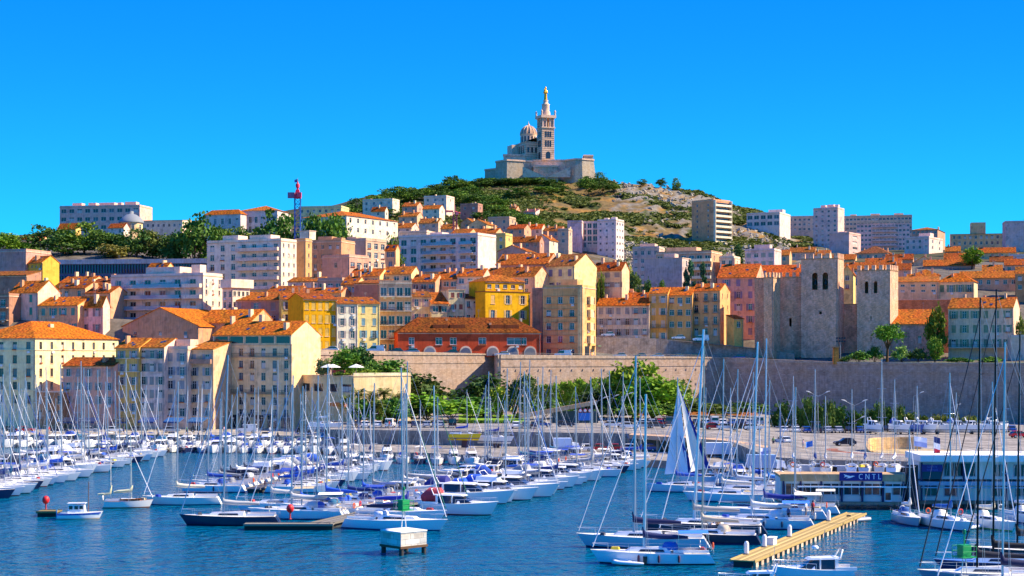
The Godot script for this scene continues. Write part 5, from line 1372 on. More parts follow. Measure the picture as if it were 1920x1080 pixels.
func build_clubhouse() -> void:
	var d := 208.0
	var k := d / FL
	var o := thing("clubhouse", "low grey blue yacht clubhouse on piles with CNTL sign on its roof edge", "building", Vector3(Xw(1465, d), 0, -d), deg_to_rad(-3))
	var X := func(px: float): return (px - 1465.0) * k
	var Yy := func(py: float): return Yw(py, d)
	var white := mat(H("d8d6d0"), 0.6); var navy := mat(H("1b2352"), 0.6); var beige := textured("concrete", H("b5a88c"))
	var W: float = X.call(1702.0)
	bx(o, "deck", Vector3(W / 2, 0.85, -3.0), Vector3(W + 0.6, 0.3, 8.6), textured("concrete", H("8a8880")))
	for i in 9: rod(o, "pile", Vector3(W * i / 8.0, -1.2, 0.9), Vector3(W * i / 8.0, 0.72, 0.9), 0.16, mat(H("55504a")))
	bx(o, "fascia", Vector3(W / 2, (Yy.call(888.0) + Yy.call(901.0)) / 2, 0.6), Vector3(W + 0.4, Yy.call(888.0) - Yy.call(901.0), 0.3), beige)
	bx(o, "roof", Vector3(W / 2, Yy.call(888.0) - 0.35, -3.1), Vector3(W + 0.4, 0.3, 7.0), beige)
	bx(o, "lintel", Vector3(W / 2, Yy.call(903.5), 0.3), Vector3(W, 0.35, 0.3), white)
	bx(o, "back_wall", Vector3(W / 2, 2.6, -6.4), Vector3(W, 3.4, 0.2), white)
	for s in [0.06, 0.94]: bx(o, "side_wall", Vector3(W * (0.0 if s < 0.5 else 1.0), 2.6, -3.1), Vector3(0.2, 3.4, 6.4), white)
	bx(o, "canopy_rail", Vector3(W * 0.56, Yy.call(911.0), 1.0), Vector3(W * 0.88, 0.16, 0.5), mat(H("e8ecf0"), 0.5))
	for i in 7:
		var x0: float = X.call([1468, 1500, 1538, 1576, 1614, 1652, 1690][i])
		bx(o, "column", Vector3(x0, 2.55, 0.55), Vector3(0.24, 3.4, 0.24), navy)
		if i == 6: break
		var x1: float = X.call([1500, 1538, 1576, 1614, 1652, 1690][i])
		bx(o, "wall_panel", Vector3((x0 + x1) / 2, 1.35, 0.25), Vector3(x1 - x0 - 0.24, 0.8, 0.12), white)
		var w := x1 - x0 - 0.5
		var win := part(o, "window", window_mesh(w, 1.7, "wide", H("c4ccd6"))); win.position = Vector3((x0 + x1) / 2, 1.78, 0.2)
		bx(o, "transom_light", Vector3((x0 + x1) / 2, 3.58, 0.2), Vector3(w, 0.3, 0.05), glass())
	var dg := bx(o, "door", Vector3(X.call(1662.0), 1.95, 0.36), Vector3(0.95, 1.9, 0.07), mat(H("dfe4ea"), 0.4))
	bx(o, "door_pane", Vector3(X.call(1662.0), 1.7, 0.41), Vector3(0.7, 0.95, 0.03), glass())
	var sg := Node3D.new(); sg.name = "sign"; o.add_child(sg)
	var sx: float = X.call(1571.0); var ex: float = X.call(1650.0)
	sg.position = Vector3((sx + ex) / 2, (Yy.call(886.0) + Yy.call(901.5)) / 2 + 0.12, 0.86)
	bx(sg, "sign_board", Vector3.ZERO, Vector3(ex - sx, 1.12, 0.1), mat(H("13177a"), 0.5))
	lettering(sg, "lettering", "C N T L", 0.95, Vector3(1.15, 0, 0.06), H("f4f4f8"))
	var mb := MB.new()
	mb.extrude(PackedVector2Array([Vector2(0, 0), Vector2(0.5, 0.05), Vector2(0.9, 0.22), Vector2(1.15, 0.3), Vector2(0.85, 0.36), Vector2(0.55, 0.3), Vector2(0.1, 0.42), Vector2(-0.35, 0.55), Vector2(-0.15, 0.3), Vector2(-0.3, 0.1), Vector2(-0.05, 0.22), Vector2(0.3, 0.18)]), 0.052, 0.08)
	part(sg, "logo", mb, mat(H("f0f0f6"))).position = Vector3(-1.9, -0.24, 0)
	# hedge boxes
	for i in 2: bx(o, "planter", Vector3(X.call(1480.0 + i * 22), 1.4, 1.0), Vector3(1.3, 0.35, 0.4), mat(H("4c5a50")))
	# two storey wing
	var o2 := thing("club_wing", "two storey white club wing with flat pale roof and dark upper windows", "building", Vector3(Xw(1724, 209.0), 0, -209.0), deg_to_rad(-2))
	var W2 := 20.0
	var gx := func(px: float): return (px - 1724.0) * k
	bx(o2, "deck", Vector3(W2 / 2, 0.8, -3.5), Vector3(W2 + 0.5, 0.4, 9.4), textured("concrete", H("7d7a76")))
	for i in 8: rod(o2, "pile", Vector3(W2 * i / 7.0, -1.2, 1.0), Vector3(W2 * i / 7.0, 0.62, 1.0), 0.18, mat(H("4c4844")))
	bx(o2, "lower_wall", Vector3(W2 / 2, 2.25, -3.5), Vector3(W2, 2.5, 7.0), white)
	bx(o2, "floor_band", Vector3(W2 / 2, Yy.call(907.0), -3.3), Vector3(W2 + 0.5, 0.5, 8.0), mat(H("9aaabb"), 0.5))
	bx(o2, "upper_wall", Vector3(W2 / 2, 4.98, -3.6), Vector3(W2, 2.4, 6.8), white)
	bx(o2, "roof", Vector3(W2 / 2 + 0.6, 6.62, -3.2), Vector3(W2 + 1.6, 0.85, 9.4), mat(H("efece6"), 0.7))
	for q in [[1769, 1830, 1.9], [1863, 1888, 1.7], [1900, 1925, 1.7]]:
		var a: float = gx.call(float(q[0])); var b: float = gx.call(float(q[1]))
		part(o2, "window", window_mesh(b - a, q[2], "wide", H("8fa0ae"))).position = Vector3((a + b) / 2, 4.1, -0.13)
	for q in [1745, 1782, 1872, 1915]: part(o2, "window", window_mesh(1.8, 1.7, "", H("8fa0ae"))).position = Vector3(gx.call(float(q)), 1.5, 0.04)
	for q in [1727, 1805, 1885]: bx(o2, "column", Vector3(gx.call(float(q)), 3.5, 0.35), Vector3(0.22, 5.0, 0.22), navy)
	bx(o2, "canopy_rail", Vector3(W2 * 0.45, Yy.call(914.0), 1.0), Vector3(W2 * 0.9, 0.14, 0.4), mat(H("8fb0c8"), 0.5))
	var s2 := Node3D.new(); s2.name = "sign"; o2.add_child(s2); s2.position = Vector3(gx.call(1746.0), Yy.call(878.0), 0.55)
	bx(s2, "sign_board", Vector3.ZERO, Vector3(2.7, 0.95, 0.1), mat(H("14207c"), 0.5))
	lettering(s2, "lettering", "SOCIETE", 0.36, Vector3(0, 0.16, 0.06), H("5c74c8"))
	lettering(s2, "lettering", "NAUTIQUE", 0.3, Vector3(0, -0.22, 0.06), H("5c74c8"))
	bx(o2, "terrace_glass", Vector3(gx.call(1746.0), 4.3, 0.3), Vector3(2.6, 1.0, 0.06), mat(H("1c3850"), 0.1))
	var pl := thing("lift_tower", "dark slatted tower between the clubhouse and the white wing", "tower", Vector3(Xw(1709, 206.5), 0, -206.5))
	bx(pl, "core", Vector3(0, 3.2, 0), Vector3(1.45, 5.3, 1.2), mat(H("171426"), 0.6))
	for i in 6: bx(pl, "slat", Vector3(-0.62 + i * 0.25, 2.6, 0.66), Vector3(0.08, 4.0, 0.1), mat(H("3a3040"), 0.6))
	bx(pl, "top_panel", Vector3(0, 5.2, 0.66), Vector3(1.4, 0.8, 0.1), mat(H("0c0c14"), 0.5))

func railing(label: String, pts: Array, h: float, step: float, c: Color, group := "") -> void:   # pts: world points of the foot line
	var o := thing("railing", label, "railing", pts[0], 0.0, group)
	var posts := MB.new(); var m := mat(c, 0.5, 0.3)
	for i in pts.size() - 1:
		var a: Vector3 = pts[i] - pts[0]; var b: Vector3 = pts[i + 1] - pts[0]
		var n := maxi(1, int(a.distance_to(b) / step))
		for q in [h, h * 0.55, h * 0.2]: rod(o, "rail", a + Vector3(0, q, 0), b + Vector3(0, q, 0), 0.035, m, -1, 4)
		for j in n: posts.tube([a.lerp(b, float(j) / n), a.lerp(b, float(j) / n) + Vector3(0, h, 0)], [0.04, 0.04], 4)
	var p := part(o, "posts", posts, m)
	p.set_meta("kind", "stuff")

func build_street_works() -> void:
	# restaurant block with roof terrace below the retaining wall
	var r := house("restaurant", "beige flat roofed restaurant block with roof terrace and sunlit cream side", 560, 663, 770, 706, 378, 52, "e8d8b4", "flat", {cat = "building", base = 3.0, c = 4, fl = 1, ww = 4.0, wh = 1.8, top = 1.9, ws = "wide", fc = "4a4448", dep = 14.0, noparapet = true, rc = "d9ccb4"})
	var dm: Array = r.get_meta("dims")
	bx(r, "awning", Vector3(dm[0] - 4.0, 5.4, 1.2), Vector3(7.0, 0.9, 2.2), mat(H("e8853a"), 0.8))
	bx(r, "parapet", Vector3(dm[0] - 0.12, dm[1] + 0.55, -dm[2] / 2), Vector3(0.25, 0.6, dm[2]), textured("plaster", H("efe6d2")))
	bx(r, "terrace_screen", Vector3(dm[0] - 7.5, dm[1] + 0.9, -0.4), Vector3(6.0, 1.2, 0.15), mat(H("a83a3a"), 0.8))
	for i in 3:
		var px: float = [616, 624, 668][i]
		var u := thing("parasol", ["white parasol nearest the quay gable on the restaurant terrace", "white parasol in the middle of the restaurant terrace", "white parasol under the round tree on the restaurant terrace"][i], "parasol", Vector3(Xw(px, 384), r.position.y + dm[1] + 0.25, -384), 0, "restaurant terrace parasols")
		rod(u, "pole", Vector3.ZERO, Vector3(0, 2.5, 0), 0.04, mat(H("c8c0b0")))
		var mb := MB.new(); mb.lathe([Vector2(2.0, 1.9), Vector2(1.0, 2.35), Vector2(0.05, 2.7)], 8); part(u, "canopy", mb, mat(H("f3efe6"), 0.9))
	# upper road railing and viaduct edge
	var pts := []
	for px in [700, 820, 934, 1050, 1190, 1300, 1440]:
		var f: float = lerpf(340, 322, (px - 618) / 572.0) if px < 1200 else lerpf(322, 292, (px - 1190) / 250.0)
		pts.append(Vector3(Xw(px, f + 0.5), lerpf(4.3, 3.0, smoothstep(1340, 1500, px)), -f - 0.5))
	railing("grey railing along the upper road edge behind the moored boats", pts, 1.1, 1.6, H("a8a6a4"))
	pts = []
	for px in [1445, 1520, 1600, 1680, 1760, 1850, 1960]:
		var f := lerpf(262, 246, (px - 1440) / 700.0)
		pts.append(Vector3(Xw(px, f + 0.5), 3.0, -f - 0.5))
	railing("pale railing along the roundabout edge behind the parked vans", pts, 1.1, 1.4, H("cfc8ba"))
	pts = []
	for px in [940, 1040, 1140, 1240, 1350]: pts.append(Vector3(Xw(px, wall_at(px).x + 2.0), wall_at(px).y - 0.25, -wall_at(px).x - 2.0))
	railing("thin street railing on top of the tall tan retaining wall", pts, 1.0, 1.6, H("8d8a88"))
	var vd := thing("viaduct", "concrete viaduct edge with dark parking openings behind the tall masts", "viaduct", Vector3(Xw(1190, 322), 0, -322))
	var vp := []
	for px in [1186, 1240, 1300, 1360, 1440]:
		var f: float = lerpf(322, 292, (px - 1190) / 250.0)
		vp.append(Vector3(Xw(px, f), lerpf(4.3, 3.0, smoothstep(1340, 1500, px)), -f) - vd.position)
	for i in 4:
		var vm := MB.new(); var a0: Vector3 = vp[i]; var b0: Vector3 = vp[i + 1]; var fw := Vector3(-1.2, 0, 6.0)
		prism(vm, [a0 + fw + Vector3(0, -0.75, 0), b0 + fw + Vector3(0, -0.75, 0), b0 + Vector3(0, -0.75, 0), a0 + Vector3(0, -0.75, 0)], [a0 + fw + Vector3(0, 0.06, 0), b0 + fw + Vector3(0, 0.06, 0), b0 + Vector3(0, 0.06, 0), a0 + Vector3(0, 0.06, 0)])
		part(vd, "deck_slab", vm, textured("concrete", H("b5aa9c")))
		rod(vd, "column", Vector3(a0.x - 1.2, 0.6, a0.z + 5.6), Vector3(a0.x - 1.2, a0.y - 0.7, a0.z + 5.6), 0.35, textured("concrete", H("a09888")), -1, 8)
	# curved sunlit parapet of the sunken lane
	var cw := thing("curved_wall", "curved sunlit stone parapet wall of the sunken lane at the roundabout", "wall", Vector3(Xw(1725, 282), 2.9, -282))
	var mb := MB.new()
	var rows := [PackedVector3Array(), PackedVector3Array(), PackedVector3Array(), PackedVector3Array()]
	for i in 15:
		var a := lerpf(PI * 1.08, PI * 0.42, i / 14.0)
		for q in 4: rows[q].append(Vector3(cos(a) * ([9.0, 9.0, 9.4, 9.4][q]), [0.0, 2.3, 2.3, 0.0][q] * (0.12 + 0.88 * smoothstep(0.0, 0.4, i / 14.0)), -sin(a) * ([9.0, 9.0, 9.4, 9.4][q]) * 0.9))
	for q in 3: mb.grid([rows[q], rows[q + 1]])
	part(cw, "wall_face", mb, textured("stone", H("e6d0a0")))
	var cp := MB.new()
	for i in 14: 
		var a := lerpf(PI * 1.08, PI * 0.42, i / 14.0); var b := lerpf(PI * 1.08, PI * 0.42, (i + 1) / 14.0)
		var ha := 2.3 * (0.12 + 0.88 * smoothstep(0.0, 0.4, i / 14.0)); var hb := 2.3 * (0.12 + 0.88 * smoothstep(0.0, 0.4, (i + 1) / 14.0))
		cp.tube([Vector3(cos(a) * 9.2, ha + 0.9, -sin(a) * 8.3), Vector3(cos(b) * 9.2, hb + 0.9, -sin(b) * 8.3)], [0.04, 0.04], 4)
		cp.tube([Vector3(cos(a) * 9.2, ha, -sin(a) * 8.3), Vector3(cos(a) * 9.2, ha + 0.9, -sin(a) * 8.3)], [0.035, 0.035], 4)
	var rl := part(cw, "railing", cp, mat(H("9a958c"), 0.5, 0.3)); rl.set_meta("kind", "stuff")
	mb = MB.new()
	for i in 20:
		var a := TAU * i / 20; var b := TAU * (i + 1) / 20
		mb.quad(Vector3(cos(a) * 8.9, 0, sin(a) * 8.0), Vector3(cos(b) * 8.9, 0, sin(b) * 8.0), Vector3(cos(b) * 0.1, 0, sin(b) * 0.1), Vector3(cos(a) * 0.1, 0, sin(a) * 0.1))
	var is_ := part(self, "roundabout_paving", mb, textured("ground", H("d2b98a"))); is_.position = cw.position + Vector3(0, 0.12, 0); tag(is_, "", "", "", "structure")
	# painted road edges and the reddish cycle strip
	for q in [[11.2, 11.7, "e2ded6", 0.0, 4.4], [15.5, 15.9, "e2ded6", 0.3, 4.0], [12.6, 14.6, "a8705c", 2.2, 3.0]]:
		mb = MB.new()
		var n := 24
		for i in n:
			var a: float = q[3] + q[4] * i / n; var b: float = q[3] + q[4] * (i + 1) / n
			mb.quad(Vector3(cos(a) * q[1], 0, sin(a) * q[1]), Vector3(cos(b) * q[1], 0, sin(b) * q[1]), Vector3(cos(b) * q[0], 0, sin(b) * q[0]), Vector3(cos(a) * q[0], 0, sin(a) * q[0]))
		var o := part(self, "road_marking", mb, textured("ground", H(q[2]))); o.position = cw.position + Vector3(-1.0, 0.108, -4.0); o.rotation.y = 1.6; tag(o, "", "", "", "structure")
	# tunnel mouth with portal beam, blue direction sign and three round signs
	var t := thing("tunnel_portal", "long stone portal beam over the sunken tunnel road beside ivy", "tunnel", Vector3(Xw(1050, 372), 4.3, -372))
	mb = MB.new()
	mb.extrude(PackedVector2Array([Vector2(-9.6, 1.0), Vector2(8.6, 4.4), Vector2(8.6, 5.4), Vector2(-9.6, 2.0)]), -0.5, 0.5)
	part(t, "beam", mb, textured("concrete", H("c8b898")))
	bx(t, "portal_wall", Vector3(3.5, 1.4, -0.8), Vector3(11.0, 2.8, 0.4), mat(H("2c4a4c"), 0.7))
	var s := thing("direction_sign", "blue direction sign with three red ringed discs above at the tunnel", "sign", Vector3(Xw(1097, 362), 4.3, -362))
	for x in [-1.6, 1.6]: rod(s, "post", Vector3(x, 0, 0), Vector3(x, 3.3, 0), 0.08, mat(H("9a9a9a"), 0.5, 0.5))
	bx(s, "panel", Vector3(0, 1.9, 0.1), Vector3(3.0, 1.7, 0.1), mat(H("2a78c8"), 0.5))
	for i in 3:
		mb = MB.new(); mb.lathe([Vector2(0.0, 0.0), Vector2(0.45, 0.01), Vector2(0.45, 0.06), Vector2(0.0, 0.07)], 16)
		var q := part(s, "disc", mb, mat(H("c83040"), 0.5)); q.position = Vector3(-1.1 + i * 1.1, 3.3, 0.1); q.rotation.x = PI / 2
		mb = MB.new(); mb.lathe([Vector2(0.0, 0.0), Vector2(0.3, 0.01), Vector2(0.3, 0.03), Vector2(0.0, 0.035)], 16)
		var q2 := part(q, "disc_face", mb, mat(H("f0ece8"), 0.5)); q2.position = Vector3(0, 0.07, 0)
	for v in [[1233, 352, "tan stone strip wall at the foot of the tall tan retaining wall", 1190, 1420]]:
		var w := thing("low_wall", v[2], "wall")
		mb = MB.new(); wall_run(mb, [v[3], 420.0], [v[4], 428.0], 4.0, 0.4, 6.4, 6.0); part(w, "wall_face", mb, textured("stone", H("c8a05a")))
	# double armed street lamps
	for q in [[1534, 330, 742, "double armed white street lamp nearest the tunnel side of the roundabout", 2], [1602, 304, 759, "double armed white street lamp at the middle of the roundabout", 2], [1598, 290, 790, "short single armed street lamp by the dark car", 1], [1118, 352, 752, "slim street lamp by the tunnel sign", 1], [1140, 356, 748, "second slim street lamp right of the tunnel sign", 1], [1166, 350, 744, "slim street lamp left of the light green trees", 1], [1713, 380, 742, "slim lamp post against the grey retaining wall", 1], [1782, 372, 765, "curved street lamp by the small boats on trailers", 1], [1840, 360, 790, "short street lamp near the right end of the boat park", 1]]:
		var y0: float = lerpf(4.3, 3.0, smoothstep(1340, 1500, q[0]))
		var l := thing("street_lamp", q[3], "lamp", Vector3(Xw(q[0], q[1]), y0, -q[1]), 0, "street lamps on the upper road")
		var h: float = Yw(q[2], q[1]) - y0
		var lm := mat(H("a9a9a8"), 0.4, 0.3)
		rod(l, "pole", Vector3.ZERO, Vector3(0, h, 0), 0.08, lm, 0.05)
		for i in q[4]:
			var sd := -1.0 if i == 1 else 1.0
			var a := MB.new(); a.tube([Vector3(0, h - 0.1, 0), Vector3(sd * 0.9, h + 0.25, 0), Vector3(sd * 1.7, h + 0.7, 0)], [0.045, 0.04, 0.04], 5); part(l, "arm", a, lm)
			a = MB.new(); a.tube([Vector3(sd * 1.5, h + 0.62, 0), Vector3(sd * 1.9, h + 0.82, 0), Vector3(sd * 2.5, h + 0.98, 0)], [0.07, 0.13, 0.06], 6); part(l, "lamp_head", a, mat(H("c8c8c4"), 0.4))

# ---------- plants ----------
func crown_mesh(kind: String, sd: int) -> ArrayMesh:
	var key := "crown%s%d" % [kind, sd]
	if cache.has(key): return cache[key]
	var r := RandomNumberGenerator.new(); r.seed = sd * 97 + hash(kind)
	var mb := MB.new(); var cols := PackedColorArray()
	var nc := 46; var nl := 42; var ls := 0.085; var spread := Vector3(0.2, 0.17, 0.2)
	match kind:
		"pine": nc = 34; nl = 44; spread = Vector3(0.24, 0.11, 0.24); ls = 0.07
		"umbrella": nc = 44; nl = 50; spread = Vector3(0.2, 0.12, 0.2); ls = 0.06
		"cypress": nc = 40; nl = 34; spread = Vector3(0.22, 0.1, 0.22); ls = 0.10
		"shrub": nc = 26; nl = 40; spread = Vector3(0.25, 0.2, 0.25); ls = 0.11
		"scrub": nc = 7; nl = 9; spread = Vector3(0.34, 0.26, 0.34); ls = 0.34
		"ivy": nc = 120; nl = 44; spread = Vector3(0.13, 0.12, 0.16); ls = 0.07
	for c in nc:
		var p := Vector3(r.randfn(), r.randfn(), r.randfn()).normalized() * pow(r.randf_range(0.15, 1.0), 0.4) * 0.82
		match kind:
			"pine": p.y = p.y * 0.75 + 0.15 * sin(p.x * 5.0 + sd)
			"umbrella": p.y = absf(p.y) * 0.8 - 0.25
			"cypress":
				var t := r.randf(); var a := r.randf() * TAU; var q := (1.0 - pow(t, 1.6)) * 0.8 + 0.05
				p = Vector3(cos(a) * q, t * 2.0 - 1.0, sin(a) * q)
			"shrub", "scrub": p.y = absf(p.y) * 1.1 - 0.3
			"ivy": p = Vector3(r.randf_range(-0.95, 0.95), r.randf_range(-0.9, 0.8), r.randf_range(-0.1, 0.35))
		var tone := r.randf_range(0.62, 1.3)
		var hue := r.randf_range(-0.14, 0.14)
		var sz := r.randf_range(0.8, 1.25)
		for l in nl:
			var q := p + Vector3(r.randfn(), r.randfn(), r.randfn()) * spread * 0.62 * sz
			var u := Vector3(r.randfn(), r.randfn() * 0.7, r.randfn()).normalized()
			var w := u.cross(Vector3(r.randfn(), r.randfn(), r.randfn())).normalized()
			var s := ls * r.randf_range(0.7, 1.3)
			var tt := tone * r.randf_range(0.8, 1.2)
			var col := Color(tt * (1.0 + hue + 0.05 * r.randfn()), tt, tt * (0.9 - hue))
			mb.tri(q - u * s, q + w * s * 0.75, q + u * s)
			mb.tri(q - u * s, q + u * s, q - w * s * 0.6)
			for i in 6: cols.append(col)
	mb.col = cols
	cache[key] = mb.commit()
	return cache[key]
func leafm(c: String) -> StandardMaterial3D:
	return textured("leaf", H(c))
func bark() -> StandardMaterial3D:
	return textured("wood", H("7a5f48"))
# a tree standing on base point; top: height of its top, w: crown width, lower: height where the crown begins
func tree(called: String, label: String, base: Vector3, h: float, w: float, lower: float, kind: String, col: String, group := "", cat := "tree") -> Node3D:
	var o := thing(called, label, cat, base, 0.0, group)
	var sd := hash(label) % 3
	rng.seed = hash(label)
	var ch := h - lower
	var mb := MB.new()
	var lean := Vector3(rng.randf_range(-0.06, 0.06) * h, 0, rng.randf_range(-0.06, 0.06) * h)
	var tr := clampf(h * 0.028, 0.12, 0.5)
	mb.tube([Vector3(0, -0.4, 0), lean * 0.4 + Vector3(0, lower * 0.6, 0), lean + Vector3(0, lower + ch * 0.5, 0)], [tr * 1.3, tr, tr * 0.5], 7)
	for i in 4:
		var a := TAU * (i + rng.randf() * 0.6) / 4
		mb.tube([lean * 0.5 + Vector3(0, lower * 0.85, 0), lean + Vector3(cos(a) * w * 0.16, lower + ch * 0.3, sin(a) * w * 0.16), lean + Vector3(cos(a) * w * 0.32, lower + ch * 0.6, sin(a) * w * 0.32)], [tr * 0.6, tr * 0.4, tr * 0.15], 5)
	part(o, "trunk", mb, bark())
	var c := part(o, "crown", crown_mesh(kind, sd), leafm(col))
	c.transform = Transform3D(Basis(Vector3.UP, rng.randf() * TAU) * Basis.from_scale(Vector3(w / 2, ch / (1.45 if kind in ["pine", "umbrella"] else 1.85), w / 2)), lean + Vector3(0, lower + ch * 0.5, 0))
	return o
func gtree(px: float, d: float, top: float, w_px: float, kind: String, col: String, label: String, low := 0.3, base := NAN, group := "") -> void:
	var y := land(px, d) if is_nan(base) else base
	var h := Yw(top, d) - y
	if h < 2.0: h = 2.0
	var nm: String = {"pine": "pine_tree", "umbrella": "umbrella_pine", "cypress": "cypress_tree", "broad": "broadleaf_tree", "shrub": "bush"}[kind]
	if kind == "shrub": low = 0.08
	tree(nm, label, Vector3(Xw(px, d), y, -d), h, w_px / FL * d, h * low, kind, col, group, "bush" if kind == "shrub" else "tree")
func palm(px: float, d: float, base: float, top: float, label: String) -> void:
	var h := Yw(top, d) - base
	var o := thing("palm_tree", label, "tree", Vector3(Xw(px, d), base, -d), 0, "palms beside the restaurant")
	rng.seed = hash(label)
	var th := h - 1.6
	var mb := MB.new(); mb.tube([Vector3(0, -0.3, 0), Vector3(0.1, th * 0.5, 0), Vector3(0, th, 0)], [0.34, 0.26, 0.34], 8); part(o, "trunk", mb, bark())
	mb = MB.new()
	var cols := PackedColorArray()
	for i in 60:
		var a := rng.randf() * TAU; var el := rng.randf_range(-0.9, 1.25)
		var dir := Vector3(cos(a), 0, sin(a)); var L := rng.randf_range(2.3, 3.3)
		var tone := rng.randf_range(0.6, 1.2)
		if el < -0.3: tone = rng.randf_range(0.9, 1.3)
		for s in 7:
			var t := s / 7.0
			var p := Vector3(0, th, 0) + dir * cos(el) * L * t + Vector3(0, sin(el) * L * t - 0.9 * t * t * L * 0.5, 0)
			var sd := dir.cross(Vector3.UP)
			for sg in [-1, 1]:
				var tip: Vector3 = p + (sd * sg * 0.7 + dir * 0.5 + Vector3(0, -0.2, 0)) * (1.2 - t * 0.5)
				mb.tri(p, p + dir * 0.3, tip)
				mb.tri(p, tip, p - dir * 0.05 + Vector3(0, 0.04, 0))
				for q in 6: cols.append(Color(tone * (1.5 if el < -0.3 else 1.0), tone, tone * 0.8))
	mb.col = cols
	part(o, "crown", mb, leafm("6a7c36"))
func hedge(label: String, a: Vector3, b: Vector3, h: float, th: float, col: String, n := 0) -> void:
	var o := thing("hedge", label, "hedge", a)
	var L := a.distance_to(b)
	var m := n if n else maxi(3, int(L / (h * 0.75)))
	for i in m:
		var c := part(o, "foliage", crown_mesh("shrub", i % 3), leafm(col))
		var p := (b - a) * ((i + 0.5) / m)
		c.transform = Transform3D(Basis(Vector3.UP, i * 1.7) * Basis.from_scale(Vector3(L / m * 1.0, h * 0.72, th)), p + Vector3(0, h * 0.35, 0))

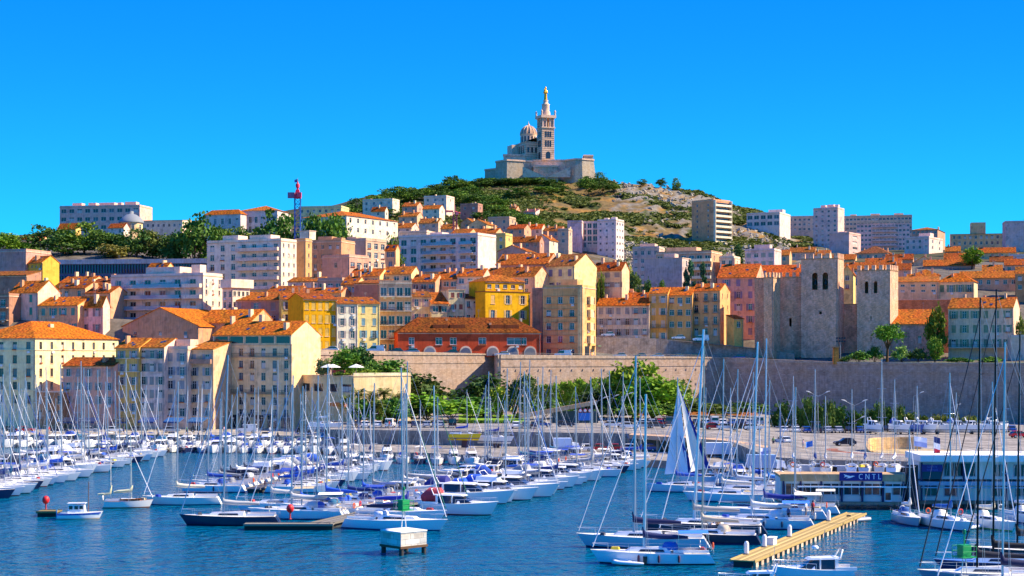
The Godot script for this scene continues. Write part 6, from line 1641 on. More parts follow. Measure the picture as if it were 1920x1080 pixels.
func build_green() -> void:
	var G := "trees on the left ridge"
	for q in [
		[10, 655, 436, 44, "broad", "6f9430", "bright green tree at the far left edge of the ridge"],
		[38, 660, 450, 40, "broad", "5f8a34", "rounded green tree second from the left edge of the ridge"],
		[62, 640, 462, 30, "shrub", "6c8c3a", "low green bush at the left end of the blue louvred roof"],
		[88, 665, 424, 62, "pine", "4d6b2e", "tall dark pine left of the orange roofed yellow villa"],
		[120, 655, 440, 60, "pine", "4f7032", "dark pine in front of the orange roofed yellow villa"],
		[158, 665, 418, 62, "pine", "62802f", "olive green pine below the pink slab"],
		[190, 660, 432, 52, "pine", "557631", "broad pine left of the white villa"],
		[212, 645, 458, 46, "broad", "8b8a4c", "pale olive shrub tree in front of the ridge pines"],
		[228, 660, 440, 48, "pine", "4b6a30", "dark pine in front of the white villa"],
		[256, 655, 430, 46, "pine", "4a6c34", "dark green pine below the domed pavilion"],
		[286, 660, 432, 46, "broad", "6d7b42", "greyish green tree right of the domed pavilion"],
		[312, 655, 440, 40, "pine", "47652f", "small dark pine below the white hall"],
		[334, 650, 436, 44, "broad", "4f6f35", "round dark tree left of the tall ridge tree"],
		[362, 640, 401, 58, "pine", "4e7430", "tallest ridge pine left of the pale blue school"],
		[394, 645, 424, 46, "pine", "56782f", "mid green pine right of the tallest ridge pine"],
		[420, 650, 430, 40, "broad", "66803a", "green tree below the shorter school wing"],
		[446, 655, 428, 44, "pine", "4b6b30", "dark pine below the junction of the school wings"],
		[478, 655, 432, 52, "shrub", "86913f", "yellow green scrub below the taller school wing"],
		[520, 640, 398, 52, "pine", "49702c", "large dark pine left of the blue crane"],
		[546, 650, 404, 40, "pine", "527a2e", "dark pine behind the blue crane mast"],
		[586, 640, 402, 48, "pine", "4c742c", "leafy pine just right of the blue crane"],
		[622, 635, 404, 54, "pine", "578030", "large pine left of the long white school building"],
		[640, 660, 408, 36, "pine", "4a6b2c", "small dark pine hugging the long white school corner"],
		[738, 560, 444, 26, "broad", "6d8c32", "small round tree beside the grey terrace block"]]:
		gtree(q[0], q[1], q[2], q[3] * 1.55, q[4], q[5], q[6], 0.04, NAN, G)
	G = "pines on the basilica hill"
	var pines := [[648, 900, 384, 34], [672, 930, 372, 36], [700, 950, 366, 34], [722, 1010, 356, 34], [744, 1030, 350, 36], [768, 1040, 352, 34], [792, 1050, 352, 34], [814, 1080, 346, 34], [836, 1100, 340, 36], [850, 1110, 329, 30], [872, 1100, 338, 36], [898, 1105, 334, 36], [920, 1120, 334, 34], [944, 1115, 335, 36], [966, 1118, 334, 32], [990, 1120, 333, 34], [1014, 1118, 334, 32], [1036, 1112, 337, 34], [860, 1010, 356, 40], [892, 1000, 362, 42], [926, 985, 366, 44], [905, 930, 378, 40], [938, 900, 384, 42], [968, 1040, 352, 40], [880, 1050, 350, 36], [830, 1040, 356, 36], [1022, 1070, 349, 36], [1046, 1085, 346, 30], [1104, 1100, 334, 30], [1130, 1105, 340, 28], [1152, 1108, 344, 22], [945, 830, 398, 40], [975, 820, 398, 36], [905, 860, 396, 34], [1006, 800, 404, 30], [1102, 1120, 330, 22], [1126, 1126, 323, 20], [1240, 1138, 334, 14], [1268, 1140, 334, 12], [1204, 1140, 336, 14], [708, 900, 388, 34], [735, 880, 392, 32]]
	var near_w := ["", "tall ", "low ", "broad "]
	var marks := ["by the lime modern house", "left of the bastion", "below the fort bastion", "under the stair bastion", "right of the round bastion"]
	var n := 0
	for q in pines:
		n += 1
		var who: String = ["first", "second", "third", "fourth", "fifth", "sixth", "seventh", "eighth", "ninth", "tenth"][(n - 1) % 10]
		var row: String = ["leftmost run of hill pines", "run of pines just below the fort", "lower clump of hill pines", "scattered pines under the basilica stairs", "last few pines along the bare ridge"][(n - 1) / 10]
		gtree(q[0], q[1], q[2], q[3] * 1.6, "pine", ["4c6c2a", "56782c", "456528", "62822f"][n % 4], "%s pine counted from the left in the %s" % [who, row], 0.06, NAN, G)
	for q in [[1122, 500, 508, 18, "broad", "6d8a34", "small tree squeezed right of the tall yellow gable"], [1190, 530, 508, 34, "broad", "5f7c40", "round tree left of the blank blue grey wall"], [1216, 528, 522, 24, "broad", "4f7a3c", "small round tree below the blank blue grey wall"], [1240, 526, 526, 24, "broad", "587f3a", "second small tree below the blank blue grey wall"], [1164, 545, 476, 40, "shrub", "8a9a3c", "yellow green bush below the white tower"], [1284, 540, 510, 22, "cypress", "3d6a4a", "left cypress of the dark clump below the modern block"], [1300, 540, 497, 24, "cypress", "3f7050", "middle tall cypress of the dark clump below the modern block"], [1318, 540, 500, 24, "cypress", "3a6848", "right cypress of the dark clump below the modern block"], [1385, 620, 464, 26, "cypress", "3f6638", "dark cypress right of the brown tower foot"], [1822, 640, 462, 46, "broad", "6f9428", "large leafy green tree among the orange roofs on the right"], [1663, 452, 598, 70, "umbrella", "5a8a2c", "umbrella pine with flat rounded crown in the abbey garden"], [1755, 460, 571, 46, "broad", "6f7f2c", "tall olive tree between abbey nave and green shuttered house"], [1752, 446, 632, 34, "broad", "6c9034", "lower bright tree in front of the tall olive tree"], [1916, 452, 590, 22, "broad", "74883a", "tree at the right edge beside the green shuttered house"]]:
		gtree(q[0], q[1], q[2], q[3], q[4], q[5], q[6], 0.12 if q[4] != "umbrella" else 0.36, 18.0 if q[1] < 470 else NAN)
	# abbey garden shrubs
	for q in [[1610, 447, 655, 46, "5c8c38", "bright bush on the abbey garden terrace beside the pillar"], [1640, 450, 648, 34, "4a7a34", "clipped bush behind the bright abbey garden bush"], [1690, 446, 648, 40, "86a858", "silvery green bush under the umbrella pine"], [1722, 446, 652, 44, "3f5f38", "dark bush between the umbrella pine and the tall olive tree"], [1800, 440, 668, 50, "4f7c38", "low bush under the balcony of the green shuttered house"], [1858, 440, 666, 44, "74a04a", "pale bush under the right end of the balcony"], [1586, 449, 668, 26, "5c7c40", "small bush at the foot of the orange gate pillar"]]:
		gtree(q[0], q[1], q[2], q[3], "shrub", q[4], q[5], 0.1, 17.7)
	var lawn := MB.new()
	lawn.quad(P(1570, 0, 449) * Vector3(1, 0, 1) + Vector3(0, 18.25, 0), P(1935, 0, 408) * Vector3(1, 0, 1) + Vector3(0, 18.2, 0), P(1935, 0, 440) * Vector3(1, 0, 1) + Vector3(0, 18.3, 0), P(1570, 0, 466) * Vector3(1, 0, 1) + Vector3(0, 18.4, 0))
	tag(part(self, "garden_lawn", lawn, textured("ground", H("86a03a"))), "", "", "", "structure")
	# park below the retaining wall
	lawn = MB.new()
	lawn.quad(Vector3(Xw(860, 372), 4.34, -372), Vector3(Xw(985, 372), 4.34, -372), Vector3(Xw(985, 425), 4.34, -425), Vector3(Xw(860, 425), 4.34, -425))
	tag(part(self, "park_lawn", lawn, textured("ground", H("8fb83c"))), "", "", "", "structure")
	for q in [[786, 398, 700, 92, "broad", "4a6230", "big dark round tree right of the restaurant", 0.15], [905, 412, 703, 76, "broad", "3c5a2c", "big very dark tree at the park lawn", 0.1], [938, 404, 722, 36, "broad", "93a83a", "yellow green feathery tree beside the very dark tree", 0.1], [964, 402, 718, 20, "cypress", "3a5c30", "slim dark cypress beside the park lawn", 0.05], [985, 410, 700, 42, "broad", "58703c", "grey green tree in front of the weep hole wall", 0.15], [1186, 400, 672, 78, "broad", "7f9c34", "tall airy light green tree left of the big mast", 0.15], [1222, 392, 704, 90, "broad", "6f9a2c", "bright green tree behind the grey masts", 0.1], [1160, 404, 706, 60, "broad", "4c6c34", "dark green tree at the right end of the ivy", 0.1], [1268, 400, 712, 60, "broad", "7c9440", "light green tree right of the sail top", 0.12], [1120, 408, 730, 60, "broad", "3a5430", "dark tree behind the street lamps at the tunnel", 0.05], [648, 392, 652, 44, "broad", "5a8a30", "round bright tree on the restaurant terrace", 0.2], [676, 396, 648, 42, "broad", "3f6a34", "dark round tree on the restaurant terrace", 0.2]]:
		gtree(q[0], q[1], q[2], q[3] * 1.5, q[4], q[5], q[6], q[7] * 0.3, 4.3 if q[0] > 700 else 14.2)
	for q in [[735, 392, 673, 66, "60903a", "rounded bush at the right end of the restaurant terrace", 13.8], [700, 392, 676, 46, "6a9440", "grey green bush on the restaurant terrace", 13.8], [606, 390, 668, 26, "74885a", "small grey bush beside the quay gable", 13.8], [690, 384, 690, 34, "8aa83c", "low yellow green bush on the terrace edge", 14.6], [645, 384, 692, 34, "7fa03a", "low bush between the terrace parasols", 14.6], [800, 375, 738, 104, "74a02c", "broad sunlit green bush below the dark round tree", 4.3], [846, 378, 742, 96, "6c9c2c", "second broad sunlit green bush beside the park lawn", 4.3], [756, 380, 750, 66, "5f9030", "small green bush right of the palms", 4.3], [720, 372, 770, 40, "5c8c34", "bush below the right palm", 4.3], [668, 366, 772, 34, "4f9040", "low palm like bush beside the kiosk", 4.3], [1020, 392, 742, 60, "58803a", "bush at the left end of the ivy wall", 4.3], [1330, 415, 752, 70, "5c7434", "olive bush at the foot of the tall tan wall", 4.3], [1400, 420, 750, 70, "4f7434", "bush under the shaded wall left of the roundabout", 4.0], [676, 368, 744, 44, "50803a", "tall leafy bush between the short and left palms", 4.3], [712, 370, 742, 48, "487834", "tall leafy bush behind the low palm", 4.3], [736, 372, 738, 48, "5a8838", "tall leafy bush left of the fourth palm", 4.3], [690, 366, 768, 46, "4f8038", "leafy bush between the left and middle palms", 4.3], [742, 370, 764, 50, "568a34", "leafy bush below the fourth palm", 4.3], [1290, 412, 748, 60, "4a6430", "dark bush below the light green trees", 4.3], [880, 390, 742, 80, "4c7a2c", "green bush filling below the very dark tree", 4.3], [1060, 400, 752, 70, "5a8434", "bush row piece left of the tunnel beam", 4.3], [1200, 380, 750, 70, "6a9030", "bright bush below the airy light green tree", 4.3], [1250, 384, 756, 60, "5c7c30", "bush below the bright green tree behind masts", 4.3], [1360, 405, 760, 60, "556c34", "olive bush below the shaded wall corner", 4.3], [1150, 388, 756, 56, "47682e", "dark bush below the dark green tree by the lamps", 4.3]]:
		gtree(q[0], q[1], q[2], q[3] * 1.25, "shrub", q[4], q[5], 0.1, q[6])
	palm(654, 364, 4.3, 738, "short palm tree at the left corner of the sunlit restaurant wall")
	palm(744, 376, 4.3, 732, "fourth palm tree at the right end of the sunlit restaurant wall")
	palm(708, 366, 4.3, 748, "low palm tree in front of the middle palm")
	palm(672, 370, 4.3, 726, "left palm tree in front of the sunlit restaurant wall")
	palm(698, 372, 4.3, 730, "middle palm tree in front of the sunlit restaurant wall")
	palm(720, 374, 4.3, 724, "right palm tree in front of the sunlit restaurant wall")
	# ivy over the foot of the tall wall
	var iv := thing("ivy", "green ivy sheet covering the foot of the tall tan wall", "ivy", Vector3(Xw(1010, 437), 4.3, -437))
	for i in 5:
		var px := 1022.0 + i * 34
		var d := wall_at(px).x - 1.6
		var topy: float = Yw([722, 716, 712, 710, 712][i], d)
		var c := part(iv, "foliage", crown_mesh("ivy", i % 3), leafm("86ac38"))
		c.transform = Transform3D(Basis(Vector3.UP, -0.5 + 0.05 * i) * Basis.from_scale(Vector3(4.4, (topy - 4.3) / 1.75, 3.0)), Vector3(Xw(px, d), 4.3 + (topy - 4.3) / 2, -d) - iv.position)
	# hedges at the roundabout
	for q in [[1455, 1530, 372, 752, "48682c", "dark hedge left of the lamp under the grey retaining wall"], [1505, 1560, 366, 742, "5a7832", "rounded taller hedge under the grey retaining wall"], [1560, 1640, 366, 760, "4c702a", "mid green hedge behind the dark car"], [1640, 1690, 364, 752, "52742a", "taller green hedge behind the small boats"], [1690, 1830, 362, 772, "66782c", "low clipped hedge at the right behind the boat park"]]:
		var a := Vector3(Xw(q[0], q[2]), 3.0, -q[2]); var b := Vector3(Xw(q[1], q[2]), 3.0, -q[2] + 2)
		hedge(q[5], a, b, (Yw(q[3], q[2]) - 3.0), 1.6, q[4])
	hedge("trimmed hedge of the park lawn edge", Vector3(Xw(862, 371), 4.3, -371), Vector3(Xw(965, 371), 4.3, -371), 0.9, 0.7, "6c9c34", 14)
	# dry scrub and rocks of the hill, too many to count
	var mm := MultiMesh.new(); mm.transform_format = MultiMesh.TRANSFORM_3D; mm.mesh = crown_mesh("scrub", 0)
	var f := FastNoiseLite.new(); f.seed = 3; f.frequency = 0.012; f.fractal_octaves = 4
	rng.seed = 77
	var xs: Array[Transform3D] = []
	var rk: Array[Transform3D] = []
	for i in 60000:
		var px := rng.randf_range(690, 1520); var d := rng.randf_range(780, 1155)
		var x := Xw(px, d)
		var a := f.get_noise_2d(x * 1.3 + 50, d * 1.3)
		if px > 1080 and px < 1180 and d < 800: continue
		var dens := clampf(a * 4.0 + 0.32, 0.03, 1.0)
		if px > 1040: dens = clampf(a * 5.0 - 0.1, 0.015, 1.0)
		else: dens = maxf(dens * 0.7, 0.28)
		if rng.randf() > dens * 0.42: continue
		var s := rng.randf_range(0.5, 1.5) * (1.0 + clampf(a, 0, 0.5) * 1.6)
		xs.append(Transform3D(Basis(Vector3.UP, rng.randf() * TAU) * Basis.from_scale(Vector3(s * 1.3, s * 0.9, s * 1.3)), Vector3(x, land(px, d) + s * 0.2, -d)))
	for i in 5200:
		var px := rng.randf_range(1130, 1480); var d := rng.randf_range(700, 1150)
		var wantd := 0.0
		if d > 1050 and px > 1150 and px < 1300: wantd = 0.28
		elif px > 1160 and px < 1210 and d < 860: wantd = 0.8
		elif px > 1360 and d < 1000: wantd = 0.3
		else: wantd = 0.03
		if rng.randf() > wantd: continue
		var s := rng.randf_range(0.4, 1.5)
		rk.append(Transform3D(Basis.from_euler(Vector3(rng.randf() * TAU, rng.randf() * TAU, rng.randf() * TAU)) * Basis.from_scale(Vector3(s * 1.6, s * 0.8, s)), Vector3(Xw(px, d), land(px, d) + s * 0.3, -d)))
	mm.instance_count = xs.size()
	for i in xs.size(): mm.set_instance_transform(i, xs[i])
	var mi := MultiMeshInstance3D.new(); mi.name = "hillside_scrub"; mi.multimesh = mm; mi.material_override = leafm("65743a"); add_child(mi)
	tag(mi, "dry green scrub covering the bare slope under the basilica", "scrub", "", "stuff")
	var rb := MB.new()
	var im := SphereMesh.new(); im.radius = 1.0; im.height = 2.0; im.radial_segments = 6; im.rings = 3
	var mm2 := MultiMesh.new(); mm2.transform_format = MultiMesh.TRANSFORM_3D
	var arr := im.get_mesh_arrays()
	var pv: PackedVector3Array = arr[Mesh.ARRAY_VERTEX]; var pi: PackedInt32Array = arr[Mesh.ARRAY_INDEX]
	for k in range(0, pi.size(), 3):
		var t := []
		for e in 3:
			var v := pv[pi[k + e]]
			t.append(v * (0.75 + 0.35 * sin(v.x * 5.1 + v.y * 3.7 + v.z * 4.3)))
		rb.tri(t[0], t[2], t[1])
	mm2.mesh = rb.commit()
	mm2.instance_count = rk.size()
	for i in rk.size(): mm2.set_instance_transform(i, rk[i])
	var m2 := MultiMeshInstance3D.new(); m2.name = "hillside_rocks"; m2.multimesh = mm2; m2.material_override = textured("ground", H("c9bba4")); add_child(m2)
	tag(m2, "pale limestone rocks strewn over the bare slope", "rocks", "", "stuff")

# ---------- boats: +X is the bow, the waterline is y = 0 ----------
const ORD := ["first", "second", "third", "fourth", "fifth", "sixth", "seventh", "eighth", "ninth", "tenth", "eleventh", "twelfth", "thirteenth", "fourteenth", "fifteenth", "sixteenth", "seventeenth", "eighteenth", "nineteenth", "twentieth", "twenty-first", "twenty-second", "twenty-third", "twenty-fourth", "twenty-fifth", "twenty-sixth", "twenty-seventh", "twenty-eighth", "twenty-ninth", "thirtieth"]
func plan(s: float, kind: String) -> float:
	if kind == "motor": return 0.90 + 0.10 * sin(minf(s / 0.3, 1) * PI / 2) if s < 0.5 else 1.0 - pow((s - 0.5) / 0.5, 2.6) * 0.97
	return 0.74 + 0.26 * sin(minf(s / 0.42, 1) * PI / 2) if s < 0.42 else 1.0 - pow((s - 0.42) / 0.58, 1.9) * 0.98
func sheer(s: float, f: float, kind: String) -> float:
	return f * (1.0 + (0.34 if kind == "motor" else 0.22) * s * s)
func gel(c: Color) -> StandardMaterial3D:
	return mat(c, 0.22, 0.0, 0.5)
func hull_parts(o: Node3D, L: float, B: float, f: float, kind: String, hc: Color, stripe: Color, dc: Color) -> void:
	var key := "hull%s%.1f_%.1f_%.2f" % [kind, L, B, f]
	if not cache.has(key):
		var rows := []; var deck := []; var strip := [[], []]
		var n := 14
		for i in n + 1:
			var s := float(i) / n
			var hb := plan(s, kind) * B / 2
			var ys := sheer(s, f, kind)
			var hs := [ys, ys * 0.55, 0.14, 0.0, -0.4]
			var fs := [1.0, 0.955, 0.88, 0.83, 0.5]
			if kind == "motor": fs = [1.0, 0.93, 0.80, 0.76, 0.4]
			var r := PackedVector3Array()
			for sd in [1, -1]:
				for q in 5:
					var j: int = q if sd == 1 else 4 - q
					var fl: float = fs[j]
					if s > 0.55: fl = lerpf(fl, fl * fl, (s - 0.55) / 0.45)
					var rake: float = L * (0.10 if kind == "motor" else 0.075) * (1.0 - hs[j] / ys) * pow(s, 5)
					r.append(Vector3(-L / 2 + L * s - rake + L * 0.05 * maxf(hs[j], 0.0) / ys * maxf(0.0, 1.0 - s / 0.12), hs[j], sd * hb * fl))
			rows.append(r)
			var dx := -L / 2 + L * s + L * 0.05 * maxf(0.0, 1.0 - s / 0.12)
			deck.append(PackedVector3Array([Vector3(dx, ys - 0.03, hb - 0.02), Vector3(dx, ys + 0.03, 0), Vector3(dx, ys - 0.03, -hb + 0.02)]))
			for e in 2:
				var z: Vector3 = r[2] if e == 0 else r[7]
				var z2: Vector3 = r[3] if e == 0 else r[6]
				var off := Vector3(0.0, 0, 0.012 if e == 0 else -0.012)
				strip[e].append(PackedVector3Array([z + off, z2 + off + Vector3(0, -0.02, 0)]))
		var mb := MB.new(); mb.grid(rows)
		var t: PackedVector3Array = rows[0]
		for i in range(1, 9): mb.tri(t[0], t[i], t[i + 1])
		var md := MB.new(); md.grid(deck)
		var ms := MB.new(); ms.grid(strip[0]); ms.grid(strip[1])
		cache[key] = [mb.commit(), md.commit(), ms.commit()]
	var c: Array = cache[key]
	part(o, "hull", c[0], gel(hc)); part(o, "deck", c[1], mat(dc, 0.6)); part(o, "waterline_stripe", c[2], mat(stripe, 0.4))
func lofted_cabin(o: Node3D, called: String, x0: float, x1: float, y0: float, h: float, w0: float, w1: float, m: Material, slope := 0.35) -> void:
	var mb := MB.new()
	var lo := [Vector3(x0, y0, w0 / 2), Vector3(x1, y0, w1 / 2), Vector3(x1, y0, -w1 / 2), Vector3(x0, y0, -w0 / 2)]
	var hi := [Vector3(x0 + h * 0.12, y0 + h, w0 / 2 * 0.82), Vector3(x1 - h * slope * 4.0, y0 + h * 0.86, w1 / 2 * 0.76), Vector3(x1 - h * slope * 4.0, y0 + h * 0.86, -w1 / 2 * 0.76), Vector3(x0 + h * 0.12, y0 + h, -w0 / 2 * 0.82)]
	prism(mb, lo, hi)
	part(o, called, mb, m)

# heading in degrees: 0 bow to the right of the picture, 90 away, 180 left, -90 towards the camera
func sailboat(label: String, at: Vector3, head: float, L: float, mast: float, p := {}) -> Node3D:
	var o := thing("sailboat", label, "sailboat", at, deg_to_rad(head), p.get("group", "sailboats moored in the harbour"))
	rng.seed = hash(label)
	if p.has("heel"): o.rotation.x = deg_to_rad(p.heel)
	L = snappedf(L, 0.5)
	var B := L * 0.29; var f := 0.62 + L * 0.038
	hull_parts(o, L, B, f, "sail", H(p.get("hull", "eceef0")), H(p.get("stripe", "27406e")), H(p.get("deck", "e6e2da")))
	var white := gel(H("f2f0ec")); var alu := mat(H(p.get("mastc", "aab2bd")), 0.35, 0.7)
	var S := func(s: float): return -L / 2 + L * s
	var dy: float = f * 1.06
	lofted_cabin(o, "cabin", S.call(0.36), S.call(0.74), dy - 0.08, 0.36 + L * 0.012, B * 0.62, B * 0.34, white)
	for sd in [1, -1]:
		var mb := MB.new()
		mb.quad(Vector3(S.call(0.41), dy + 0.08, sd * B * 0.3), Vector3(S.call(0.62), dy + 0.08, sd * B * 0.232), Vector3(S.call(0.60), dy + 0.3, sd * B * 0.215), Vector3(S.call(0.42), dy + 0.3, sd * B * 0.278))
		part(o, "window", mb, glass())
	bx(o, "cockpit_floor", Vector3(S.call(0.19), dy - 0.02, 0), Vector3(L * 0.25, 0.06, B * 0.42), textured("wood", H(p.get("cockpit", "b08a5c"))))
	for sd in [1, -1]: bx(o, "coaming", Vector3(S.call(0.2), dy + 0.12, sd * B * 0.27), Vector3(L * 0.28, 0.26, 0.2), white)
	if p.get("hood", true):
		var mb := MB.new(); mb.lathe([Vector2(B * 0.3, 0.0), Vector2(B * 0.29, 0.35), Vector2(B * 0.22, 0.62), Vector2(0.02, 0.72)], 10)
		var hd := part(o, "spray_hood", mb, mat(H(p.get("hoodc", p.get("cover", "22407a"))), 0.85)); hd.transform = Transform3D(Basis.from_scale(Vector3(0.75, 1.0, 1.0)), Vector3(S.call(0.36), dy + 0.25, 0))
	var mx: float = S.call(0.57); var rk: float = -mast * p.get("rake", 0.012)
	var top := Vector3(mx + rk, dy + mast, 0)
	rod(o, "mast", Vector3(mx, dy, 0), top, (0.045 + L * 0.0052) * p.get("mr", 1.0), alu, (0.035 + L * 0.0036) * p.get("mr", 1.0), 6)
	var bl: float = L * 0.36
	var by := dy + 0.9 + L * 0.03
	rod(o, "boom", Vector3(mx, by, 0), Vector3(mx - bl, by - 0.05, 0), 0.07, alu, 0.06)
	if p.get("cover", "") != "none":
		var mb := MB.new()
		var cr := 0.12 + L * 0.011
		mb.tube([Vector3(mx + 0.12, by + 0.75 + L * 0.03, 0), Vector3(mx - 0.05, by + 0.35, 0.02), Vector3(mx - bl * 0.35, by + 0.2, -0.02), Vector3(mx - bl * 0.7, by + 0.16, 0.02), Vector3(mx - bl * 0.98, by + 0.1, 0)], [0.09, cr * 1.3, cr * 1.1, cr * 0.9, cr * 0.5], 7)
		part(o, "sail_cover", mb, mat(H(p.get("cover", "22407a")), 0.9))
	for q in ([0.45, 0.72] if mast > 12 else [0.55]):
		for sd in [1, -1]: rod(o, "spreader", Vector3(mx + rk * q, dy + mast * q, 0), Vector3(mx + rk * q - 0.15, dy + mast * q + 0.05, sd * (0.55 + L * 0.035) * (1.2 - q * 0.5)), 0.035, alu, -1, 4)
	var st := mat(H("b9bcc2"), 0.4, 0.6)
	var wr: float = p.get("wire", 0.018)
	rod(o, "furled_jib", Vector3(S.call(0.985), sheer(1, f, "sail") + 0.25, 0), top - Vector3(0, mast * p.get("fj", 0.06), 0), p.get("jr", 0.07), mat(H(p.get("jib", "dcdde2")), 0.8), 0.035, 5)
	rod(o, "backstay", Vector3(S.call(0.01), dy, 0), top, wr, st, -1, 3)
	for sd in [1, -1]:
		rod(o, "shroud", Vector3(mx - 0.1, dy - 0.05, sd * B * 0.46), top - Vector3(0, mast * 0.04, 0), wr, st, -1, 3)
		rod(o, "shroud", Vector3(mx - 0.35, dy - 0.05, sd * B * 0.44), Vector3(mx + rk * 0.5, dy + mast * 0.48, 0), wr, st, -1, 3)
	# pulpit, stern rail and lifelines
	var rm := mat(H("d8dade"), 0.3, 0.8)
	var mb2 := MB.new()
	var bz: float = plan(0.86, "sail") * B / 2 * 0.95
	mb2.tube([Vector3(S.call(0.86), f * 1.16 + 0.6, bz), Vector3(S.call(0.97), f * 1.2 + 0.62, 0.18), Vector3(S.call(0.995), f * 1.22 + 0.6, 0), Vector3(S.call(0.97), f * 1.2 + 0.62, -0.18), Vector3(S.call(0.86), f * 1.16 + 0.6, -bz)], [0.025, 0.025, 0.025, 0.025, 0.025], 4)
	part(o, "pulpit", mb2, rm)
	for sd in [1, -1]:
		var pts := []; var rad := []
		for i in 6:
			var s := 0.02 + 0.84 * i / 5.0
			pts.append(Vector3(S.call(s), sheer(s, f, "sail") + 0.58, sd * plan(s, "sail") * B / 2 * 0.95)); rad.append(0.014)
			rod(o, "stanchion", Vector3(S.call(s), sheer(s, f, "sail") - 0.02, sd * plan(s, "sail") * B / 2 * 0.95), pts[i], 0.018, rm, -1, 3)
		var ml := MB.new(); ml.tube(pts, rad, 3); part(o, "lifeline", ml, rm)
	if p.get("bimini", "") != "":
		var mb := MB.new(); mb.grid([PackedVector3Array([Vector3(S.call(0.06), dy + 1.9, B * 0.36), Vector3(S.call(0.06), dy + 2.1, 0), Vector3(S.call(0.06), dy + 1.9, -B * 0.36)]), PackedVector3Array([Vector3(S.call(0.3), dy + 1.85, B * 0.36), Vector3(S.call(0.3), dy + 2.05, 0), Vector3(S.call(0.3), dy + 1.85, -B * 0.36)])])
		var bm := part(o, "bimini", mb, mat(H(p.bimini), 0.9))
		for q in [[0.06, 1], [0.06, -1], [0.3, 1], [0.3, -1]]: rod(bm, "bimini_pole", Vector3(S.call(q[0]), dy, q[1] * B * 0.38), Vector3(S.call(q[0]), dy + 1.88, q[1] * B * 0.36), 0.02, rm, -1, 3)
	for i in p.get("fenders", 0):
		var mb := MB.new(); mb.lathe([Vector2(0.02, -0.4), Vector2(0.11, -0.32), Vector2(0.12, 0.2), Vector2(0.03, 0.32)], 7)
		for sd in [1, -1]: part(o, "fender", mb.commit(), mat(H(p.get("fenderc", "22304e")), 0.6)).position = Vector3(S.call(0.3 + 0.16 * i), f * 0.62, sd * (plan(0.3 + 0.16 * i, "sail") * B / 2 + 0.08))
	if rng.randf() < 0.5:
		var mb := MB.new()
		for k in 10: mb.tube([Vector3(0.0, sin(TAU * k / 10) * 0.3, cos(TAU * k / 10) * 0.3), Vector3(0.0, sin(TAU * (k + 1) / 10) * 0.3, cos(TAU * (k + 1) / 10) * 0.3)], [0.08, 0.08], 5)
		part(o, "life_ring", mb, mat(H(["e8602a", "d8343a", "e9e4d8"][rng.randi() % 3]), 0.7)).position = Vector3(S.call(0.01), dy + 0.45, B * 0.25 * (1 if rng.randf() < 0.5 else -1))
	for k in rng.randi() % 3: 
		var bg := MB.new(); prism(bg, sq(0.9, 0.5, 0.0), sq(0.7, 0.36, 0.34))
		part(o, "deck_bag", bg, mat(H(["2748a8", "c8b48a", "a83a40", "4a4e58", "e0c23a", "d8d4cc"][rng.randi() % 6]), 0.9)).transform = Transform3D(Basis(Vector3.UP, rng.randf() * 3), Vector3(S.call([0.1, 0.3, 0.8][rng.randi() % 3]), dy + 0.02, rng.randf_range(-0.2, 0.2) * B))
	if p.get("wheel", L > 11):
		var mb := MB.new()
		for k in 14: mb.tube([Vector3(0, sin(TAU * k / 14) * 0.45, cos(TAU * k / 14) * 0.45), Vector3(0, sin(TAU * (k + 1) / 14) * 0.45, cos(TAU * (k + 1) / 14) * 0.45)], [0.025, 0.025], 3)
		part(o, "steering_wheel", mb, rm).position = Vector3(S.call(0.12), dy + 0.75, 0)
	return o

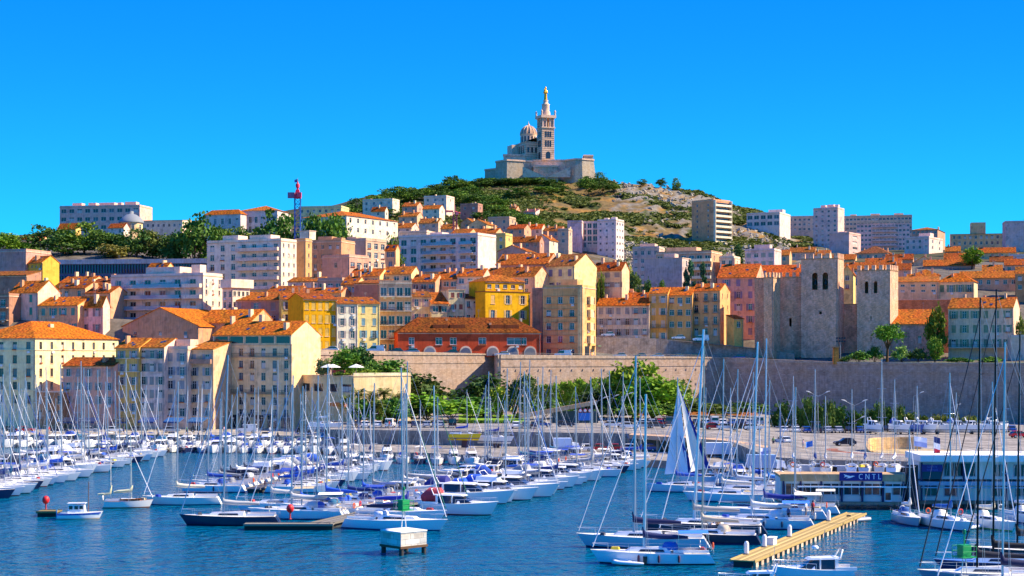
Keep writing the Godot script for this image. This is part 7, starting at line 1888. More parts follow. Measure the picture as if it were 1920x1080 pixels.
func motorboat(label: String, at: Vector3, head: float, L: float, p := {}) -> Node3D:
	var o := thing("motorboat", label, "motorboat", at, deg_to_rad(head), p.get("group", "motorboats moored in the harbour"))
	L = snappedf(L, 0.5)
	var B := L * 0.31; var f := 0.75 + L * 0.055
	hull_parts(o, L, B, f, "motor", H(p.get("hull", "eef0f2")), H(p.get("stripe", "1f2c4a")), H("e9e6e0"))
	var white := gel(H(p.get("top", "f3f2ef")))
	var S := func(s: float): return -L / 2 + L * s
	var dy := f * 1.08
	var ch := 0.75 + L * 0.05
	bx(o, "cockpit_floor", Vector3(S.call(0.13), f * 0.98, 0), Vector3(L * 0.22, 0.08, B * 0.7), textured("wood", H("b58e62")))
	for sd in [1, -1]: bx(o, "gunwale", Vector3(S.call(0.14), f + 0.12, sd * B * 0.43), Vector3(L * 0.26, 0.3, 0.16), white)
	lofted_cabin(o, "foredeck_cabin", S.call(0.5), S.call(0.88), dy - 0.1, 0.42, B * 0.72, B * 0.2, white, 0.3)
	lofted_cabin(o, "saloon_glass", S.call(0.24), S.call(0.70), dy, ch * 0.78, B * 0.76, B * 0.56, glass(), 0.42)
	lofted_cabin(o, "saloon_sill", S.call(0.23), S.call(0.71), dy - 0.25, 0.38, B * 0.82, B * 0.6, white, 0.1)
	var mb := MB.new()
	var y := dy + ch * 0.76
	prism(mb, [Vector3(S.call(0.2), y, B * 0.36), Vector3(S.call(0.58), y - 0.05, B * 0.27), Vector3(S.call(0.58), y - 0.05, -B * 0.27), Vector3(S.call(0.2), y, -B * 0.36)], [Vector3(S.call(0.2), y + 0.16, B * 0.34), Vector3(S.call(0.54), y + 0.12, B * 0.24), Vector3(S.call(0.54), y + 0.12, -B * 0.24), Vector3(S.call(0.2), y + 0.16, -B * 0.34)])
	part(o, "hardtop", mb, white)
	for sd in [1, -1]:
		bx(o, "pillar", Vector3(S.call(0.245), dy + ch * 0.4, sd * B * 0.352), Vector3(0.3, ch * 0.8, 0.1), white)
		bx(o, "pillar", Vector3(S.call(0.44), dy + ch * 0.4, sd * B * 0.322), Vector3(0.12, ch * 0.78, 0.12), white)
	if p.get("fly", false):
		lofted_cabin(o, "flybridge", S.call(0.22), S.call(0.5), y + 0.12, 0.6, B * 0.66, B * 0.5, white, 0.1)
		bx(o, "fly_screen", Vector3(S.call(0.5), y + 0.85, 0), Vector3(0.05, 0.4, B * 0.46), glass())
	if p.get("cover", "") != "":
		mb = MB.new(); mb.tube([Vector3(S.call(0.02), f + 0.45, 0), Vector3(S.call(0.12), f + 0.85, 0), Vector3(S.call(0.26), f + 1.0, 0)], [B * 0.2, B * 0.34, B * 0.3], 8)
		part(o, "cockpit_cover", mb, mat(H(p.cover), 0.9))
	mb = MB.new()
	mb.tube([Vector3(S.call(0.2), y + 0.1, B * 0.33), Vector3(S.call(0.16), y + 0.75, B * 0.24), Vector3(S.call(0.16), y + 0.8, -B * 0.24), Vector3(S.call(0.2), y + 0.1, -B * 0.33)], [0.07, 0.07, 0.07, 0.07], 5)
	part(o, "radar_arch", mb, white)
	var rm := mat(H("d8dade"), 0.3, 0.8)
	for sd in [1, -1]:
		var pts := []; var rad := []
		for i in 5:
			var s := 0.5 + 0.47 * i / 4.0
			pts.append(Vector3(S.call(s), sheer(s, f, "motor") + 0.5, sd * maxf(0.03, plan(s, "motor") * B / 2 * 0.93))); rad.append(0.022)
		mb = MB.new(); mb.tube(pts, rad, 4); part(o, "rail", mb, rm)
		for i in 5: rod(o, "stanchion", pts[i] - Vector3(0, 0.52, 0), pts[i], 0.02, rm, -1, 3)
	rod(o, "antenna", Vector3(S.call(0.2), y + 0.15, B * 0.2), Vector3(S.call(0.17), y + 2.4, B * 0.2), 0.015, rm, -1, 3)
	if p.get("outboard", false):
		for sd in [-0.35, 0.35]:
			mb = MB.new(); prism(mb, sq(0.45, 0.4, -0.2), sq(0.6, 0.42, 0.9)); part(o, "outboard_motor", mb, mat(H("2a2c30"), 0.4)).position = Vector3(S.call(0.0) - 0.3, 0.3, sd)
	return o
func dinghy(label: String, at: Vector3, head: float, L: float, col: String) -> void:
	var o := thing("dinghy", label, "dinghy", at, deg_to_rad(head), "inflatable dinghies")
	var pts := []; var rad := []
	for i in 13:
		var t := i / 12.0; var a := PI * (t - 0.5)
		pts.append(Vector3(-L / 2 + (L if absf(t - 0.5) < 0.02 else L * cos(a) * 1.0), 0.22 + 0.1 * cos(a), sin(a) * L * 0.23)); rad.append(0.2 if i > 0 and i < 12 else 0.12)
	var mb := MB.new(); mb.tube(pts, rad, 8); part(o, "tube", mb, mat(H(col), 0.5))
	bx(o, "floor", Vector3(-L * 0.08, 0.12, 0), Vector3(L * 0.72, 0.1, L * 0.34), mat(H("8a8c90"), 0.7))
	bx(o, "seat", Vector3(-L * 0.05, 0.42, 0), Vector3(0.3, 0.06, L * 0.4), mat(H("cfcfd2"), 0.6))
	mb = MB.new(); prism(mb, sq(0.3, 0.26, -0.2), sq(0.42, 0.3, 0.55)); part(o, "outboard_motor", mb, mat(H("26282c"), 0.4)).position = Vector3(-L / 2 - 0.15, 0.3, 0)

func pontoon(label: String, a: Vector3, b: Vector3, w: float, col: String, skirts := 0) -> Node3D:
	var L := a.distance_to(b)
	var o := thing("pontoon", label, "pontoon", a, atan2(-(b - a).z, (b - a).x))
	bx(o, "walkway", Vector3(L / 2, 0.62, 0), Vector3(L, 0.12, w), textured("wood", H(col)))
	bx(o, "float", Vector3(L / 2, 0.18, 0), Vector3(L - 0.2, 0.7, w - 0.5), mat(H("3a3836"), 0.9))
	for s in [1, -1]: bx(o, "kerb", Vector3(L / 2, 0.62, s * (w / 2 + 0.05)), Vector3(L, 0.26, 0.1), textured("wood", H(col)))
	if skirts:
		for i in skirts:
			bx(o, "float_fin", Vector3(L * (i + 0.5) / skirts, 0.16, w / 2 - 0.12), Vector3(L / skirts * 0.45, 0.74, 0.3), textured("concrete", H("b9b4ac") if i % 3 else H("d9d6d0")))
	return o
func bollard(label: String, at: Vector3) -> void:
	var o := thing("service_bollard", label, "bollard", at, 0, "white service bollards on the yellow pontoon")
	var mb := MB.new(); mb.lathe([Vector2(0.24, 0), Vector2(0.24, 1.05), Vector2(0.15, 1.25), Vector2(0.0, 1.3)], 10); part(o, "post", mb, mat(H("eceae4"), 0.5))
	mb = MB.new(); mb.lathe([Vector2(0.26, 0.0), Vector2(0.26, 0.12)], 10); part(o, "foot", mb, mat(H("8a8680"), 0.6))

func wat(px: float, py: float) -> Vector3:     # point on the water seen at px, py
	return Vector3(Xw(px, dist_at(py, 0.0)), 0, -dist_at(py, 0.0))

func boat_row(name_: String, side: String, a: Vector3, b: Vector3, n: int, head: float, out: float, sd: int, mix: float, lmin: float, lmax: float, skip := []) -> void:
	var r := RandomNumberGenerator.new(); r.seed = sd
	var covers := [["1f4aa4", "blue"], ["1c2a48", "navy"], ["1f58c0", "bright blue"], ["d8d4cc", "cream"], ["8f9298", "grey"], ["203a78", "dark blue"], ["e6e4e0", "white"], ["2a6a8c", "teal"]]
	var hd := Vector3(cos(deg_to_rad(head)), 0, -sin(deg_to_rad(head)))
	for i in n:
		var L := r.randf_range(lmin, lmax)
		var cv: Array = covers[r.randi() % covers.size()]
		var motor := r.randf() < mix
		var blue_hull := r.randf() < 0.09
		var fly := r.randf() < 0.35
		var cov := r.randf() < 0.5
		var mh := L * r.randf_range(1.25, 1.55)
		var hh := head + r.randf_range(-4, 4)
		var fj := r.randf_range(0.04, 0.22)
		if i in skip: continue
		var at := a.lerp(b, (i + 0.5) / n) + hd * (out + L / 2)
		var where := "%s from near end, %s, %s" % [ORD[i], side, name_]
		if motor: motorboat("white motor cruiser%s, %s" % [", " + cv[1] + " cover" if cov else (" with flybridge" if fly else ""), where], at, hh, minf(L, 12.0), {fly = fly, cover = cv[0] if cov else "", stripe = ["1f2c4a", "7a1f28", "24507a"][i % 3]})
		else: sailboat("%s sailboat with %s sail cover, %s" % ["navy" if blue_hull else "white", cv[1], where], at, hh, L, mh, {cover = cv[0], hull = "26345a" if blue_hull else ["eceef0", "e4e8ec", "f2f0ea"][i % 3], stripe = ["27406e", "a02a30", "2a2c34", "3a6aa0"][i % 4], fj = fj, jr = [0.018, 0.05, 0.02, 0.018, 0.055][i % 5], fenders = r.randi() % 3, fenderc = ["22304e", "e4e2dc", "1f2226"][i % 3], bimini = ["", "", "2a4aa8", "e0dccf", "", "24407a"][r.randi() % 6], jib = ["dcdde2", "e8e8ea", "3050a0", "cfd4dc"][i % 4], hood = L > 8.5})

func build_boats() -> void:
	# left pontoon: a line running away from the camera, bows to the right
	var a := Vector3(-84, 0, -222); var b := Vector3(-82, 0, -318)
	pontoon("long grey pontoon of the left boat row", a, b, 2.2, "8f8a80")
	boat_row("left pontoon", "right side", a, b, 25, -4, 1.6, 11, 0.08, 10.5, 13.0)
	boat_row("left pontoon", "left side", a, b, 22, 184, 1.6, 12, 0.3, 8.0, 11.0)
	# quay row: sterns to the left quay
	a = Vector3(Xw(-20, 358), 0, -358); b = Vector3(Xw(640, 352), 0, -352)
	boat_row("left quay", "stern-on", a, b, 27, -88, 1.2, 13, 0.5, 8.0, 12.0)
	a = Vector3(Xw(270, 338), 0, -338); b = Vector3(Xw(660, 332), 0, -332)
	pontoon("grey pontoon parallel to the left quay", a, b, 1.8, "a09a90")
	boat_row("quay pontoon", "near side", a, b, 15, -86, 1.2, 71, 0.4, 8.0, 11.0)
	a = wat(474, 925); b = wat(628, 878)
	pontoon("short grey pontoon in the middle of the basin", a, b, 2.0, "96908a")
	boat_row("short pontoon", "left side", a, b, 15, 176, 1.4, 51, 0.45, 8.0, 11.0)
	boat_row("short pontoon", "right side", a, b, 15, -4, 1.4, 53, 0.4, 8.0, 10.5)
	# middle pontoon
	a = wat(600, 992); b = wat(1130, 864)
	var dir := (b - a).normalized()
	var ang := rad_to_deg(atan2(-dir.z, dir.x))
	pontoon("long grey middle pontoon between the two boat rows", a, b, 2.4, "9a948a")
	boat_row("middle pontoon", "right side", a, b, 28, ang - 90, 1.6, 31, 0.35, 9.0, 12.0, [0, 1, 2, 3, 4, 5, 6, 7])
	boat_row("middle pontoon", "left side", a, b, 28, ang + 90, 1.6, 37, 0.38, 9.0, 12.5, [0, 1])
	# farther row moored to the inner quay
	a = Vector3(Xw(648, 309), 0, -309); b = Vector3(Xw(930, 294), 0, -294)
	boat_row("inner quay", "stern-on", a, b, 9, -84, 1.0, 41, 0.5, 7.0, 10.0)
	a = Vector3(Xw(1120, 286), 0, -286); b = Vector3(Xw(1190, 284), 0, -284)
	boat_row("quay by the red cars", "stern-on", a, b, 2, -95, 0.8, 43, 0.9, 6.5, 7.5)
	# feature boats on the right side of the middle pontoon
	var G := "cruisers on the right side of the middle pontoon"
	sailboat("large white sailboat with two round ports beside the white concrete marker", wat(742, 992), ang - 92, 13.0, 17.5, {cover = "20264a", hood = true, hoodc = "d8d8dc", fj = 0.05})
	sailboat("white sailboat with blue cover behind the white concrete marker", wat(752, 974), ang - 90, 12.0, 15.5, {cover = "2f3fa8", jib = "206a58"})
	motorboat("white sports cruiser with dark red stern and red cushions", wat(862, 964), ang - 92, 10.5, {hull = "f0efec", stripe = "5a2a2c", cover = "c04048"})
	motorboat("long white sports cruiser with raked side windows and blue cover", wat(880, 943), ang - 90, 13.0, {stripe = "1f2440", cover = "2a2f78"})
	motorboat("largest white cruiser with sloping blue side window pointing right", wat(962, 930), ang - 90, 14.0, {stripe = "23406a", fly = false})
	sailboat("white sailboat with green furled jib near the largest cruiser", wat(806, 950), ang - 90, 11.0, 15.0, {cover = "e0dcd4", jib = "1f6a50", mastc = "d8d8dc"})
	sailboat("white sailboat with bright blue furled sail behind the largest cruiser", wat(982, 903), ang - 90, 10.5, 15.0, {cover = "2a62b8", jib = "2f6fc0"})
	# feature boats at the near end on the left
	sailboat("dark blue hulled racing sailboat with grey sail cover at the pontoon end", wat(432, 984), 183, 12.0, 19.0, {mr = 1.3, rake = 0.03, hull = "2b3450", stripe = "181c2a", cover = "b6b4b2", mastc = "9aa4b4", jib = "c9ccd4", hood = false, fenders = 0, deck = "dcdad4"})
	sailboat("white sailboat with cream canvas left of the dark racing hull", wat(342, 946), 186, 10.5, 15.5, {cover = "e2d6b8", hull = "e8e6e0", hood = false})
	sailboat("white sailboat with tan cockpit tent beside the dark racing hull", wat(520, 958), 180, 11.0, 14.5, {cover = "d9d4c8", bimini = "c8b48c", hood = false})
	sailboat("white sailboat with silver cover and outdoor helm behind the red ball", wat(560, 972), 180, 12.5, 16.5, {cover = "c8c6c2", bimini = "e8e6e2"})
	# wooden ketch
	var k := sailboat("white wooden ketch with varnished cabin and cream furled sails", wat(240, 952), 8, 6.5, 8.6, {cover = "e9deae", hull = "f0ece2", stripe = "8a4a22", deck = "a8683a", hood = false, mastc = "e2dac8", cockpit = "7a4a2a", fj = 0.2, wheel = false})
	rod(k, "mizzen_mast", Vector3(-2.2, 0.9, 0), Vector3(-2.25, 7.0, 0), 0.06, mat(H("e2dac8"), 0.5))
	rod(k, "mizzen_boom", Vector3(-2.2, 1.7, 0), Vector3(-3.9, 1.75, 0), 0.05, mat(H("e2dac8"), 0.5))
	var mb := MB.new(); mb.tube([Vector3(-2.1, 3.0, 0), Vector3(-2.3, 2.0, 0), Vector3(-3.0, 1.85, 0), Vector3(-3.9, 1.85, 0)], [0.07, 0.22, 0.16, 0.08], 6); part(k, "mizzen_cover", mb, mat(H("e9deae"), 0.9))
	bx(k, "cabin_trim", Vector3(0.3, 1.12, 0), Vector3(2.6, 0.16, 1.25), textured("wood", H("9a5a2c")))
	# fishing boat
	var fb := thing("fishing_boat", "small white fishing boat with blue stripe and white wheelhouse", "boat", wat(150, 973), deg_to_rad(6))
	hull_parts(fb, 5.5, 2.1, 0.75, "sail", H("eef0f0"), H("c8b49a"), H("d8d2c4"))
	for sd in [1, -1]:
		var pts := []
		for i in 9:
			var s := 0.03 + 0.93 * i / 8.0
			pts.append(PackedVector3Array([Vector3(-2.75 + 5.5 * s, sheer(s, 0.75, "sail") * 0.72, sd * (plan(s, "sail") * 1.03 * (0.985 if s < 0.6 else 0.965 - 0.04 * (s - 0.6)) + 0.035)), Vector3(-2.75 + 5.5 * s, sheer(s, 0.75, "sail") * 0.93, sd * (plan(s, "sail") * 1.05 + 0.03))]))
		mb = MB.new(); mb.grid(pts); part(fb, "blue_stripe", mb, mat(H("2448b0"), 0.5))
	lofted_cabin(fb, "wheelhouse", -1.4, 0.7, 0.75, 1.15, 1.35, 1.2, gel(H("f4f4f2")), 0.03)
	for q in [[-1.0, 0.66], [-0.35, 0.65], [0.25, 0.63]]:
		for sd in [1, -1]: bx(fb, "window", Vector3(q[0], 1.45, sd * (q[1] - 0.03)), Vector3(0.42, 0.4, 0.05), glass())
	bx(fb, "roof", Vector3(-0.35, 1.95, 0), Vector3(2.2, 0.08, 1.4), gel(H("f4f4f2")))
	rod(fb, "mast", Vector3(1.0, 0.8, 0), Vector3(1.05, 4.6, 0), 0.05, mat(H("7a5238"), 0.7))
	bx(fb, "rudder_post", Vector3(-2.8, 0.7, 0), Vector3(0.1, 1.0, 0.16), mat(H("48a8d8"), 0.5))
	# raft with the red ball, and the finger pontoon with its own
	var rf := pontoon("small dark raft at the left carrying the red ball", wat(72, 968), wat(112, 968), 2.0, "b09a68")
	pontoon("low finger pontoon under the red ball near the dark racing hull", wat(458, 993), wat(626, 993), 1.6, "b5aa96")
	for q in [[86, 966, "red ball marker on a post on the small dark raft"], [544, 984, "red ball marker on a post beside the dark racing hull"]]:
		var o := thing("ball_marker", q[2], "marker", wat(q[0], q[1]) + Vector3(0, 0.68, 0), 0, "red ball markers")
		mb = MB.new(); mb.lathe([Vector2(0.2, 0.0), Vector2(0.09, 0.15), Vector2(0.09, 0.8)], 8); part(o, "post", mb, mat(H("b01e20"), 0.6))
		mb = MB.new()
		var pr := []
		for i in 9: pr.append(Vector2(sin(PI * i / 8) * 0.44 + 0.01, 1.25 - cos(PI * i / 8) * 0.52))
		mb.lathe(pr, 14); part(o, "ball", mb, mat(H("d81f22"), 0.5))
	# white concrete navigation marker with green lantern
	var mk := thing("navigation_marker", "white concrete platform on piles carrying a green lantern cage", "marker", wat(757, 1037), deg_to_rad(42))
	for x in [-1.45, 1.45]:
		for z in [-1.45, 1.45]: rod(mk, "pile", Vector3(x, -1.5, z), Vector3(x, 0.75, z), 0.24, mat(H("3f3a36"), 0.9), -1, 8)
	bx(mk, "base_slab", Vector3(0, 0.8, 0), Vector3(3.5, 0.24, 3.5), textured("concrete", H("6a5e54")))
	bx(mk, "plinth", Vector3(0, 1.6, 0), Vector3(3.3, 1.36, 3.3), textured("ashlar", H("e6e4de")))
	bx(mk, "cornice", Vector3(0, 2.33, 0), Vector3(3.42, 0.1, 3.42), mat(H("e8e6e0"), 0.8))
	lantern(mk, 2.38, 2.0)
	var mk2 := thing("lantern_post", "green caged lantern on a white post at the lower right", "marker", wat(1808, 1100), 0.4)
	rod(mk2, "pile", Vector3(0, -1, 0), Vector3(0, 1.0, 0), 0.4, mat(H("cfcac0"), 0.8), -1, 8)
	lantern(mk2, 1.0, 1.6)
	# the yellow pontoon of the club and its boats
	a = wat(1392, 1064); b = wat(1606, 972)
	dir = (b - a).normalized(); ang = rad_to_deg(atan2(-dir.z, dir.x))
	pontoon("pale yellow wooden pontoon with pale float fins leading to the clubhouse", a, b, 2.3, "e2c27e", 26)
	for q in [[0.09, "white service bollard nearest the near end of the yellow pontoon"], [0.42, "white service bollard in the middle of the yellow pontoon"], [0.22, "white service bollard beside the white chest on the yellow pontoon"], [0.78, "white service bollard toward the far end of the yellow pontoon"]]:
		bollard(q[1], a.lerp(b, q[0]) + Vector3(0, 0.69, 0) + dir.cross(Vector3.UP) * -0.9)
	var cb := thing("dock_chest", "low white storage chest on the yellow pontoon", "chest", a.lerp(b, 0.27) + Vector3(0, 0.68, 0) + dir.cross(Vector3.UP) * -0.8, deg_to_rad(ang))
	bx(cb, "box", Vector3(0, 0.35, 0), Vector3(1.3, 0.7, 0.7), mat(H("e8e6e2"), 0.6)); bx(cb, "lid", Vector3(0, 0.74, 0), Vector3(1.4, 0.08, 0.8), mat(H("f4f2ee"), 0.6))
	sailboat("white foreground sailboat with red fenders and bright blue bimini", wat(1224, 1056), 178, 12.0, 15.2, {mr = 1.5, mastc = "c4ccd8", cover = "26305e", bimini = "2f7ac8", hull = "f0f2f4", stripe = "1c2438", fenders = 3, fenderc = "5a3048", hoodc = "2a6ab8", jib = "d4d6dc"})
	sailboat("navy trimmed sailboat with long bowsprit behind the foreground sailboat", wat(1206, 1026), 174, 14.0, 18.8, {mr = 1.35, cover = "1c2450", hull = "c8ccd4", stripe = "20284a", hood = false, mastc = "aab2c0", jib = "c4c8d0"})
	sailboat("grey covered sailboat with very tall bright mast behind the bowsprit boat", wat(1318, 1000), 172, 14.5, 21.8, {mr = 1.5, rake = 0.05, cover = "a8a4a0", hull = "3a4256", mastc = "c8d4e6", hood = false})
	sailboat("dark hulled sailboat with yellow sail bag beside the grey covered boat", wat(1330, 1018), 170, 11.0, 20.0, {cover = "c9b9a2", hull = "232a44", mastc = "b0a898"})
	sailboat("long white sailboat with blue sun tent on the yellow pontoon", wat(1424, 990), 170, 13.0, 20.5, {mr = 1.3, mastc = "c4d0e0", rake = 0.035, cover = "e0dfdc", bimini = "2f78e0", hull = "dfe3e8", fenders = 2})
	sailboat("racing sailboat with long navy lettered sail cover by the yellow pontoon", wat(1448, 972), 170, 13.5, 21.0, {cover = "1f2f86", hull = "d8dce4", hood = false, mastc = "bcc8da", bimini = "f0ece2"})
	sailboat("white sailboat with cream awning at the far end of the yellow pontoon", wat(1500, 962), 168, 10.0, 15.0, {cover = "d8d0c0", bimini = "efeade"})
	var sb := sailboat("white sailboat with hoisted white sail edged in blue", wat(1278, 922), 176, 11.0, 15.8, {cover = "1f4fb0", hull = "dfe2e6", hood = false, fj = 0.3})
	for q in [["hoisted_sail", [Vector3(2.5, 2.6, -0.2), Vector3(-1.0, 2.6, 0.5), Vector3(0.45, 15.8, 0.1)], "eef0f6"], ["hoisted_sail", [Vector3(-1.4, 2.9, 0.2), Vector3(-3.6, 3.4, 0.9), Vector3(0.4, 15.4, 0.1)], "e6e2d8"], ["sail_edge", [Vector3(-3.6, 3.4, 0.92), Vector3(-4.3, 3.4, 1.0), Vector3(0.38, 15.4, 0.12)], "2440a0"], ["sail_edge", [Vector3(-1.0, 2.6, 0.52), Vector3(-2.0, 2.6, 0.54), Vector3(0.3, 8.5, 0.2)], "2440a0"]]:
		var v: Array = q[1]
		mb = MB.new()
		var rows := []
		for i in 9:
			var t := i / 8.0; var row := PackedVector3Array()
			for j in 7:
				var s := j / 6.0
				var pnt: Vector3 = v[0].lerp(v[1], s).lerp(v[2], t)
				pnt.z += sin(PI * s) * (1 - t) * 0.45 * sin(PI * minf(t + 0.25, 1.0))
				row.append(pnt)
			rows.append(row)
		mb.grid(rows); part(sb, q[0], mb, mat(H(q[2]), 0.85))
	for q in [[1392, 930, 172, 12.0, 17.0, "a8b4c8", "white sailboat with grey blue cover right of the hoisted sail"], [1420, 916, 172, 11.0, 16.5, "2f5fc0", "white sailboat with bright blue cover near the trucks"], [1366, 940, 172, 12.5, 18.5, "d0ccc4", "white sailboat with cream cover left of the club planters"], [1450, 926, 175, 10.0, 15.5, "2a78c8", "white sailboat with blue keel cover beside the clubhouse end"], [1330, 905, 172, 10.0, 14.0, "c8c4bc", "small white sailboat behind the hoisted sail boat"]]:
		sailboat(q[6], wat(q[0], q[1]), q[2], q[3], q[4], {cover = q[5], hood = false})
	boat_row("quay edge by the trucks", "stern-on", Vector3(Xw(1338, 258), 0, -258), Vector3(Xw(1464, 236), 0, -236), 7, -92, 0.8, 61, 0.3, 7.5, 10.0)
	# boats in front of the clubhouse, bows or sterns to the camera
	sailboat("small sailboat with blue rails and red bag moored in front of the lift tower", wat(1703, 982), -86, 8.5, 10.5, {cover = "e4e0dc", hull = "8fb0b8", stripe = "1f3a5a", hoodc = "2a5a9c"})
	sailboat("broad white cruising sailboat with wheelhouse dome seen from the bow", wat(1776, 990), -72, 10.5, 17.0, {cover = "2f6ab0", hull = "f0eee8", stripe = "2a3a4a", hoodc = "e4e2dc"})
	sailboat("white sailboat with cream hood and orange buoy right of the dome boat", wat(1856, 990), -70, 9.5, 16.0, {cover = "efe6d2", hull = "dfe6e4", stripe = "50a84a", hoodc = "f0e8d8"})
	sailboat("pale sailboat cut by the right edge of the picture", wat(1926, 980), -75, 9.5, 14.0, {cover = "d8d8dc", hull = "cfe0ea"})
	dinghy("white inflatable dinghy beside the broad white cruising sailboat", wat(1822, 992), 30, 2.6, "e6e6e2")
	dinghy("grey inflatable dinghy at the far end of the yellow pontoon", wat(1612, 978), 20, 2.8, "aeb4bc")
	dinghy("white inflatable dinghy floating beside the foreground sailboat", wat(1178, 1060), 178, 2.9, "eceae6")
	# racing boats at the lower right
	sailboat("racing boat with black mast and red and grey hull at lower right", wat(1850, 1096), 178, 12.0, 24.0, {hull = "9aa0aa", stripe = "b02030", cover = "1c2030", mastc = "17181c", hood = false, jib = "2a2c34"})
	sailboat("second racing boat with black mast and blue deck at lower right", wat(1880, 1076), 176, 12.5, 25.0, {hull = "2a3560", cover = "14161e", mastc = "1a1b20", hood = false, deck = "4a7ac0", jib = "26282e"})
	sailboat("dark covered racing boat with black mast at the right edge", wat(1924, 1050), 172, 12.0, 21.0, {hull = "3a3e48", cover = "121318", mastc = "18191d", hood = false, jib = "1f2024"})
	sailboat("pale racing boat with silver mast cut by the lower right corner", wat(1900, 1116), 178, 13.0, 20.0, {hull = "eef0f2", cover = "20254a", mastc = "b4bcc8", hood = false})
	# pilot motor boat, bottom right of centre
	var pb := motorboat("white motorboat with hardtop and radar at the bottom edge", wat(1524, 1092), 186, 7.5, {stripe = "d0d4d8"})
	mb = MB.new(); mb.lathe([Vector2(0.3, 0), Vector2(0.32, 0.12), Vector2(0.25, 0.24), Vector2(0.0, 0.26)], 12); part(pb, "radar", mb, gel(H("f4f4f2"))).position = Vector3(-0.2, 3.0, 0)
	for sd in [1, -1]: rod(pb, "signal_mast", Vector3(-0.9, 2.6, sd * 0.25), Vector3(-1.1, 4.6, 0), 0.03, mat(H("8a8c90"), 0.4, 0.6))
	motorboat("low white boat foredeck cut by the bottom edge of the picture", wat(1410, 1118), 180, 6.0, {})
	# boats standing ashore
	for q in [[872, 322, 820, 7.0, "e8c81e", "yellow hulled keelboat standing on a cradle on the quay", "2a4ab0"], [930, 324, 826, 7.5, "eceae6", "white keelboat on a cradle right of the yellow keelboat", "3a4a9a"], [610, 350, 800, 8.0, "dfe6ec", "white and blue motor sailer ashore beside the quay gable", "c8d0d8"]]:
		var o := sailboat(q[5], Vector3(Xw(q[0], q[1]), Yw(q[2], q[1]) - 0.2, -q[1]), -12, q[3], 9.0, {hull = q[4], cover = q[6], hood = false})
		mb = MB.new(); prism(mb, sq(1.6, 0.25, -1.9), sq(1.2, 0.3, -0.35)); part(o, "keel", mb, mat(H("5a3a38"), 0.7))
		for x in [-1.8, 1.4]:
			for sd in [1, -1]: rod(o, "cradle_leg", Vector3(x, -(Yw(q[2], q[1]) - 0.2) + 1.3, sd * 1.1), Vector3(x, 0.1, sd * 0.8), 0.06, mat(H("3a5aa0"), 0.6))
	for i in 9:
		var px: float = [1488, 1531, 1548, 1600, 1622, 1656, 1677, 1722, 1792][i]
		var o := sailboat("%s keelboat on a cradle ashore, %s from the left behind the clubhouse" % [["white", "pale grey", "cream"][i % 3], ORD[i]], Vector3(Xw(px, 238), 2.6, -238 - i % 2), 86 - i * 3, 7.0, [13.5, 14.5, 10.5, 11.5, 10.0, 16.0, 13.0, 12.0, 11.0][i], {hull = ["eef0f0", "c4cad0", "ece4d0"][i % 3], cover = ["d8d8d4", "22407a", "a8aab0"][i % 3], hood = false, jr = 0.018, group = "keelboats ashore behind the clubhouse"})
		mb = MB.new(); prism(mb, sq(1.4, 0.22, -1.2), sq(1.1, 0.28, -0.3)); part(o, "keel", mb, mat(H("4a3a3c"), 0.7))
		for sd in [1, -1]: rod(o, "cradle_leg", Vector3(-0.8, -1.28, sd * 1.0), Vector3(-0.8, 0.1, sd * 0.7), 0.06, mat(H("3a5aa0"), 0.6))
	for i in 8:
		var px: float = [1640, 1688, 1712, 1735, 1762, 1800, 1826, 1868][i]
		var ml: String = ["small white runabout on a trailer left in the boat park", "white boat with blue cover on a trailer in the boat park", "blue hulled cabin boat on a trailer in the boat park", "white cabin boat with blue window band in the boat park", "grey covered runabout in the boat park behind the flag", "blue tented runabout in the boat park", "small white open boat near the right of the boat park", "white runabout at the right end of the boat park"][i]
		var o := motorboat(ml, Vector3(Xw(px, 345), 3.95, -345), -60 + i * 9, 5.5, {hull = ["eef0f2", "f0f0f0", "2f5fb0", "f2f2f0", "dcdcdc", "e8ecf0", "f0f0f0", "eeeeee"][i], cover = ["", "2748a0", "", "", "a8a8b0", "3a6ab0", "", ""][i], group = "boats ashore in the boat park"})
		for sd in [1, -1]:
			mb = MB.new(); mb.lathe([Vector2(0.05, -0.1), Vector2(0.32, -0.1), Vector2(0.32, 0.1), Vector2(0.05, 0.1)], 10); var w := part(o, "trailer_wheel", mb, mat(H("202022"), 0.8)); w.position = Vector3(-0.5, -0.62, sd * 0.8); w.rotation.x = PI / 2
		bx(o, "trailer_frame", Vector3(0, -0.5, 0), Vector3(4.6, 0.12, 0.3), mat(H("8a8c90"), 0.5, 0.5))

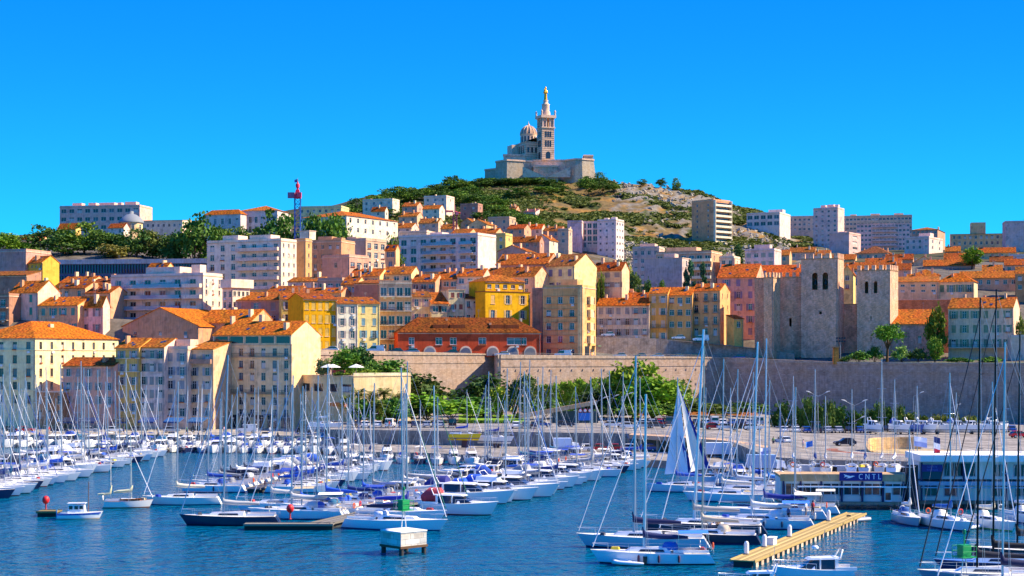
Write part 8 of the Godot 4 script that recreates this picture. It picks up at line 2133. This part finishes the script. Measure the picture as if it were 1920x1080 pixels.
func lantern(o: Node3D, y: float, h: float) -> void:
	var g := mat(H("129a52"), 0.5)
	for sd in [-1, 1]: rod(o, "lantern_leg", Vector3(sd * 0.3, y, 0), Vector3(sd * 0.12, y + h, 0), 0.05, mat(H("e4e2da"), 0.5))
	bx(o, "lantern_floor", Vector3(0, y + h, 0), Vector3(1.5, 0.08, 1.5), g)
	bx(o, "lantern_box", Vector3(0, y + h + 0.55, 0), Vector3(0.85, 1.0, 0.85), g)
	for i in 4:
		var p := Vector3(0.72, y + h, 0.72).rotated(Vector3.UP, i * PI / 2); var q := Vector3(0.72, y + h, 0.72).rotated(Vector3.UP, (i + 1) * PI / 2)
		rod(o, "cage_post", p, p + Vector3(0, 0.95, 0), 0.03, g, -1, 4)
		for k in [0.5, 0.95]: rod(o, "cage_rail", p + Vector3(0, k, 0), q + Vector3(0, k, 0), 0.025, g, -1, 4)
	rod(o, "lamp_post", Vector3(0, y + h + 1.05, 0), Vector3(0, y + h + 2.0, 0), 0.06, g)
	var mb := MB.new(); mb.lathe([Vector2(0.14, 0), Vector2(0.16, 0.3), Vector2(0.02, 0.42)], 8); part(o, "lamp_lens", mb, mat(H("1f7a4c"), 0.2)).position = Vector3(0, y + h + 2.0, 0)

# ---------- vehicles, people, flags ----------
func car_mesh(kind: String) -> Array:      # [body, glass, roof]
	if cache.has("car" + kind): return cache["car" + kind]
	var prof: PackedVector2Array; var gl: PackedVector2Array; var rf: PackedVector2Array
	if kind == "van":
		prof = PackedVector2Array([Vector2(-2.5, 0.35), Vector2(2.4, 0.35), Vector2(2.5, 0.6), Vector2(2.45, 0.95), Vector2(1.7, 1.15), Vector2(-2.5, 1.15)])
		gl = PackedVector2Array([Vector2(-2.42, 1.15), Vector2(1.65, 1.15), Vector2(1.0, 1.85), Vector2(-2.38, 1.9)])
		rf = PackedVector2Array([Vector2(-2.42, 1.9), Vector2(1.02, 1.85), Vector2(0.8, 2.0), Vector2(-2.3, 2.08)])
	else:
		prof = PackedVector2Array([Vector2(-2.0, 0.35), Vector2(2.0, 0.35), Vector2(2.1, 0.55), Vector2(2.0, 0.78), Vector2(1.05, 0.92), Vector2(-1.9, 0.95), Vector2(-2.1, 0.7)])
		gl = PackedVector2Array([Vector2(-1.85, 0.95), Vector2(1.0, 0.92), Vector2(0.3, 1.36), Vector2(-1.4, 1.4)])
		rf = PackedVector2Array([Vector2(-1.45, 1.38), Vector2(0.34, 1.35), Vector2(0.1, 1.47), Vector2(-1.25, 1.49)])
	var out := []
	for q in [[prof, 0.86], [gl, 0.76], [rf, 0.74]]:
		var mb := MB.new(); mb.extrude(q[0], -q[1], q[1]); out.append(mb.commit())
	cache["car" + kind] = out
	return out
func car(label: String, at: Vector3, head: float, col: String, kind := "hatch", group := "parked cars") -> void:
	var o := thing("parked_van" if kind == "van" else "parked_car", label, "van" if kind == "van" else "car", at, deg_to_rad(head), group)
	var m := car_mesh(kind)
	var paint := mat(H(col), 0.25, 0.1)
	part(o, "body", m[0], paint); part(o, "side_window", m[1], glass()); part(o, "roof", m[2], paint)
	var wx := 1.55 if kind == "van" else 1.3
	if kind == "van": bx(o, "cargo_panel", Vector3(-1.35, 1.5, 0), Vector3(2.0, 0.72, 1.6), paint)
	if not cache.has("wheel"):
		var mb := MB.new(); mb.lathe([Vector2(0.02, -0.1), Vector2(0.32, -0.1), Vector2(0.32, 0.1), Vector2(0.02, 0.1)], 12); cache["wheel"] = mb.commit()
		mb = MB.new(); mb.lathe([Vector2(0.0, 0.0), Vector2(0.19, 0.0), Vector2(0.19, 0.02), Vector2(0.0, 0.03)], 10); cache["rim"] = mb.commit()
	for x in [-wx, wx]:
		for s in [-1, 1]:
			var w := part(o, "wheel", cache["wheel"], mat(H("1c1c1e"), 0.8)); w.position = Vector3(x, 0.32, s * 0.78); w.rotation.x = s * PI / 2
			var r := part(w, "rim", cache["rim"], mat(H("b8babd"), 0.35, 0.7)); r.position = Vector3(0, 0.1, 0)
	var fx := 2.47 if kind == "van" else 2.03
	for s in [-1, 1]:
		bx(o, "headlight", Vector3(fx, 0.72, s * 0.6), Vector3(0.08, 0.16, 0.32), mat(H("e8ecf0"), 0.15))
		bx(o, "tail_light", Vector3(-fx - (0.02 if kind == "van" else 0.0), 0.8, s * 0.66), Vector3(0.08, 0.2, 0.22), mat(H("a01c20"), 0.3))
func ground_at(px: float, py: float, y: float) -> Vector3:
	var d := dist_at(py, y)
	return Vector3(Xw(px, d), y, -d)

func build_traffic() -> void:
	var C := {"r": "b81c28", "w": "e9e9e8", "k": "24262c", "b": "1f4f9a", "s": "a4aab2", "d": "26324c", "g": "5a5e64"}
	for q in [[20, 376, "k", "black parked car at the far left of the quay"], [48, 375, "r", "dark red parked car under the cream quay block"], [112, 374, "d", "dark blue car on the quay left of the pink house"], [168, 375, "s", "silver car on the quay in front of the pink house"], [215, 374, "w", "white car on the quay under the yellow quay house"], [262, 376, "g", "grey car on the quay under the white quay house"], [322, 374, "s", "silver car on the quay under the pale grey quay house"], [372, 376, "k", "black car on the quay under the beige quay house"], [570, 366, "k", "black car at the foot of the pale yellow gable"]]:
		car(q[3], Vector3(Xw(q[0], q[1]), 2.0, -q[1]), 8.0, C[q[2]])
	car("white van on the quay in front of the beige corner block", Vector3(Xw(462, 372), 2.0, -372), 184, "e9e9e8", "van")
	# street above the left and centre retaining wall
	for q in [[620, "w", "hatch", "white car on the wall street under the bright yellow house"], [704, "w", "van", "white van on the wall street under the cream house"], [742, "g", "hatch", "dark grey car on the wall street beside the red building"], [772, "s", "hatch", "silver car on the wall street before the first red arch"], [846, "g", "hatch", "grey car on the wall street before the middle of the red building"], [900, "w", "hatch", "white car on the wall street before the right red arches"], [942, "w", "hatch", "white car on the wall street at the red building end"], [1056, "w", "van", "white van under the peach apartment house"], [1162, "w", "hatch", "white car at the foot of the ramp wall"], [1200, "s", "hatch", "silver car parked on the street below the ramp"], [1232, "w", "hatch", "second white car on the street below the ramp"], [1270, "s", "hatch", "grey silver car on the street below the ochre house"], [1300, "d", "hatch", "dark blue car on the street below the amber house"], [1356, "r", "hatch", "red car on the wall street at the shaded wall corner"], [1385, "b", "hatch", "blue car on the wall street beside the red car"], [1418, "d", "hatch", "dark blue car on the wall street below the abbey buttress"]]:
		var w := wall_at(q[0])
		var d := w.x + 5.0
		car(q[3], Vector3(Xw(q[0], d), land(q[0], d) + 0.02, -d), 178.0 if q[0] < 930 else 172.0, C[q[1]], q[2])
	for q in [[1140, "w", "hatch", "white car up on the ramp before the long cream house"], [1272, "w", "hatch", "white car up on the ramp before the amber house"], [1314, "w", "van", "white van up on the ramp before the tan house"]]:
		var y: float = {1140: 26.0, 1272: 25.1, 1314: 24.5}[q[0]]
		car(q[3], Vector3(Xw(q[0], 485), y, -485), 176, C[q[1]], q[2])
	var pad := MB.new()
	for i in 4:
		var e := [[1112.0, 25.6], [1230.0, 25.2], [1330.0, 23.8], [1420.0, 22.2], [1490.0, 20.6]]
		pad.quad(Vector3(Xw(e[i][0], 480.5), e[i][1], -480.5), Vector3(Xw(e[i + 1][0], 480.5), e[i + 1][1], -480.5), Vector3(Xw(e[i + 1][0], 492), e[i + 1][1], -492), Vector3(Xw(e[i][0], 492), e[i][1], -492))
	tag(part(self, "ramp_road", pad, textured("ground", H("a09a92"))), "", "", "", "structure")
	# lower quay beneath the upper road
	for q in [[1034, "d", "dark blue car on the lower quay left of the black car"], [1066, "k", "black car on the lower quay"], [1092, "w", "white car on the lower quay left of the red cars"], [1118, "r", "left red car of the two on the lower quay"], [1146, "r", "right red car of the two on the lower quay"], [1174, "w", "white car on the lower quay right of the red cars"], [1212, "b", "blue car in the shade under the viaduct"]]:
		car(q[2], Vector3(Xw(q[0], 312), 1.3, -312), 175, C[q[1]], "hatch", "cars on the lower quay")
	# upper road, viaduct parking
	for q in [[1180, 344, "w", "white car on the viaduct left of the tall masts"], [1206, 346, "s", "silver car on the viaduct beside the trees"], [1232, 346, "g", "grey car on the viaduct behind the white mast"], [1316, 340, "d", "teal dark car on the viaduct right of the sail"], [1340, 340, "r", "red car on the viaduct right of the sail"], [1362, 338, "w", "white car on the viaduct beside the red car"], [1388, 336, "k", "black car on the viaduct"], [1412, 336, "w", "white car on the viaduct near its right end"], [1060, 352, "d", "dark car on the upper road by the green fence"], [1016, 352, "b", "blue car on the upper road behind the masts"], [1150, 350, "w", "white car on the upper road by the street lamps"]]:
		car(q[3], Vector3(Xw(q[0], q[1]), 4.3, -q[1]), 4, C[q[2]], "hatch", "cars on the upper road")
	var cn := {"r": "red", "w": "white", "k": "black", "b": "blue", "s": "silver", "d": "navy", "g": "grey"}
	for row in [[1196, 1430, 14, 360.0, 4.3, "back row of the viaduct car park"], [1452, 1640, 9, 374.0, 3.0, "row under the roundabout hedges"], [1650, 1905, 13, 356.0, 3.0, "row behind the boat park"], [1460, 1640, 9, 352.0, 3.0, "front row left of the boat park"], [960, 1010, 3, 346.0, 4.3, "row beside the park lawn"], [650, 860, 9, 349.0, 4.3, "row on the road below the restaurant"]]:
		for i in row[2]:
			var ck: String = "wskdwgrbswkgwsbw"[(i * 5 + int(row[0])) % 16]
			var px: float = lerpf(row[0], row[1], (i + 0.5) / row[2])
			car("%s car, %s from the left in the %s" % [cn[ck], ORD[i], row[5]], Vector3(Xw(px, row[3]), row[4] + 0.02, -row[3]), 92.0 if i % 3 else 86.0, C[ck], "van" if i % 5 == 3 else "hatch", "cars in the car park rows")
	car("dark blue hatchback driving round the roundabout", ground_at(1584, 836, 3.0) + Vector3(0, 0.02, 0), 184, "1c2336")
	car("silver car entering the roundabout", ground_at(1468, 832, 3.0) + Vector3(0, 0.02, 0), 110, "c4ccd6")
	for q in [[1505, 392, "d", "dark car under the hedge left of the double lamp"], [1575, 390, "k", "black car parked behind the dark hatchback"], [1548, 391, "g", "grey car parked under the rounded hedge"], [1880, 372, "w", "white car parked at the right end of the boat park"]]:
		car(q[3], Vector3(Xw(q[0], q[1]), 3.02, -q[1]), 6, C[q[2]], "hatch", "cars at the roundabout")
	car("bright red car at the right edge of the boat park", Vector3(Xw(1912, 330), 3.02, -330), 6, "d81a2c", "hatch", "cars at the roundabout")
	for q in [[1524, 243, "e9e9e8", "white van with dark windows behind the clubhouse"], [1556, 242, "e4e6e8", "second white van behind the clubhouse"], [1596, 241, "dfe2e6", "white delivery van beside the red panel behind the CNTL sign"], [1684, 240, "eceef0", "white van behind the dark lift tower"]]:
		car(q[3], Vector3(Xw(q[0], q[1]), 1.32, -q[1]), 2, q[2], "van", "vans behind the clubhouse")
	for q in [[1352, 292, 4.6, "white box truck on the quay right of the hoisted sail", "dfe6ee"], [1434, 256, 4.4, "white truck with blue box left of the clubhouse", "8fb4dc"], [1060, 308, 3.4, "pale blue box van on the lower quay behind the boats", "c4d4ec"]]:
		var o := thing("box_truck", q[3], "truck", Vector3(Xw(q[0], q[1]), 1.31, -q[1]), 0.05)
		bx(o, "cargo_box", Vector3(-0.6, 1.75, 0), Vector3(q[2], 2.1, 2.0), mat(H(q[4]), 0.5)); bx(o, "chassis", Vector3(0, 0.55, 0), Vector3(q[2] + 1.6, 0.3, 1.7), mat(H("2a2c30"), 0.8))
		lofted_cabin(o, "cab", q[2] / 2 - 0.5, q[2] / 2 + 1.2, 0.6, 1.4, 1.9, 1.8, gel(H("eef0f2")), 0.06)
		bx(o, "windscreen", Vector3(q[2] / 2 + 0.98, 1.5, 0), Vector3(0.12, 0.6, 1.5), glass())
		for x in [-q[2] / 2 + 0.2, q[2] / 2 + 0.4]:
			for s in [-1, 1]:
				var w := part(o, "wheel", cache["wheel"], mat(H("1c1c1e"), 0.8)); w.transform = Transform3D(Basis(Vector3.RIGHT, s * PI / 2) * Basis.from_scale(Vector3(1.3, 1.3, 1.3)), Vector3(x, 0.42, s * 0.85))
	# people, each one body mesh with hair and clothing
	var poses := []
	for arm in [0.0, 0.5]:
		poses.append(sdf_mesh([[Vector3(0, 1.0, 0), Vector3(0, 1.36, 0), 0.14, 0.17], [Vector3(0, 1.42, 0), Vector3(0, 1.52, 0), 0.06, 0.055], [Vector3(0, 1.62, 0.01), Vector3(0, 1.68, 0.01), 0.095, 0.1], [Vector3(-0.17, 1.38, 0), Vector3(-0.25, 1.1, 0.04), 0.06, 0.045], [Vector3(-0.25, 1.1, 0.04), Vector3(-0.24, 0.86, 0.14), 0.042, 0.034], [Vector3(-0.24, 0.84, 0.15), Vector3(-0.23, 0.77, 0.17), 0.035, 0.025], [Vector3(0.17, 1.38, 0), Vector3(0.26, 1.12, 0.1 * arm), 0.06, 0.045], [Vector3(0.26, 1.12, 0.1 * arm), Vector3(0.22, 0.9 + 0.3 * arm, 0.1 + 0.25 * arm), 0.042, 0.034], [Vector3(0.22, 0.88 + 0.3 * arm, 0.11 + 0.27 * arm), Vector3(0.21, 0.82 + 0.3 * arm, 0.14 + 0.3 * arm), 0.035, 0.025], [Vector3(-0.09, 0.94, 0), Vector3(-0.11, 0.5, 0.02), 0.1, 0.065], [Vector3(-0.11, 0.5, 0.02), Vector3(-0.11, 0.1, -0.02), 0.06, 0.04], [Vector3(-0.11, 0.05, -0.02), Vector3(-0.12, 0.04, 0.14), 0.045, 0.035], [Vector3(0.09, 0.94, 0), Vector3(0.11, 0.5, 0.05), 0.1, 0.065], [Vector3(0.11, 0.5, 0.05), Vector3(0.11, 0.1, 0.0), 0.06, 0.04], [Vector3(0.11, 0.05, 0), Vector3(0.12, 0.04, 0.16), 0.045, 0.035]], 0.03, 0.05).commit())
	var hair := sdf_mesh([[Vector3(0, 1.69, -0.02), Vector3(0, 1.72, 0.0), 0.105, 0.1]], 0.025, 0.02).commit()
	var shirt := sdf_mesh([[Vector3(0, 1.0, 0), Vector3(0, 1.37, 0), 0.16, 0.185], [Vector3(-0.16, 1.39, 0), Vector3(-0.24, 1.16, 0.03), 0.075, 0.065], [Vector3(0.16, 1.39, 0), Vector3(0.24, 1.16, 0.04), 0.075, 0.065]], 0.03, 0.05).commit()
	var shorts := sdf_mesh([[Vector3(0, 0.98, 0), Vector3(0, 0.92, 0), 0.16, 0.16], [Vector3(-0.09, 0.92, 0), Vector3(-0.11, 0.52, 0.02), 0.115, 0.085], [Vector3(0.09, 0.92, 0), Vector3(0.11, 0.52, 0.05), 0.115, 0.085]], 0.03, 0.05).commit()
	for q in [[1331, 1000, 0.72, -20, "person in pale shirt standing at the stern of the foreground sailboat", "e8e4da", "3a4664", "3a2a20"], [1346, 1000, 0.72, 160, "person in tan shirt standing beside the pale shirted person", "c89a72", "2c2c34", "2a2018"], [1511, 968, 0.7, 60, "person in white on the yellow pontoon near the cream awning", "f0ece6", "8a8c94", "5a4030"], [1524, 966, 0.7, 200, "person in red shirt on the yellow pontoon near the cream awning", "b83a40", "30384a", "241c18"], [1478, 978, 0.7, 120, "person in dark shorts on the pontoon beside the blue sun tent", "4a6a9a", "22242a", "3a2a20"]]:
		var dd := dist_at(q[1], q[2])
		var o := thing("person", q[4], "person", Vector3(Xw(q[0], dd), q[2], -dd), deg_to_rad(q[3]), "people on the pontoon")
		part(o, "body", poses[int(q[0]) % 2], mat(H("c08a68"), 0.7))
		part(o, "shirt", shirt, mat(H(q[5]), 0.9)); part(o, "shorts", shorts, mat(H(q[6]), 0.9)); part(o, "hair", hair, mat(H(q[7]), 0.9))
	for i in 14:
		var px: float = [34, 92, 140, 232, 296, 350, 420, 506, 730, 812, 1010, 1128, 1450, 1506][i]
		var dd: float = [368, 368, 369, 367, 368, 367, 368, 366, 344, 342, 338, 334, 300, 290][i]
		var y: float = 2.0 if i < 8 else (4.3 if i < 12 else 3.02)
		var sc := ["e8e4da", "b83a40", "3a5a9a", "2c2e34", "d8b04a", "6a8a5a", "c8a0a8"]; var sn := ["pale", "red", "blue", "black", "yellow", "green", "pink"]
		var o := thing("person", "person in a %s shirt walking on the %s, %s from the left" % [sn[i % 7], "left quay" if i < 8 else ("upper road" if i < 12 else "roundabout edge"), ORD[i if i < 8 else (i - 8 if i < 12 else i - 12)]], "person", Vector3(Xw(px, dd), y, -dd), i * 1.3, "people walking along the harbour")
		part(o, "body", poses[i % 2], mat(H("c08a68"), 0.7)); part(o, "shirt", shirt, mat(H(sc[i % 7]), 0.9)); part(o, "shorts", shorts, mat(H(["30384a", "8a8c94", "22242a"][i % 3]), 0.9)); part(o, "hair", hair, mat(H("3a2a20"), 0.9))
	# flags
	for q in [[1524, 250, 858, 826, ["2f7ad8"], 1.1, 0.9, -1, "small blue flag on a thin pole left of the roundabout"], [1714, 214, 900, 818, ["e4e6f0", "8f9fd0"], 1.7, 1.3, 1, "white and blue club flag on a tall pole above the clubhouse"], [1751, 212, 905, 818, ["20346e", "f0eef0", "c8203a"], 0.8, 2.4, 1, "blue white and red flag hanging on a pole beside the white wing"], [1445, 246, 880, 838, ["dcdcf0", "9aa8e0"], 1.6, 1.0, -1, "white and blue flag above the trucks"]]:
		var y0 := Yw(q[2], q[1]); var h := Yw(q[3], q[1]) - y0
		var o := thing("flag", q[8], "flag", Vector3(Xw(q[0], q[1]), 1.3, -q[1]), 0, "flags at the club")
		h = Yw(q[3], q[1]) - 1.3
		rod(o, "pole", Vector3.ZERO, Vector3(0, h + 0.2, 0), 0.05, mat(H("d8dade"), 0.4, 0.5), 0.03)
		var n: int = q[4].size()
		for i in n:
			var mb := MB.new(); var rows := []
			for a in 5:
				var row := PackedVector3Array()
				for b in 7:
					var u := b / 6.0; var v := a / 4.0
					row.append(Vector3(q[7] * u * q[5], h - (i + v) * q[6] / n - 0.25 * u, sin(u * 7.0 + v) * 0.18 * u))
				rows.append(row)
			mb.grid(rows); part(o, "stripe", mb, mat(H(q[4][i]), 0.85))

func _ready() -> void:
	set_camera_and_light()
	make_textures()
	build_water()
	build_terrain()
	build_walls()
	build_quays()
	build_basilica()
	build_abbey()
	build_quay_row()
	build_left_town()
	build_centre_town()
	build_right_town()
	build_cranes()
	build_clubhouse()
	build_street_works()
	build_green()
	build_boats()
	build_traffic()
